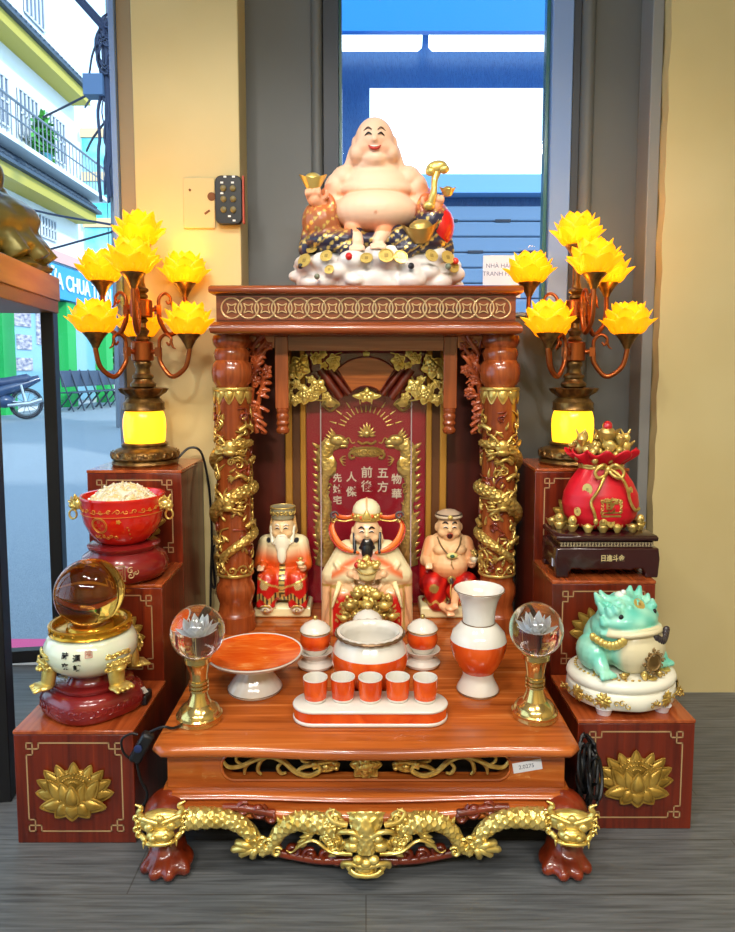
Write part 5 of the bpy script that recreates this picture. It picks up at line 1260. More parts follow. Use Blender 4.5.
def rcol(p, n):
    hx, hz = p.x / KB + 376, 283 - p.z / KB; a = abs(hx - 376)
    c = NAV
    if p.y < 0.03 and hz < 214: c = mixc(c, ORB, ss(216, 206, hz))
    if hx < 350 and 200 < hz < 236: c = mixc(c, c4(190, 112, 62), 0.75 * ss(236, 226, hz))
    q = sin(hx * 0.75) * sin(hz * 0.8) + 0.5 * sin(hx * 0.4 + hz * 0.55)
    if hz > 200 and q > 0.62: c = GC
    if abs(((hx * 0.35 + hz * 0.6) % 9) - 4.5) < 0.5 and hz > 226: c = GD
    return c
rm = remesh(g, 0.0048, 2, rcol); obj('robe', rm, GILT, bud, ang=180)
# hands with the ingot and the ruyi
g = G()
for s, hx, hy in ((-1, 316, 200), (1, 432, 206)):
    pc = B(hx, hy, -0.095); g.cap(B(376 + s * 50, 206, -0.05), pc, 0.03, 0.02); g.ell(pc, (0.024, 0.014, 0.018))
    for k in range(5):
        o = (k - 2) * 0.0095; up = 0.030 - 0.003 * abs(k - 2)
        if k == (4 if s < 0 else 0): g.tube(smooth([pc + V((o, 0, 0)), pc + V((o * 1.7, -0.008, 0.008)), pc + V((o * 1.6, -0.012, 0.022))], 3), [0.007, 0.007, 0.0068, 0.0066, 0.006, 0.0055, 0.0045], 8)
        else: g.tube(smooth([pc + V((o, -0.004, 0.004)), pc + V((o * 1.15, -0.018, up * 0.5)), pc + V((o * 1.2, -0.012, up))], 3), [0.0075, 0.0072, 0.007, 0.0066, 0.006, 0.0055, 0.0042], 8)
rm = remesh(g, 0.003, 1, lambda p, n: mixc(SK, SKO, 0.5)); objs('hand', rm, PAINTM, bud, ang=180)
gi = ingot_geo(2.6); obj('ingot', gi, GILT, bud, loc=B(314, 192, -0.105))
g = G()
g.tube(smooth([B(428, 208, -0.108), B(431, 196, -0.12), B(432, 184, -0.11), B(434, 176, -0.105)], 6), lambda f: 0.013 - 0.004 * sin(pi * f), 10, col=GC)
g.ell(B(434, 172, -0.108), (0.03, 0.014, 0.018), (0, -0.2, 0), col=GC); g.ell(B(428, 176, -0.112), (0.015, 0.012, 0.012), col=GC); g.ell(B(441, 174, -0.112), (0.015, 0.012, 0.012), col=GC); g.ell(B(427, 207, -0.112), (0.017, 0.012, 0.012), col=GC)
obj('ruyi_sceptre', g, GILT, bud, ang=180)
gi = ingot_geo(1.6); obj('ingot', gi, GILT, bud, loc=B(447, 194, -0.06))
gi = ingot_geo(3.6, GD); obj('ingot', gi, GILT, bud, loc=B(420, 241, -0.11), rot=(0.2, -0.15, 0.1))
g = G(); g.ell(B(438, 223, -0.06), (0.046, 0.05, 0.056), col=c4(206, 32, 26)); obj('red_pouch', g, PAINT, bud, ang=180)
# cloud base
g = G(); RB = random.Random(5)
g.lathe([(0.225, 0.0), (0.235, 0.02), (0.225, 0.07), (0.19, 0.105)], sy=0.52, n=48)
for k in range(46):
    a = k * 2 * pi / 46 * 1.0 + RB.uniform(-0.1, 0.1); l = RB.choice((0.02, 0.045, 0.075, 0.098))
    q = 0.232 - max(0, l - 0.05) * 0.7; r = RB.uniform(0.02, 0.034)
    g.ell((q * cos(a), q * 0.52 * sin(a), l), (r * 1.25, r, r * 0.8))
def sn(a, b): return sin(a) * sin(b)
rm = remesh(g, 0.005, 2, lambda p, n: mixc(c4(238, 234, 230), c4(206, 196, 192), 0.5 + 0.5 * sin(p.x * 60 + 2 * sin(p.z * 80)) * sin(p.z * 70)))
rm.v = [V((p.x, p.y, max(0.0, p.z))) for p in rm.v]
cb = obj('cloud_base', rm, PAINT, bud, ang=180)
for (x, y, d, r, tl) in ((305, 257, -0.1, 0.02, 1.2), (327, 254, -0.125, 0.018, 1.1), (330, 267, -0.135, 0.014, 1.1), (366, 257, -0.142, 0.018, 1.0), (385, 255, -0.145, 0.022, 1.1), (399, 256, -0.142, 0.02, 1.2), (429, 254, -0.13, 0.019, 1.1), (446, 254, -0.1, 0.02, 1.2), (452, 262, -0.09, 0.018, 1.3), (312, 245, -0.08, 0.017, 0.8), (443, 243, -0.06, 0.016, 0.9)):
    obj('coin', coin_geo(r), GILT, cb, loc=B(x, y, d), rot=(tl, 0, (x - 376) * 0.006))
for (x, y, d, r, c) in ((349, 255, -0.138, 0.010, c4(200, 30, 30)), (409, 264, -0.142, 0.009, c4(26, 26, 34)), (301, 262, -0.1, 0.008, c4(30, 30, 40)), (318, 273, -0.13, 0.008, c4(110, 116, 96)), (446, 263, -0.115, 0.009, c4(110, 120, 100)), (454, 257, -0.095, 0.009, c4(220, 60, 40))):
    gg = G(); gg.ell((0, 0, 0), r, n=14, m=10, col=c); obj('gem', gg, PAINT, cb, loc=B(x, y, d), ang=180)

# ---- the three seated gods inside the shrine
def seated(name, label, loc, k, cx, by, kz=None):
    t = thing(name, label, 'statue', loc, group='seated gods in the shrine')
    kz = kz or k
    return t, (lambda x, y, d=0.0: V(((x - cx) * k, d, (by - y) * kz)))
CRM = c4(238, 222, 176); ORG = c4(226, 96, 34); RED = c4(196, 26, 22); PEA = c4(240, 192, 146)
# earth god with the white beard
t, P = seated('earth_god_statue', 'seated white bearded god figurine in red robe and tall flat hat', (-0.246, 2.024, Z0), 0.00293, 284, 618)
g = G(); g.slab(lambda i: [((0.083 - i) * x, (0.052 - i) * y) for x, y in ((-1, -1), (1, -1), (1, 1), (-1, 1))], [(0.004, 0), (0, 0.004), (0, 0.028), (0.006, 0.033)], col=c4(240, 228, 176)); obj('plinth', g, PAINT, t, bev=0.003)
g = G()
g.ell(P(284, 556, 0), (0.064, 0.045, 0.062)); g.ell(P(284, 585, -0.012), (0.076, 0.05, 0.056)); g.ell(P(284, 545, 0), (0.06, 0.042, 0.036))
for s in (-1, 1):
    g.cap(P(284 + s * 17, 546, 0), P(284 + s * 23, 566, -0.02), 0.026, 0.02); g.cap(P(284 + s * 22, 568, -0.022), P(284 + s * 19, 566, -0.046), 0.018, 0.014)
    g.ell(P(284 + s * 14, 580, -0.036), (0.034, 0.032, 0.034)); g.cap(P(284 + s * 15, 583, -0.045), P(284 + s * 16, 600, -0.042), 0.03, 0.03)
    for q in range(3): g.cap(P(284 + s * (10 + 6 * q), 574, -0.058), P(284 + s * (9 + 7 * q), 604, -0.062), 0.006, 0.008)
g.cap(P(284, 545, 0), P(284, 535, -0.005), 0.02, 0.02)
def ecol(p, n):
    x, y = p.x / 0.00293 + 284, 618 - p.z / 0.00293
    c = mixc(CRM, ORG, ss(546, 566, y + abs(x - 284) * 0.25))
    c = mixc(c, RED, ss(564, 582, y))
    if abs(x - 284) < 3 and p.y < 0 and y > 552: c = GC if (int(y * 0.45) % 2) else c4(90, 80, 50)
    for s in (-1, 1):
        if hypot(x - 284 - s * 17, y - 583) < 4.6 and p.y < -0.02: c = GD if sin(x * 3) * sin(y * 3) > 0 else c4(240, 210, 150)
        if hypot(x - 284 - s * 14, y - 541) < 2.4: c = c4(50, 50, 56)
    if abs(y - 597 - 3 * sin(x * 0.4)) < 3.2: c = GC if sin(x * 1.6) > -0.2 else c4(40, 34, 34)
    if abs(y - 588 + abs(x - 284) * 0.5) < 0.9 and p.y < -0.02: c = GC
    return c
rm = remesh(g, 0.0028, 2, ecol); obj('robe', rm, GILT, t, ang=180)
HC = P(284, 529, -0.014); HR = (0.035, 0.034, 0.039)
g = G(); headblobs(g, HC, HR, 1.0, lobes=False); rm = remesh(g, 0.0022, 2, lambda p, n: mixc(PEA, c4(240, 214, 150), 0.4)); obj('head', rm, PAINT, t, ang=180)
g = G(); face(g, HC, (HR[0], HR[1] * 1.05, HR[2]), brow=c4(245, 240, 225), mouth='smile', lip=c4(190, 70, 60)); obj('face', g, PAINT, t, ang=180)
g = G(); g.ell(P(284, 543, -0.045), (0.021, 0.012, 0.03)); g.ell(P(284, 553, -0.05), (0.014, 0.009, 0.03))
for s in (-1, 1): g.cap(P(284 + s * 3, 535, -0.048), P(284 + s * 8, 543, -0.044), 0.005, 0.004); g.cap(P(284 + s * 11, 528, -0.02), P(284 + s * 9.5, 542, -0.034), 0.006, 0.007)
rm = remesh(g, 0.002, 1, lambda p, n: c4(246, 240, 214)); obj('beard', rm, PAINT, t, ang=180)
g = G(); g.lathe([(0.034, 0), (0.033, 0.01), (0.0335, 0.016), (0.0355, 0.032), (0.0345, 0.034), (0.03, 0.031)], c=P(284, 519, -0.01), n=32, col=c4(150, 142, 112))
hc = P(284, 519, -0.01)
for kk in range(16): a = kk * pi / 8; g.spiral((0, 0), 0.0065, 1.3, kk, 0.002, 0, T=(lambda p, a=a: hc + V(((0.0365 + p[2]) * cos(a + p[0] / 0.036), (0.0365 + p[2]) * sin(a + p[0] / 0.036), 0.018 + p[1]))), col=GC)
g.tube([hc + V((0.0362 * cos(q * pi / 16), 0.0385 * sin(q * pi / 16) * 0.94, 0.033)) for q in range(32)], 0.002, 6, closed=True, col=GC)
g.cap(P(273.5, 519, 0), P(272, 533, -0.004), 0.006, 0.008, col=c4(226, 176, 110)); g.cap(P(294.5, 519, 0), P(296, 533, -0.004), 0.006, 0.008, col=c4(226, 176, 110))
obj('hat', g, GILT, t, ang=60)
g = G()
for s in (-1, 1):
    pc = P(284 + s * 21, 567, -0.052); g.ell(pc, (0.0115, 0.01, 0.0105))
    for q in range(4): g.cap(pc + V((-s * 0.002 + (q - 1.5) * 0.0045, -0.007, 0.003)), pc + V(((q - 1.5) * 0.0046, -0.012, -0.003 + (0.009 if s > 0 else 0))), 0.0036, 0.003, 8)
    g.cap(pc + V((-s * 0.009, -0.002, 0.002)), pc + V((-s * 0.011, -0.009, 0.007)), 0.0038, 0.003, 8)
rm = remesh(g, 0.0016, 1, lambda p, n: PEA); objs('hand', rm, PAINT, t, ang=180)
gi = G().join(ingot_geo(0.9, c4(250, 236, 190))); gi.join(ingot_geo(0.62), Matrix.Translation((0, 0, 0.016))); obj('ingot', gi, GILT, t, loc=P(303, 564, -0.062))
g = G()
for s in (-1, 1): g.ell(P(284 + s * 15.5, 607, -0.052), (0.021, 0.03, 0.015), col=c4(244, 236, 214)); g.tube(smooth([P(284 + s * 15.5 - 5, 605, -0.076), P(284 + s * 15.5, 602, -0.083), P(284 + s * 15.5 + 5, 605, -0.076)], 4), 0.003, 6, col=GC); g.spiral((0, 0), 0.006, 1.2, 0, 0.002, 0, T=(lambda p, s=s: P(284 + s * 15.5, 607, -0.082) + V((p[0], 0, p[1]))), col=GD)
objs('shoe', g, GILT, t, ang=180)
# god of wealth in the middle
t, P = seated('wealth_god_statue', 'seated black bearded god figurine in cream and red robes clutching gold', (0.003, 1.895, Z0), 0.0027, 367, 640, 0.00262)
g = G(); g.lathe([(0.108, 0), (0.112, 0.004), (0.11, 0.014), (0.104, 0.02)], n=40, sy=0.66, col=CRM); obj('plinth', g, PAINT, t)
g = G()
g.ell(P(367, 570, 0.005), (0.082, 0.058, 0.075)); g.ell(P(367, 606, -0.005), (0.1, 0.064, 0.08)); g.ell(P(367, 552, 0.005), (0.062, 0.045, 0.035))
for s in (-1, 1):
    g.cap(P(367 + s * 20, 557, 0), P(367 + s * 36, 580, -0.01), 0.036, 0.03); g.cap(P(367 + s * 35, 582, -0.015), P(367 + s * 18, 576, -0.062), 0.03, 0.02)
    g.ell(P(367 + s * 24, 598, -0.045), (0.042, 0.036, 0.036)); g.cap(P(367 + s * 26, 602, -0.05), P(367 + s * 30, 628, -0.04), 0.034, 0.04)
    g.cap(P(367 + s * 38, 582, -0.01), P(367 + s * 38, 630, -0.01), 0.024, 0.026)
    for q in range(3): g.cap(P(367 + s * (32 - 3 * q), 566 + 4 * q, -0.035 - 0.01 * q), P(367 + s * (12 + 3 * q), 588 + 5 * q, -0.07), 0.007, 0.007)
g.cap(P(367, 622, -0.03), P(367, 632, -0.03), 0.06, 0.06)
def wcol(p, n):
    x, y = p.x / 0.0027 + 367, 640 - p.z / 0.00262; a = abs(x - 367)
    c = CRM
    c = mixc(c, ORG, 0.9 * ss(7, 0, abs(y - 562 - (a - 14) * 0.7)) * (a < 36) * (p.y < 0))
    c = mixc(c, c4(236, 130, 60), 0.6 * ss(0.02, -0.05, p.y) * ss(575, 592, y))
    if a < 34 and y > 590 and p.y < -0.01: c = mixc(c, RED, ss(590, 598, y))
    if a < 33 and y > 596 and p.y < -0.02 and sin(x * 0.7 + 2 * sin(y * 0.3)) * sin(y * 0.62) > 0.55: c = GC
    if abs(y - 583 - a * 0.15) < 1.3 and a > 30: c = GC
    if a > 33 and abs(a - 37) < 1.0 and y > 588: c = GC
    return c
rm = remesh(g, 0.003, 2, wcol); obj('robe', rm, GILT, t, ang=180)
HC = P(366.5, 532, -0.022); HR = (0.037, 0.036, 0.043)
g = G(); headblobs(g, HC, HR, 1.0); g.cap(P(367, 550, 0), P(367, 540, -0.01), 0.022, 0.022); rm = remesh(g, 0.0022, 2, lambda p, n: mixc(c4(244, 206, 158), c4(238, 150, 110), 0.3 * (1 - ss(0.0, 0.016, abs(abs(p.x) - 0.016))))); obj('head', rm, PAINT, t, ang=180)
g = G(); face(g, HC, (HR[0], HR[1] * 1.05, HR[2]), mouth='smile'); obj('face', g, PAINT, t, ang=180)
g = G(); g.ell(P(367, 550, -0.058), (0.016, 0.011, 0.024)); g.ell(P(367, 543, -0.058), (0.013, 0.008, 0.014))
for s in (-1, 1): g.cap(P(367 + s * 3, 538, -0.06), P(367 + s * 7, 547, -0.055), 0.0045, 0.004); g.cap(P(367 + s * 13, 534, -0.03), P(367 + s * 12.5, 552, -0.048), 0.005, 0.0055)
rm = remesh(g, 0.002, 1, lambda p, n: c4(28, 24, 26)); obj('beard', rm, PAINT, t, ang=180)
g = G()
hc = P(366.5, 518, -0.014)
g.lathe([(0.038, -0.006), (0.0395, 0.0), (0.0395, 0.014), (0.036, 0.017)], c=hc, n=32, col=GC)
g.lathe([(0.038, 0.013), (0.0392, 0.02), (0.036, 0.032), (0.028, 0.043), (0.017, 0.05), (0.007, 0.0525), (0.001, 0.053)], c=hc, n=32, col=c4(242, 228, 186), sy=0.95)
g.tube(smooth([hc + V((0, -0.039, 0.016)), hc + V((0, -0.035, 0.033)), hc + V((0, -0.02, 0.048)), hc + V((0, 0, 0.054))], 5), 0.003, 6, col=c4(226, 170, 120))
for q in range(12): a = pi + (q + 0.5) * pi / 12; g.ell(hc + V((0.039 * cos(a), 0.039 * sin(a), 0.006 + 0.004 * (q % 2))), (0.0055, 0.0045, 0.0055), n=8, m=6, col=ORG if q % 3 == 1 else GC)
g.petal((0, 0), pi / 2, 0.028, 0.012, 0.005, T=lambda p: hc + V((p[0], -0.039 - p[2], p[1] - 0.002)), col=GC)
for s in (-1, 1):
    g.tube(smooth([hc + V((s * 0.03, 0, 0.004)), hc + V((s * 0.06, 0, 0.0)), hc + V((s * 0.088, -0.004, 0.008))], 5), 0.0055, 7, flat=0.5, col=ORG); g.tube(smooth([hc + V((s * 0.03, -0.003, -0.004)), hc + V((s * 0.06, -0.003, -0.010)), hc + V((s * 0.088, -0.006, -0.006))], 5), 0.0025, 6, col=GC)
    g.spiral((0, 0), 0.012, 1.3, 0, 0.004, 0, T=(lambda p, s=s: hc + V((s * 0.09 + p[0], -0.006, 0.006 + p[1]))), col=c4(96, 84, 84)); g.spiral((0, 0), 0.009, 1.2, 0, 0.003, 0, T=(lambda p, s=s: hc + V((s * 0.09 + p[0], -0.006, -0.008 + p[1]))), col=GD)
obj('hat', g, GILT, t, ang=60)
for s in (-1, 1):
    g = G(); g.tube(smooth([P(367 + s * 8, 553, -0.05), P(367 + s * 22, 548, -0.045), P(367 + s * 31, 541, -0.03), P(367 + s * 36, 529, -0.015), P(367 + s * 33, 521, -0.01)], 8), lambda f: 0.0035 + 0.0055 * sin(pi * f), 8, flat=0.5, col=c4(238, 120, 50))
    g.tube(smooth([P(367 + s * 8, 553, -0.05), P(367 + s * 24, 551, -0.045), P(367 + s * 35, 542, -0.03), P(367 + s * 39, 530, -0.015), P(367 + s * 34, 519, -0.01)], 8), 0.0018, 6, col=c4(200, 40, 26))
    g.tube(smooth([P(367 + s * 26, 580, -0.05), P(367 + s * 31, 592, -0.085), P(367 + s * 35, 608, -0.08)], 6), lambda f: 0.009 * (1 - 0.7 * f), 7, flat=0.6, col=c4(244, 224, 170)); objs('ribbon', g, PAINT, t, ang=180)
g = G()
for s in (-1, 1):
    pc = P(367 + s * 15, 572, -0.078); g.ell(pc, (0.014, 0.011, 0.012)); g.cap(P(367 + s * 22, 576, -0.06), pc, 0.013, 0.011)
    for q in range(4): g.cap(pc + V((-s * 0.006, -0.006, 0.009 - q * 0.006)), pc + V((-s * 0.017, -0.012, 0.009 - q * 0.0062)), 0.0042, 0.0034, 8)
    g.cap(pc + V((-s * 0.002, -0.004, 0.010)), pc + V((-s * 0.008, -0.010, 0.019)), 0.0044, 0.0036, 8)
rm = remesh(g, 0.0018, 1, lambda p, n: PEA); objs('hand', rm, PAINT, t, ang=180)
g = G(); g.lathe([(0.014, 0), (0.022, 0.006), (0.026, 0.02), (0.022, 0.034), (0.026, 0.04)], c=P(367, 577, -0.088), n=24, sy=0.75, col=c4(240, 220, 150))
RB = random.Random(3)
tm = obj('treasure_bowl', g, GILT, t)
g = G()
for q in range(44): a = RB.uniform(0, 6.28); r = RB.uniform(0, 0.034); g.ell(P(367, 561, -0.088) + V((r * cos(a), r * 0.7 * sin(a), RB.uniform(0, 0.02) * (1 - r / 0.03) + 0.002)), RB.uniform(0.005, 0.009), n=8, m=6, col=GC if q % 6 else c4(190, 40, 30))
for q in range(20): a = pi + q * pi / 19; g.ell(P(367, 566, -0.088) + V((0.028 * cos(a), 0.021 * sin(a), -0.014 * sin(q * pi / 19) + 0.006)), 0.003, n=8, m=6, col=GD)
obj('gold_heap', g, GILT, t, ang=180)
g = G()
for q in range(110):
    a = RB.uniform(0, 6.28); r = sqrt(RB.random()); x = 367 + 25 * r * cos(a); y = 603 + 20 * r * sin(a)
    g.ell(P(x, y, -0.088 - 0.02 * (1 - r * r)), RB.uniform(0.006, 0.0105), n=8, m=6, col=GC if q % 3 else GD)
obj('gold_heap', g, GILT, t, ang=180)
for q, (x, y, d, s_) in enumerate(((350, 606, -0.098, 1.35), (367, 604, -0.108, 1.3), (384, 606, -0.098, 1.35), (357, 594, -0.098, 1.1), (376, 594, -0.098, 1.15), (360, 617, -0.108, 1.3), (378, 618, -0.106, 1.3), (344, 618, -0.096, 1.0), (392, 617, -0.092, 1.1))):
    obj('ingot', ingot_geo(s_ * 1.15, GC if q % 3 else GD), GILT, t, loc=P(x, y, d - 0.012), rot=(0.25, 0, RB.uniform(-0.5, 0.5)))
g = G()
for q in range(30): a = pi * 1.06 + q * pi * 0.88 / 29; g.ell(P(367, 632, 0) + V((0.078 * cos(a), 0.108 * sin(a), 0.004 + 0.022 * RB.random())), RB.uniform(0.007, 0.012), n=8, m=6, col=GC if q % 4 else GD)
obj('gold_nuggets', g, GILT, t, ang=180)
# pot bellied earth god on the right
t, P = seated('pot_bellied_god_statue', 'seated bare chested god figurine with necklace and red trousers', (0.246, 2.022, Z0), 0.00293, 447, 618)
g = G(); g.slab(lambda i: [((0.086 - i) * x, (0.055 - i) * y) for x, y in ((-1, -1), (1, -1), (1, 1), (-1, 1))], [(0.004, 0), (0, 0.004), (0, 0.03), (0.006, 0.035)], col=c4(240, 228, 176)); obj('plinth', g, PAINT, t, bev=0.003)
g = G()
g.ell(P(447, 556, 0), (0.062, 0.048, 0.06)); g.ell(P(447, 566, -0.02), (0.058, 0.05, 0.046)); g.ell(P(447, 545, 0), (0.058, 0.04, 0.035))
for s in (-1, 1): g.ell(P(447 + s * 8, 550, -0.03), (0.026, 0.022, 0.018)); g.cap(P(447 + s * 17, 546, 0), P(447 + s * 23, 562, -0.018), 0.024, 0.02)
g.cap(P(447, 545, 0), P(447, 535, -0.005), 0.022, 0.022)
HC = P(446.5, 528, -0.014); HR = (0.036, 0.035, 0.041)
headblobs(g, HC, HR, 1.1, lobes=False)
rm = remesh(g, 0.0026, 2, lambda p, n: mixc(c4(240, 192, 140), c4(232, 140, 84), 0.7 * max(1 - ss(0.005, 0.02, abs(abs(p.x) - 0.066)), ss(0.165, 0.14, p.z)))); obj('body', rm, PAINTM, t, ang=180)
g = G(); face(g, HC, (HR[0], HR[1] * 1.06, HR[2]), mouth='open', browlift=0.08); obj('face', g, PAINT, t, ang=180)
g = G(); hc = P(446.5, 518, -0.012)
g.lathe([(0.0345, -0.004), (0.0365, 0.0), (0.0365, 0.011), (0.032, 0.014), (0.022, 0.02), (0.01, 0.023), (0.001, 0.024)], c=hc, n=28, col=c4(196, 168, 140))
g.tube([hc + V((0.037 * cos(q * pi / 16), 0.037 * sin(q * pi / 16), 0.004)) for q in range(32)], 0.0045, 6, closed=True, col=c4(214, 190, 156)); g.tube([hc + V((0.0375 * cos(q * pi / 16), 0.0375 * sin(q * pi / 16), 0.010)) for q in range(32)], 0.0025, 6, closed=True, col=c4(90, 70, 56)); g.ell(hc + V((0, -0.039, 0.006)), (0.008, 0.005, 0.007), col=GC)
obj('headband', g, GILT, t, ang=60)
g = G()
for s in (-1, 1): g.tube(smooth([P(447 + s * 12, 538, -0.02), P(447 + s * 9, 545, -0.045), P(447 + s * 3, 552, -0.062), P(447, 553, -0.066)], 5), 0.0025, 6, col=c4(120, 90, 50))
g.ell(P(448, 553, -0.068), (0.017, 0.006, 0.009), col=c4(226, 214, 130)); g.ell(P(448, 553, -0.073), (0.007, 0.004, 0.005), col=c4(40, 90, 60)); g.tube([P(448, 556, -0.07), P(447, 562, -0.072)], 0.0015, 5, col=GD); g.tube([P(447, 560, -0.072), P(449.5, 566, -0.07)], 0.0012, 5, col=GD)
obj('necklace', g, GILT, t, ang=180)
g = G()
for s in (-1, 1):
    g.ell(P(447 + s * 16, 584, -0.03), (0.045, 0.042, 0.032), (0, s * 0.25, 0))
g.cap(P(430, 584, -0.045), P(434, 601, -0.05), 0.036, 0.03); g.cap(P(464, 582, -0.045), P(454, 594, -0.06), 0.032, 0.026); g.ell(P(447, 590, 0.005), (0.07, 0.045, 0.05))
g.cap(P(424, 566, -0.01), P(424, 590, -0.015), 0.02, 0.02)
def pcol(p, n):
    x, y = p.x / 0.00293 + 447, 618 - p.z / 0.00293; c = mixc(c4(216, 36, 24), c4(150, 14, 18), 0.5 + 0.5 * sin(x * 0.5 + y * 0.3))
    for (u, v) in ((430, 585), (466, 581)):
        if hypot(x - u, y - v) < 4.5 and p.y < -0.02 and sin(x * 3.1) * sin(y * 3.1) > -0.2: c = GD
    if abs(y - 600 + 2 * sin(x * 0.6)) < 1.4: c = GC
    return c
rm = remesh(g, 0.003, 2, pcol); obj('trousers', rm, GILT, t, ang=180)
g = G(); g.cap(P(452, 588, -0.075), P(450, 598, -0.085), 0.015, 0.011); g.ell(P(446, 603, -0.09), (0.016, 0.02, 0.009)); g.cap(P(437, 602, -0.068), P(445, 606, -0.085), 0.012, 0.013)
for q in range(5): g.cap(P(446 + q * 1.4 - 3, 607, -0.1), P(446 + q * 1.5 - 3, 608.5, -0.107), 0.0042 - 0.0003 * q, 0.0036 - 0.0003 * q, 8)
for q in range(5): g.cap(P(448.5 + q * 0.9, 598, -0.09), P(449 + q * 0.9, 602, -0.1), 0.0035, 0.003, 8)
for s in (-1, 1):
    pc = P(447 + s * 21.5, 564 - (s > 0) * 1, -0.05); g.cap(P(447 + s * 23, 560, -0.02), pc, 0.017, 0.012); g.ell(pc, (0.012, 0.011, 0.012))
    for q in range(4): g.cap(pc + V(((q - 1.5) * 0.005, -0.008, 0.002)), pc + V(((q - 1.5) * 0.005, -0.013, -0.006 + (0.013 if s > 0 else 0))), 0.0038, 0.0032, 8)
    g.cap(pc + V((-s * 0.01, -0.002, 0.004)), pc + V((-s * 0.011, -0.01, 0.008)), 0.004, 0.0032, 8)
rm = remesh(g, 0.002, 1, lambda p, n: c4(240, 184, 134)); objs('bare_limb', rm, PAINT, t, ang=180)
gi = G().join(ingot_geo(0.95, c4(250, 238, 200))); gi.join(ingot_geo(0.7), Matrix.Translation((0, 0, 0.017))); 
for q in range(5): gi.petal((0, 0), q * 1.25, 0.012, 0.005, 0.004, T=Matrix.Translation((0, 0, 0.03)) @ Matrix.Rotation(0.5, 4, 'X'), col=GD)
obj('ingot', gi, GILT, t, loc=P(470, 560, -0.062))
g = G(); g.spiral((0, 0), 0.012, 1.2, 0, 0.004, 0, T=lambda p: P(447, 577, -0.075) + V((p[0], 0, p[1])), col=GD); g.ell(P(447, 578, -0.075), (0.008, 0.004, 0.010), col=c4(60, 50, 44)); g.tube(smooth([P(447, 580, -0.076), P(446, 588, -0.082), P(447, 594, -0.085)], 4), 0.002, 5, col=GC); obj('belt_knot', g, GILT, t, ang=180)
g = G()
for q in range(13): a = pi * 1.05 + q * pi * 0.9 / 12; g.ell(V((0.07 * cos(a), 0.012 + 0.06 * sin(a), 0.036)), RB.uniform(0.007, 0.011), n=8, m=6, col=GC if q % 3 else c4(150, 40, 26))
obj('gold_nuggets', g, GILT, t, ang=180)

for o in bpy.data.objects:
    if o.name.endswith('god_statue'):
        for ch in o.children:
            if ch.location.length == 0:
                for v in ch.data.vertices:
                    if v.co.z < 0.0004: v.co.z = 0.0004
# ------------------------------------------------------------------ things on the pedestals
BURG = mat('burgundy lacquered stand', rgb(94, 14, 16), 0.25, 0, rgb(136, 30, 28), 6, (1, 1, 1), (0.3, 0.7), 3, coat=0.5)
DKW = mat('near black lacquered stand', rgb(42, 14, 16), 0.2, 0, rgb(58, 20, 20), 5, (1, 6, 6), (0.3, 0.7), 3, coat=0.5)
REDG = mat('glossy red glaze', rgb(200, 24, 14), 0.14, 0, rgb(222, 40, 22), 3, coat=0.6)
# red pot of gold grain
t = thing('fortune_pot', 'red pot with lion handles heaped with gold grain on a burgundy stand', 'pot', (-0.582, 1.632, 0.471))
k = 0.0024
g = G(); g.lathe([(0.07, 0), (0.086, 0.006), (0.099, 0.022), (0.101, 0.04), (0.094, 0.058), (0.08, 0.068), (0.076, 0.072), (0.082, 0.078), (0.084, 0.084), (0.076, 0.089)], n=56, mod=lambda a, z: 1 + 0.02 * cos(4 * a) * (z < 0.07)); st = obj('stand', g, BURG, t)
g = G()
Tq = cyl_map(0, 0, 0.036, 0.1005)
g.tube([(x * 0.034, z * 0.017, 0.001) for x, z in ((-1, -1), (1, -1), (1, 1), (-1, 1))], 0.0018, 5, T=Tq, closed=True); g.tube([(x * 0.029, z * 0.012, 0.001) for x, z in ((-1, -1), (1, -1), (1, 1), (-1, 1))], 0.001, 5, T=Tq, closed=True)
for s in (-1, 1):
    g.spiral((s * 0.046, 0.006), 0.008, 1.2, 1, 0.0016, 0.001, T=Tq, sgn=s); g.spiral((s * 0.046, -0.006), 0.008, 1.2, 1, 0.0016, 0.001, T=Tq, sgn=-s); g.spiral((s * 0.058, 0), 0.006, 1.2, 1, 0.0014, 0.001, T=Tq, sgn=-s)
g.join(text_mesh('招財進寶', 0.014, 0.0004), lambda p: Tq(V((p[0], p[1], 0.002))))
obj('stand_inlay', g, INLAY, st)
g = G(); g.lathe([(0.058, 0.0895), (0.068, 0.096), (0.089, 0.12), (0.102, 0.15), (0.107, 0.18), (0.108, 0.205), (0.11, 0.213), (0.1115, 0.218), (0.11, 0.222), (0.105, 0.221), (0.1, 0.212), (0.098, 0.2), (0.06, 0.195), (0.001, 0.194)], n=64, capt=False); bw = obj('bowl', g, REDG, t)
g = G()
def Tw(p):
    z = 0.158 + p[1]; 
    pf_ = [(0.0895, 0.058), (0.096, 0.068), (0.12, 0.089), (0.15, 0.102), (0.18, 0.107), (0.2, 0.108), (0.23, 0.108)]
    R = 0.07
    for (z0, r0), (z1, r1) in zip(pf_, pf_[1:]):
        if z0 <= z <= z1: R = r0 + (r1 - r0) * (z - z0) / (z1 - z0)
    R += 0.0006; a = p[0] / 0.1; return V(((R + p[2]) * sin(a), -(R + p[2]) * cos(a), z))
g.tube([(k_ * 2 * pi * 0.1 / 64, 0.018, 0.001) for k_ in range(64)], 0.0008, 5, T=Tw, closed=True)
for i in range(14):
    s = -0.14 + i * 0.02; g.spiral((s, 0.033), 0.0065, 1.1, i, 0.0012, 0.001, T=Tw, sgn=1 if i % 2 else -1, tail=[(s - 0.012, 0.03)])
cx, cz = -0.028, -0.004
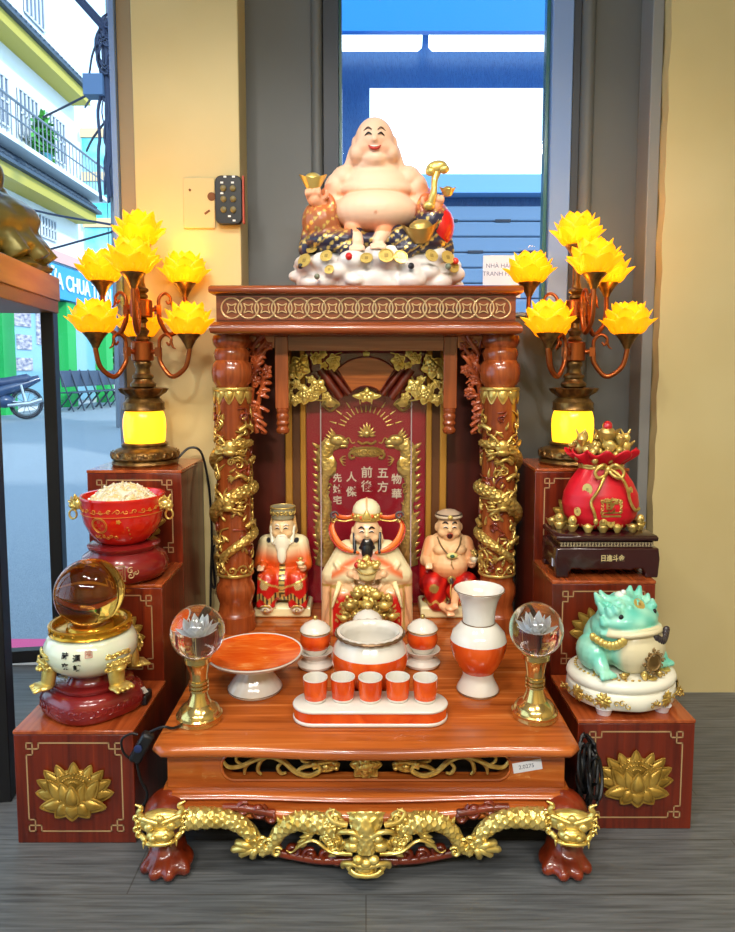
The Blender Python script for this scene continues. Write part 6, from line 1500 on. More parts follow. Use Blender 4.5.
g.tube([(cx + 0.021 * cos(a), cz + 0.021 * sin(a), 0.001) for a in [k_ * 2 * pi / 36 for k_ in range(36)]], 0.0012, 5, T=Tw, closed=True); g.tube([(cx + 0.0175 * cos(a), cz + 0.0175 * sin(a), 0.001) for a in [k_ * 2 * pi / 36 for k_ in range(36)]], 0.0007, 5, T=Tw, closed=True)
for i in range(6): g.spiral((cx - 0.02 + 0.012 * i, cz - 0.032 - 0.003 * (i % 2)), 0.006, 1.2, i, 0.0011, 0.001, T=Tw, sgn=1 if i % 2 else -1)
for i in range(5): g.petal((0.022, 0.006), i * 1.257, 0.007, 0.003, 0.0008, T=Tw, rim=False, h0=0.0006, nu=3, nv=4)
for i in range(4): g.petal((0.04 + 0.006 * i, -0.012 - 0.01 * i), 0.5 + i, 0.006, 0.002, 0.0008, T=Tw, rim=False, h0=0.0006, nu=3, nv=4)
for ch, dx, dz in (('招', 0, 0.0095), ('財', -0.009, 0), ('進', 0.009, 0), ('寶', 0, -0.0095)):
    g.join(text_mesh(ch, 0.0085, 0.0002), lambda p, dx=dx, dz=dz: Tw(V((cx + dx + p[0], cz + dz + p[1], 0.0012))))
obj('gilt_pattern', g, mat('gold painted lines', rgb(226, 150, 56), 0.35, 0.4), bw)
for s in (-1, 1):
    g = G()
    g.ell((0, 0, 0), (0.018, 0.016, 0.017), n=14, m=10); g.ell((s * 0.012, -0.004, -0.006), (0.011, 0.012, 0.009)); g.ell((s * 0.010, -0.002, -0.016), (0.008, 0.008, 0.006))
    for q in range(9): a = q * 0.7; g.spiral((0.016 * cos(a), 0.004 + 0.014 * sin(a)), 0.0055, 1.2, a, 0.0022, 0.013, T=(lambda p: V((p[0], -p[2], p[1]))))
    g.cap((0, -0.012, 0.012), (s * 0.004, -0.014, 0.022), 0.004, 0.002); g.cap((s * 0.008, 0.008, 0.012), (s * 0.012, 0.01, 0.022), 0.004, 0.002)
    g.tube([(s * 0.012 + 0.010 * cos(a), -0.006, -0.03 + 0.013 * sin(a)) for a in [q * pi / 10 for q in range(20)]], 0.0028, 6, closed=True)
    obj('lion_handle', g, GOLD, t, loc=(s * 0.118, -0.012, 0.198), ang=60)
g = G()
def heap(u, v):
    a = 2 * pi * u; r = 0.097 * v; z = 0.196 + 0.052 * (1 - v ** 2.2) + 0.005 * sin(a * 7 + v * 9) * sin(v * 17) ; return V((r * cos(a), r * sin(a), z))
g.grid(heap, 40, 12); RB = random.Random(8)
for q in range(420):
    a = RB.uniform(0, 6.283); v = sqrt(RB.random()) * 0.95; p = heap(a / 6.283, v); g.ell(p, RB.uniform(0.0025, 0.0045), n=6, m=4)
hp = obj('grain_heap', g, mat('gold and clear grain', rgb(236, 214, 150), 0.18, 0.25, rgb(250, 244, 226), 70, (1, 1, 1), (0.35, 0.6), 2), t, ang=60); hp['kind'] = 'stuff'
for ch in list(t.children):
    if ch is not st:
        ch.location = (ch.location.x * 0.88, ch.location.y * 0.88, 0.0895 + (ch.location.z - 0.0895) * 0.86); ch.scale = (0.88, 0.88, 0.86)
# jade bowl on lion feet, with the amber ball resting in its ring
t = thing('jade_bowl', 'pale jade bowl on gilded lion feet and a burgundy stand', 'bowl', (-0.590, 1.437, 0.2415), 0.1)
def lobed(R, e=0.06, ph=0.0): return lambda i: [((R - i) * (1 + e * cos(4 * a + ph)) * cos(a), (R - i) * 0.84 * (1 + e * cos(4 * a + ph)) * sin(a)) for a in [2 * pi * q / 64 for q in range(64)]]
g = G(); g.slab(lobed(0.1, 0.05), [(0.012, 0), (0.004, 0.002), (0.0, 0.008), (-0.004, 0.024), (-0.002, 0.04), (0.005, 0.051), (0.016, 0.056)]); st = obj('stand', g, BURG, t, ang=50)
g = G()
for q in range(26):
    a = pi + q * pi / 25; R = 0.1 * (1 + 0.05 * cos(4 * a)); T_ = (lambda p, a=a, R=R: V(((R + 0.002) * cos(a) - p[0] * sin(a), (R + 0.002) * 0.84 * sin(a) + p[0] * cos(a), 0.026 + p[1])))
    g.spiral((0, 0), 0.0095, 1.2, q, 0.0022, 0, T=T_, sgn=1 if q % 2 else -1); g.box((0, 0.011, 0), (0.008, 0.002, 0.003), T=T_)
obj('carved_fret', g, BURG, st)
g = G(); g.slab(lobed(0.082, 0.04), [(0.003, 0.0565), (0, 0.059), (0, 0.065), (0.005, 0.068)]); g.lathe([(0.052, 0.068), (0.048, 0.072), (0.044, 0.08), (0.046, 0.09)], n=40); obj('plinth', g, BURG, t, ang=50)
JADE = mat('pale jade', rgb(214, 220, 190), 0.16, 0, rgb(232, 232, 210), 8, (1, 1, 1), (0.3, 0.7), 4, coat=0.6, sss=0.25, distort=1)
g = G(); g.lathe([(0.03, 0.084), (0.06, 0.092), (0.084, 0.11), (0.095, 0.132), (0.094, 0.152), (0.086, 0.168), (0.078, 0.175)], n=64); jb = obj('bowl', g, JADE, t)
g = G(); g.lathe([(0.08, 0.1755), (0.084, 0.178), (0.081, 0.181), (0.082, 0.189), (0.0845, 0.193), (0.08, 0.1955), (0.073, 0.193), (0.07, 0.182), (0.05, 0.178), (0.046, 0.188), (0.04, 0.19), (0.03, 0.183), (0.001, 0.181)], n=64, capb=False, capt=False)
for q in range(22): a = q * 2 * pi / 22; g.spiral((0, 0), 0.0065, 1.2, q, 0.0016, 0, T=(lambda p, a=a: V((0.0826 * cos(a) - p[0] * sin(a), 0.0826 * sin(a) + p[0] * cos(a), 0.189 + p[1]))), sgn=1 if q % 2 else -1)
obj('rim', g, mat('amber gilt rim', rgb(206, 150, 40), 0.2, 0.7), t, ang=60)
def lion_foot():
    g = G(); g.ell((0, 0.012, 0.062), (0.02, 0.018, 0.026)); g.cap((0, 0, 0.045), (0, -0.004, 0.008), 0.014, 0.013); g.ell((0, -0.012, 0.006), (0.018, 0.018, 0.008))
    for q in range(4): g.cap((-0.012 + q * 0.008, -0.022, 0.006), (-0.013 + q * 0.0085, -0.030, 0.004), 0.005, 0.004, 8)
    g.ell((0, -0.008, 0.056), (0.013, 0.012, 0.012)); g.ell((0, -0.018, 0.048), (0.009, 0.007, 0.006))
    for s in (-1, 1): g.ell((s * 0.006, -0.018, 0.06), 0.0035, n=8, m=6)
    for i in range(5):
        for j in range(3): g.spiral((-0.018 + i * 0.009, 0.05 + j * 0.014), 0.0055, 1.2, i + j, 0.0028, 0.016 + 0.005 * (j == 1), T=lambda p: V((p[0], -p[2] + 0.004 + 8 * p[0] * p[0], p[1])), sgn=1 if i % 2 else -1)
    return g
LF = lion_foot(); LF.v = [V((p.x * 1.3, p.y * 1.1, p.z * 0.94)) for p in LF.v]
for a in (-2.6, -0.75, 0.6, 2.4):
    o = obj('lion_foot', LF, GOLD, t, loc=(0.086 * cos(a), 0.078 * sin(a), 0.0685), rot=(0, 0, a + pi / 2), ang=60)
g = G()
JC = (0, 0, 0.128)
def Tj(p):
    z = p[1]; R = 0.0956 - 0.016 * (z / 0.04) ** 2; a = p[0] / 0.095 - 0.1; return V(((R + p[2]) * sin(a), -(R + p[2]) * cos(a), 0.142 + z))
for ch, s, z in (('時', -0.016, 0.0105), ('來', -0.016, -0.0105), ('運', 0.008, 0.0065), ('轉', 0.008, -0.0145)): g.join(text_mesh(ch, 0.016, 0.0001, bold=0.0004), lambda p, s=s, z=z: Tj(V((p[0] + s, p[1] + z, 0.0012))))
obj('characters', g, mat('black brush ink', rgb(34, 28, 26), 0.5), jb, label='four black brush characters')
g = G()
sq = [(-0.0065, -0.0065), (0.0065, -0.0065), (0.0065, 0.0065), (-0.0065, 0.0065)]
g.tube([(0.031 + x, 0.014 + z, 0.0012) for x, z in sq], 0.0008, 5, T=Tj, closed=True); g.join(text_mesh('福', 0.011, 0.0001), lambda p: Tj(V((p[0] + 0.031, p[1] + 0.014, 0.0012)))); obj('red_seal', g, mat('red seal ink', rgb(196, 70, 60), 0.5), jb)
AMB = glass_mat('amber crystal', rgb(236, 170, 70), 1.5)
g = G(); g.ell((0, 0, 0), 0.0715, n=64, m=40)
solo('amber_ball', g, AMB, 'clear amber crystal ball resting on the gold rim of the jade bowl', 'crystal ball', loc=(-0.590, 1.437, 0.2415 + 0.2555), ang=180)
# money bag on its dark stand
t = thing('money_bag', 'red money bag tied with gold cord and heaped with ingots on a dark stand', 'ornament', (0.580, 1.694, 0.471)); t.scale = (0.94, 0.94, 1.1)
g = G(); g.prism([(-0.13, 0), (-0.098, 0), (-0.098, 0.012), (-0.09, 0.02), (-0.07, 0.02), (-0.06, 0.016), (-0.05, 0.018), (0.05, 0.018), (0.06, 0.016), (0.07, 0.02), (0.09, 0.02), (0.098, 0.012), (0.098, 0), (0.13, 0), (0.134, 0.04), (0.13, 0.066), (-0.13, 0.066), (-0.134, 0.04)], -0.076, -0.05)
g.box2((-0.13, -0.05, 0.014), (0.13, 0.07, 0.066)); g.box2((-0.13, 0.045, 0), (-0.1, 0.07, 0.014)); g.box2((0.1, 0.045, 0), (0.13, 0.07, 0.014))
st = obj('stand', g, DKW, t, bev=0.003)
g = G(); g.box2((-0.119, -0.067, 0.0665), (0.119, 0.065, 0.078)); obj('stand_band', g, DKW, st)
g = G()
for i in range(30): x = -0.116 + i * 0.008; g.box((x, -0.0672, 0.0722), (0.0052, 0.0016, 0.0016), rot=(0, 0.7 if i % 2 else -0.7, 0)); g.box((x, -0.0672, 0.069), (0.006, 0.0016, 0.0014)); g.box((x, -0.0672, 0.0758), (0.006, 0.0016, 0.0014))
obj('fret_band', g, mat('silver gilt fret', rgb(206, 190, 150), 0.35, 0.4), st)
g = G(); g.slab(lambda i: [((0.13 - i) * x, (0.072 - i) * y) for x, y in ((-1, -1), (1, -1), (1, 1), (-1, 1))], [(0.006, 0.0785), (0.001, 0.081), (0, 0.088), (0.003, 0.092), (0.014, 0.096)]); obj('stand_top', g, DKW, st, ang=60)
g = G().join(text_mesh('日進斗金', 0.0155, 0.0003, bold=0.0003), front(0.012, -0.0768, 0.043)); obj('characters', g, mat('gold lettering', rgb(214, 196, 140), 0.4, 0.3), st, label='four gold characters on the stand front')
g = G(); g.box((0, 0, 0), (0.012, 0.0008, 0.017), rot=(0, 0, 0)); g.v = [V((-0.1345 - 0.0005, -0.055, 0.03)) + V((0, p.x, p.z)) + V((p.y, 0, 0)) for p in g.v]; obj('price_label', g, mat('white label', rgb(225, 230, 240), 0.6), st)
# the bag itself
def bagr(z):
    prof = [(0.0, 0.05), (0.008, 0.075), (0.03, 0.094), (0.055, 0.1), (0.08, 0.096), (0.105, 0.083), (0.125, 0.066), (0.138, 0.054), (0.146, 0.054), (0.158, 0.072), (0.168, 0.086), (0.174, 0.09)]
    for (a, r0), (b, r1) in zip(prof, prof[1:]):
        if a <= z <= b: return r0 + (r1 - r0) * (z - a) / (b - a)
    return 0.09
g = G()
def bag(u, v):
    a = 2 * pi * u; z = 0.176 * v; r = bagr(z)
    fold = 0.0 if z < 0.09 else (0.05 if z < 0.14 else 0.09) * ss(0.09, 0.17, z)
    r *= 1 + fold * sin(a * 11 + 0.6 * sin(a * 3)); z += 0.006 * sin(a * 11 + 1) * ss(0.145, 0.175, 0.176 * v)
    return V((r * cos(a), r * 0.72 * sin(a), z))
g.grid(bag, 110, 44)
BAGM = mat('red painted bag', rgb(190, 10, 28), 0.4, 0, rgb(214, 22, 40), 5, bump=0.05, bscale=300)
bg_ = obj('bag', g, BAGM, t, loc=(0.004, 0.004, 0.0965), ang=180); m = bg_.modifiers.new('thickness', 'SOLIDIFY'); m.thickness = 0.003
def Tg(p):  # on the front of the bag
    z = p[1]; r = bagr(z); a = p[0] / 0.1; return V(((r + p[2]) * sin(a), -(r * 0.72 + p[2]) * cos(a), z))
g = G()
for r_ in (0.139, 0.1445): g.tube([V((0.056 * cos(a), 0.056 * 0.72 * sin(a), r_ + 0.001 * sin(a * 6))) for a in [q * 2 * pi / 40 for q in range(40)]], 0.003, 6, closed=True)
g.tube(smooth([V((0, -0.044, 0.142)), V((-0.012, -0.062, 0.125)), V((-0.032, -0.075, 0.095)), V((-0.048, -0.072, 0.07)), V((-0.042, -0.078, 0.05)), V((-0.036, -0.076, 0.032))], 6), 0.004, 7); g.tube(smooth([V((0.004, -0.044, 0.142)), V((0.028, -0.062, 0.125)), V((0.044, -0.068, 0.1)), V((0.054, -0.066, 0.07)), V((0.07, -0.06, 0.05)), V((0.084, -0.05, 0.052))], 6), 0.004, 7)
for s in (-1, 1): g.tube(smooth([V((0, -0.046, 0.14)), V((s * 0.016, -0.06, 0.15)), V((s * 0.036, -0.062, 0.136)), V((s * 0.03, -0.064, 0.122)), V((s * 0.012, -0.062, 0.126)), V((0, -0.05, 0.138))], 5), 0.0045, 7)
g.ell((0, -0.05, 0.139), (0.009, 0.008, 0.008)); g.ell((-0.036, -0.077, 0.028), (0.006, 0.005, 0.008))
obj('cord', g, GOLDD, bg_, ang=60)
for s, z, r in ((-0.062, 0.095, 0.013), (0.07, 0.09, 0.011), (0.008, 0.022, 0.0105), (-0.085, 0.045, 0.010)):
    p = Tg(V((s, z, 0.0005))); nrm = Tg(V((s, z, 0.01))) - p
    o = obj('coin', coin_geo(r), GILT, bg_, loc=p); o.rotation_euler = nrm.to_track_quat('Z', 'Y').to_euler()
g = G()
for (x, z, w, h) in ((0, 0, 0.052, 0.004), (0, 0.008, 0.046, 0.003), (0, 0.036, 0.03, 0.003)): g.box((0.006 + x, 0.038 + z, 0.0015), (w, h, 0.003), T=Tg)
g.join(text_mesh('財', 0.034, 0.0012, bold=0.0008), lambda p: Tg(V((p[0] + 0.006, p[1] + 0.058, 0.002))))
for q in range(7): g.spiral((0.006 - 0.024 + q * 0.008, 0.076 - 0.002 * abs(q - 3)), 0.005, 1.2, q, 0.0016, 0.0015, T=Tg)
for s in (-1, 1):
    for q in range(4): g.spiral((0.006 + s * 0.025, 0.046 + q * 0.008), 0.0045, 1.2, q, 0.0015, 0.0015, T=Tg, sgn=s)
obj('emblem', g, GOLDD, bg_, ang=60)
# ingots and sprites of gold in the mouth of the bag and round its foot
RB = random.Random(21)
for q in range(9):
    a = q * 0.7; r = 0.055 if q else 0.0; 
    obj('ingot', ingot_geo(1.45 + 0.2 * RB.random(), GC if q % 3 else GD), GILT, t, loc=(r * cos(a), 0.004 + r * 0.6 * sin(a), 0.262 + 0.012 * (q % 3)), rot=(RB.uniform(-0.4, 0.4), RB.uniform(-0.4, 0.4), RB.uniform(0, 3)))
g = G()
for q in range(60):
    a = RB.uniform(0, 6.28); r = sqrt(RB.random()) * 0.075; g.ell((r * cos(a), 0.004 + 0.7 * r * sin(a), 0.262 + RB.uniform(-0.01, 0.014) + 0.02 * (1 - r / 0.08)), RB.uniform(0.006, 0.011), n=8, m=6, col=GC if q % 4 else GD)
obj('gold_heap', g, GILT, t, ang=180)
for x in (-0.055, 0.062):
    g = G(); g.ell((0, 0, 0.012), (0.014, 0.012, 0.016), col=GC); g.ell((0, -0.004, 0.032), 0.011, n=12, m=8, col=GC)
    for s in (-1, 1): g.cap((s * 0.006, 0, 0.04), (s * 0.012, 0, 0.05), 0.0035, 0.002, col=GC); g.cap((s * 0.012, -0.004, 0.016), (s * 0.02, -0.008, 0.024), 0.0045, 0.003, col=GD)
    obj('gold_sprite', g, GILT, t, loc=(x, -0.004, 0.27), ang=180)
g = G().join(ingot_geo(2.3, GD)); top = obj('top_ingot', g, GILT, t, loc=(0.016, 0.0, 0.288))
g = G(); g.ell((0, 0, 0), 0.0125, n=18, m=12); obj('red_gem', g, mat('red glass gem', rgb(190, 12, 30), 0.05, coat=1.0), t, loc=(0.016, 0.0, 0.3275), ang=180)
for q, (x, y) in enumerate(((-0.115, 0.03), (-0.108, -0.012), (-0.082, -0.042), (-0.045, -0.053), (-0.008, -0.056), (0.03, -0.055), (0.07, -0.05), (0.1, -0.025), (0.108, 0.015))):
    o = obj('ingot', ingot_geo(1.15, GC if q % 2 else GD), GILT, t, loc=(x, y, 0.0965), rot=(0, 0, RB.uniform(-0.6, 0.6)))
    if q in (1, 2, 4, 7): gg = G(); gg.ell((0, 0, 0.024), (0.011, 0.01, 0.012), n=12, m=8, col=GC); gg.ell((0, -0.008, 0.026), (0.006, 0.004, 0.005), n=10, m=6, col=GD); obj('gold_nugget', gg, GILT, o, ang=180)
# turquoise toad
t = thing('money_toad', 'turquoise three legged toad with cream belly on a round white gilded base', 'statue', (0.565, 1.478, 0.2415), 0.12)
WBS = c4(238, 230, 206)
g = G(); prof = [(0.112, 0.014), (0.117, 0.018), (0.12, 0.03), (0.118, 0.046), (0.113, 0.05), (0.117, 0.054), (0.12, 0.062), (0.117, 0.07), (0.108, 0.075), (0.09, 0.077), (0.001, 0.0775)]
g.lathe(prof, n=72, sy=0.8, mod=lambda a, z: 1 + (0.012 * cos(8 * a) if z < 0.025 else 0), capt=False); bs = obj('base', g, mat('cream white base', rgb(240, 234, 214), 0.3, coat=0.2), t)
for a in (-2.3, -0.9, 0.5, 2.2): g = G(); g.lathe([(0.014, 0), (0.017, 0.01), (0.02, 0.0145)], n=14); obj('foot', g, mat('pale foot', rgb(226, 220, 222), 0.3), t, loc=(0.1 * cos(a), 0.08 * sin(a), 0))
g = G()
for a in (-2.25, -1.05, -0.15, 0.9, 3.5):
    T_ = (lambda p, a=a: V(((0.12 + p[2]) * cos(a) - p[0] * sin(a), (0.12 + p[2]) * 0.8 * sin(a) + p[0] * cos(a) * 0.9, 0.036 + p[1])))
    for q in range(10): g.petal((0, 0), q * 0.628, 0.019, 0.0065, 0.004, T=T_, rim=False, h0=0.001, nu=4, nv=5)
    for q in range(7): g.petal((0, 0), q * 0.9 + 0.3, 0.012, 0.005, 0.004, T=T_, rim=False, h0=0.004, nu=4, nv=5)
    for q in range(3):
        for s in (-1, 1): g.spiral((s * (0.028 + 0.012 * q), 0.004 * (q % 2) - 0.002), 0.007, 1.2, q, 0.0016, 0.001, T=T_, sgn=s)
for q in range(44): a = q * 2 * pi / 44; g.ell((0.1 * cos(a), 0.08 * sin(a), 0.0775), (0.004, 0.003, 0.002), n=6, m=4)
obj('flower_pattern', g, GOLDD, bs, ang=60)
TQ = c4(112, 206, 182); TQD = c4(70, 172, 150); TQL = c4(168, 228, 200); BEL = c4(226, 212, 172)
zb = 0.0775
g = G()
g.ell((0.0, 0.012, zb + 0.06), (0.08, 0.066, 0.062), n=28, m=18); g.ell((0.012, -0.028, zb + 0.052), (0.07, 0.053, 0.059), n=28, m=18); g.ell((0.0, -0.004, zb + 0.09), (0.078, 0.06, 0.044), n=28, m=16)
g.ell((0.0, -0.012, zb + 0.112), (0.072, 0.056, 0.034), n=28, m=14); g.ell((0.006, -0.034, zb + 0.098), (0.064, 0.044, 0.010)); g.ell((0.0, 0.004, zb + 0.13), (0.054, 0.046, 0.026))
g.tube(smooth([(-0.074, -0.016, zb + 0.088), (-0.045, -0.058, zb + 0.093), (0.006, -0.078, zb + 0.099), (0.05, -0.058, zb + 0.093), (0.074, -0.016, zb + 0.088)], 6), 0.0065, 8)
for s in (-1, 1):
    g.ell((s * 0.042, -0.03, zb + 0.127), (0.017, 0.016, 0.016))
    g.ell((s * 0.074, 0.012, zb + 0.038), (0.03, 0.045, 0.038), (0, 0, s * 0.3)); g.cap((s * 0.078, -0.004, zb + 0.05), (s * 0.082, -0.03, zb + 0.018), 0.02, 0.017)
    for q in range(4): g.cap((s * 0.081, -0.034, zb + 0.014), (s * 0.081 + (q - 1.5) * 0.010, -0.05, zb + 0.007), 0.0085, 0.007, 8)
    for (x, y, z, l) in ((0.058, -0.026, 0.132, 0.014), (0.062, -0.006, 0.135, 0.018), (0.054, 0.012, 0.145, 0.022), (0.07, -0.02, 0.112, 0.012), (0.036, 0.02, 0.150, 0.016), (0.05, -0.034, 0.14, 0.01)):
        g.cap((s * x, y, zb + z), (s * (x + l * 0.4), y + 0.004, zb + z + l * 0.85), 0.0115, 0.005, 8)
rt = random.Random(4)
for q in range(46):
    a = rt.uniform(-3.1, 0.0) if q % 2 else rt.uniform(0, 3.1); v = rt.uniform(0.1, 0.95); g.ell((0.052 * v * cos(a), 0.004 + 0.042 * v * sin(a), zb + 0.141 + 0.014 * (1 - v * v)), rt.uniform(0.005, 0.009), n=8, m=6)
def tcol(p, n):
    c = mixc(TQ, TQL, 0.5 + 0.5 * sin(p.x * 90) * sin(p.z * 80 + p.y * 60)); c = mixc(c, TQD, 0.5 * (0.5 + 0.5 * sin(p.x * 130 + 3) * sin(p.z * 150)) * (p.z > zb + 0.1))
    if p.y < -0.02:
        q = hypot((p.x - 0.012) / 0.064, (p.z - zb - 0.052) / 0.06)
        if p.z < zb + 0.106: c = mixc(c, BEL, ss(1.08, 0.92, q))
        if p.z > zb + 0.084 and p.z < zb + 0.108 and p.y < -0.03: c = mixc(c, BEL, ss(0.108, 0.098, p.z - zb))
    return c
rm = remesh(g, 0.0028, 2, tcol); obj('body', rm, PAINT, t, ang=180, rot=(0, 0, 0.28))
g = G()
for s in (-1, 1): g.ell((s * 0.046, -0.0435, zb + 0.129), (0.006, 0.005, 0.006), n=12, m=8)
objs('eye', g, BLACK, t, ang=180, rot=(0, 0, 0.28))
g = G()
for s in (-1, 1):
    for q in range(9): a = q / 8; g.ell((s * (0.088 - 0.05 * a), -0.03 - 0.034 * sin(pi * 0.5 * a), zb + 0.082 - 0.012 * sin(pi * a)), (0.0085, 0.006, 0.0105), rot=(0, s * 0.5, 0), n=10, m=6, col=GC if s < 0 else c4(60, 52, 56))
obj('coin_string', g, GILT, t, ang=180, rot=(0, 0, 0.1))
Tm = lambda p: V((0.012 + p[0], -0.0815 - p[2] + 0.25 * abs(p[1]) * 0 , zb + 0.036 + p[1]))
g = G(); g.tube([(0.018 * cos(a), 0.018 * sin(a), 0) for a in [q * 2 * pi / 28 for q in range(28)]], 0.0022, 6, T=Tm, closed=True)
for q in range(12): a = q * pi / 6; rr = 0.026 if q % 3 == 0 else 0.022; g.spiral((rr * cos(a), rr * sin(a)), 0.005, 1.2, a, 0.0018, 0, T=Tm)
g.join(text_mesh('招', 0.022, 0.001, bold=0.0006), lambda p: Tm(V((p[0], p[1], 0.001)))); g.box((0, 0, -0.004), (0.03, 0.03, 0.006), T=Tm)
obj('medallion', g, mat('dark old gold', rgb(138, 108, 62), 0.5, 0.25), t, ang=60, rot=(0, 0, 0.28))
for q, (x, y) in enumerate(((-0.03, -0.078), (0.012, -0.084), (0.05, -0.074), (-0.07, -0.04), (0.082, -0.04), (-0.05, -0.064), (0.03, -0.08))):
    obj('ingot' if q < 3 else 'coin', ingot_geo(0.85, GC if q % 2 else GD) if q < 3 else coin_geo(0.012), GILT, t, loc=(x, y * 0.92, 0.0782), rot=(0, 0, q))
g = G(); g.ell((0, 0, 0.006), (0.014, 0.012, 0.009), col=c4(214, 226, 206)); g.ell((0.003, -0.006, 0.014), 0.006, n=10, m=8, col=c4(236, 236, 226)); obj('baby_toad', g, PAINT, t, loc=(-0.006, 0.0, zb + 0.152), ang=180)
obj('coin', coin_geo(0.013), GILT, t, loc=(0.022, -0.028, zb + 0.146), rot=(0.7, 0.3, 0))

# ------------------------------------------------------------------ cords, switches
CORD = mat('black rubber cord', rgb(16, 16, 18), 0.45)
g = G(); g.tube(smooth([(-0.53, 1.93, 0.722), (-0.502, 1.95, 0.748), (-0.472, 1.96, 0.735), (-0.456, 1.965, 0.66), (-0.449, 1.967, 0.58), (-0.447, 1.965, 0.47), (-0.452, 1.965, 0.36), (-0.44, 1.965, 0.34), (-0.446, 1.965, 0.43), (-0.44, 1.965, 0.46), (-0.45, 1.965, 0.40), (-0.456, 1.965, 0.2), (-0.456, 1.965, 0.004)], 8), 0.0035, 7)
solo('lamp_cord', g, CORD, 'black cord looping down the wall from the left lotus lamp', 'cord')
sw = thing('dimmer_switch', 'black inline dimmer switch hanging between the jade bowl pedestal and the altar', 'switch', (-0.45, 1.325, 0.215))
g = G(); g.box((0, 0, 0.0), (0.026, 0.022, 0.066), rot=(0.1, 0.5, 0.2)); c_ = obj('case', g, BLACK, sw, bev=0.006)
g = G(); g.lathe([(0.008, 0), (0.008, 0.003), (0.006, 0.004)], n=20, T=Matrix.Translation((-0.003, -0.0125, 0.004)) @ Matrix.Rotation(pi / 2, 4, 'X')); obj('dial', g, mat('dark blue dial', rgb(34, 48, 90), 0.3), c_)
g = G(); g.tube(smooth([(0.018, 0, 0.032), (0.045, -0.004, 0.044), (0.062, 0.006, 0.036), (0.076, 0.03, 0.0325)], 6), 0.0028, 7); g.tube(smooth([(-0.016, 0, -0.03), (-0.034, -0.006, -0.01), (-0.038, -0.006, 0.018), (-0.02, -0.004, 0.03), (-0.006, -0.004, 0.028)], 6), 0.0024, 7); g.tube(smooth([(-0.012, 0, -0.03), (-0.004, 0.0, -0.07), (0.008, 0.0, -0.1), (-0.004, 0.0, -0.14), (0.0, 0.01, -0.2105)], 6), 0.003, 7); obj('cord', g, CORD, sw)
g = G(); RB = random.Random(17)
for q in range(14):
    c = V((0.448 + RB.uniform(-0.004, 0.012), 1.335 + RB.uniform(-0.02, 0.02), 0.15 + RB.uniform(-0.03, 0.03))); a0 = RB.uniform(0, 6)
    g.tube(smooth([c + V((0.013 * cos(a0 + k_ * 0.8) * (1 + 0.5 * sin(k_)), 0.016 * sin(k_ * 1.3 + a0), 0.045 * sin(a0 + k_ * 0.8))) for k_ in range(8)], 4, True), 0.0035, 6, closed=True)
g.tube(smooth([(0.45, 1.34, 0.13), (0.458, 1.33, 0.06), (0.452, 1.34, 0.004), (0.46, 1.38, 0.004)], 6), 0.0035, 7)
solo('cord_bundle', g, CORD, 'tangled black cord bundle stuffed between the altar and the toad pedestal', 'cord')
tg = thing('power_adapter', 'black adapter with a tilted white tag behind the burgundy stand of the jade bowl', 'adapter', (-0.489, 1.462, 0.2415))
g = G(); g.box((0, 0, 0.011), (0.024, 0.04, 0.022)); obj('case', g, BLACK, tg, bev=0.003)
g = G(); g.box((0, -0.024, 0.033), (0.03, 0.001, 0.017), rot=(0.3, -0.45, 0.1)); tt = obj('paper_tag', g, mat('white tag', rgb(228, 222, 208), 0.6), tg)
g = G().join(text_mesh('2880', 0.009, 0.0001), Matrix.Translation((0, -0.0249, 0.033)) @ Euler((0.3, -0.45, 0.1)).to_matrix().to_4x4() @ Matrix.Rotation(pi / 2, 4, 'X')); obj('writing', g, mat('grey pen ink', rgb(80, 92, 110), 0.7), tt)
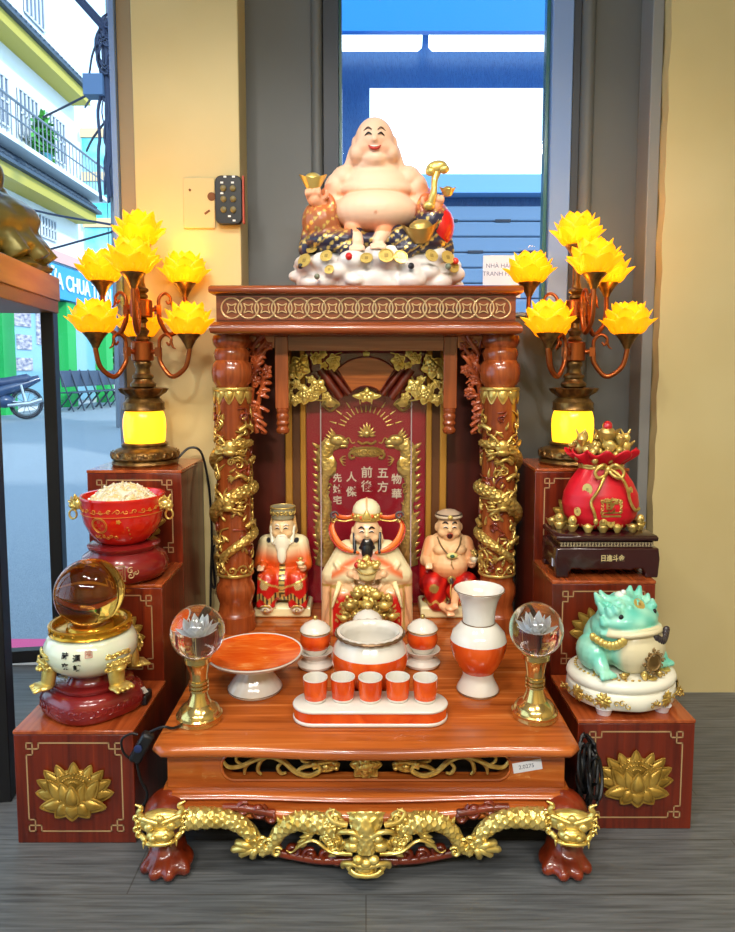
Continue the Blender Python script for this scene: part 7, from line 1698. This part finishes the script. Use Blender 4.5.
# ------------------------------------------------------------------ camera, light
def camera():
    cd = bpy.data.cameras.new('camera'); c = bpy.data.objects.new('camera', cd); COL.objects.link(c)
    c.location = (0, 0, 0.97); c.rotation_euler = (radians(85), 0, 0)
    cd.sensor_fit = 'VERTICAL'; cd.sensor_height = 36; cd.lens = 36 * 690 / 932
    cd.shift_y = -36 / 932; cd.shift_x = 1.5 / 932
    cd.clip_start = 0.02
    SC.camera = c
camera()
SC.view_settings.view_transform = 'Standard'; SC.view_settings.look = 'None'
SC.view_settings.gamma = 1; SC.view_settings.use_curve_mapping = False
SC.view_settings.exposure = 0.2
w = bpy.data.worlds.new('World'); SC.world = w; w.use_nodes = True
bg = w.node_tree.nodes['Background']; bg.inputs['Color'].default_value = (0.62, 0.86, 1.12, 1); bg.inputs['Strength'].default_value = 2.1
SC.cycles.use_denoising = True
SC.cycles.max_bounces = 10; SC.cycles.diffuse_bounces = 3; SC.cycles.glossy_bounces = 4; SC.cycles.transmission_bounces = 8; SC.cycles.transparent_max_bounces = 12
SC.cycles.sample_clamp_indirect = 4; SC.cycles.blur_glossy = 0.5
SC.cycles.caustics_refractive = True; SC.cycles.caustics_reflective = False
def spot(x, y, z, tx, ty, tz, e, size=0.08, angle=70, col=(1, 0.93, 0.82)):
    ld = bpy.data.lights.new('ceiling_spot', 'SPOT'); ld.energy = e; ld.shadow_soft_size = size; ld.color = col
    ld.spot_size = radians(angle); ld.spot_blend = 0.6
    o = bpy.data.objects.new('ceiling_spot', ld); COL.objects.link(o); o.location = (x, y, z)
    o.rotation_euler = (V((tx, ty, tz)) - V((x, y, z))).to_track_quat('-Z', 'Y').to_euler()
def area(x, y, z, sx, sy, e, col, rot=(0, 0, 0)):
    ld = bpy.data.lights.new('fill_panel', 'AREA'); ld.shape = 'RECTANGLE'; ld.size = sx; ld.size_y = sy; ld.energy = e; ld.color = col
    o = bpy.data.objects.new('fill_panel', ld); COL.objects.link(o); o.location = (x, y, z); o.rotation_euler = rot
for x, y, e in ((-0.75, 0.55, 44), (-0.24, 0.35, 56), (0.75, 0.55, 44)):
    spot(x, y, 2.75, x * 0.55, 1.75, 0.45, e)
spot(-0.15, -1.3, 2.6, 0.0, 2.0, 0.78, 120, size=0.08, angle=24)
area(-0.8, -1.6, 2.8, 1.2, 0.3, 70, (1, 0.97, 0.92)); area(0.9, -1.6, 2.8, 1.2, 0.3, 70, (1, 0.97, 0.92))  # unseen fill lights, added for soft light from the front
sd = bpy.data.lights.new('facade_fill', 'SUN'); sd.energy = 3.0; sd.angle = radians(3); sd.color = (1, 0.96, 0.9)  # lamp added under an overcast sky to brighten the street facades
so = bpy.data.objects.new('facade_fill', sd); COL.objects.link(so)
so.rotation_euler = V((-0.62, 0.6, -0.5)).to_track_quat('-Z', 'Y').to_euler()
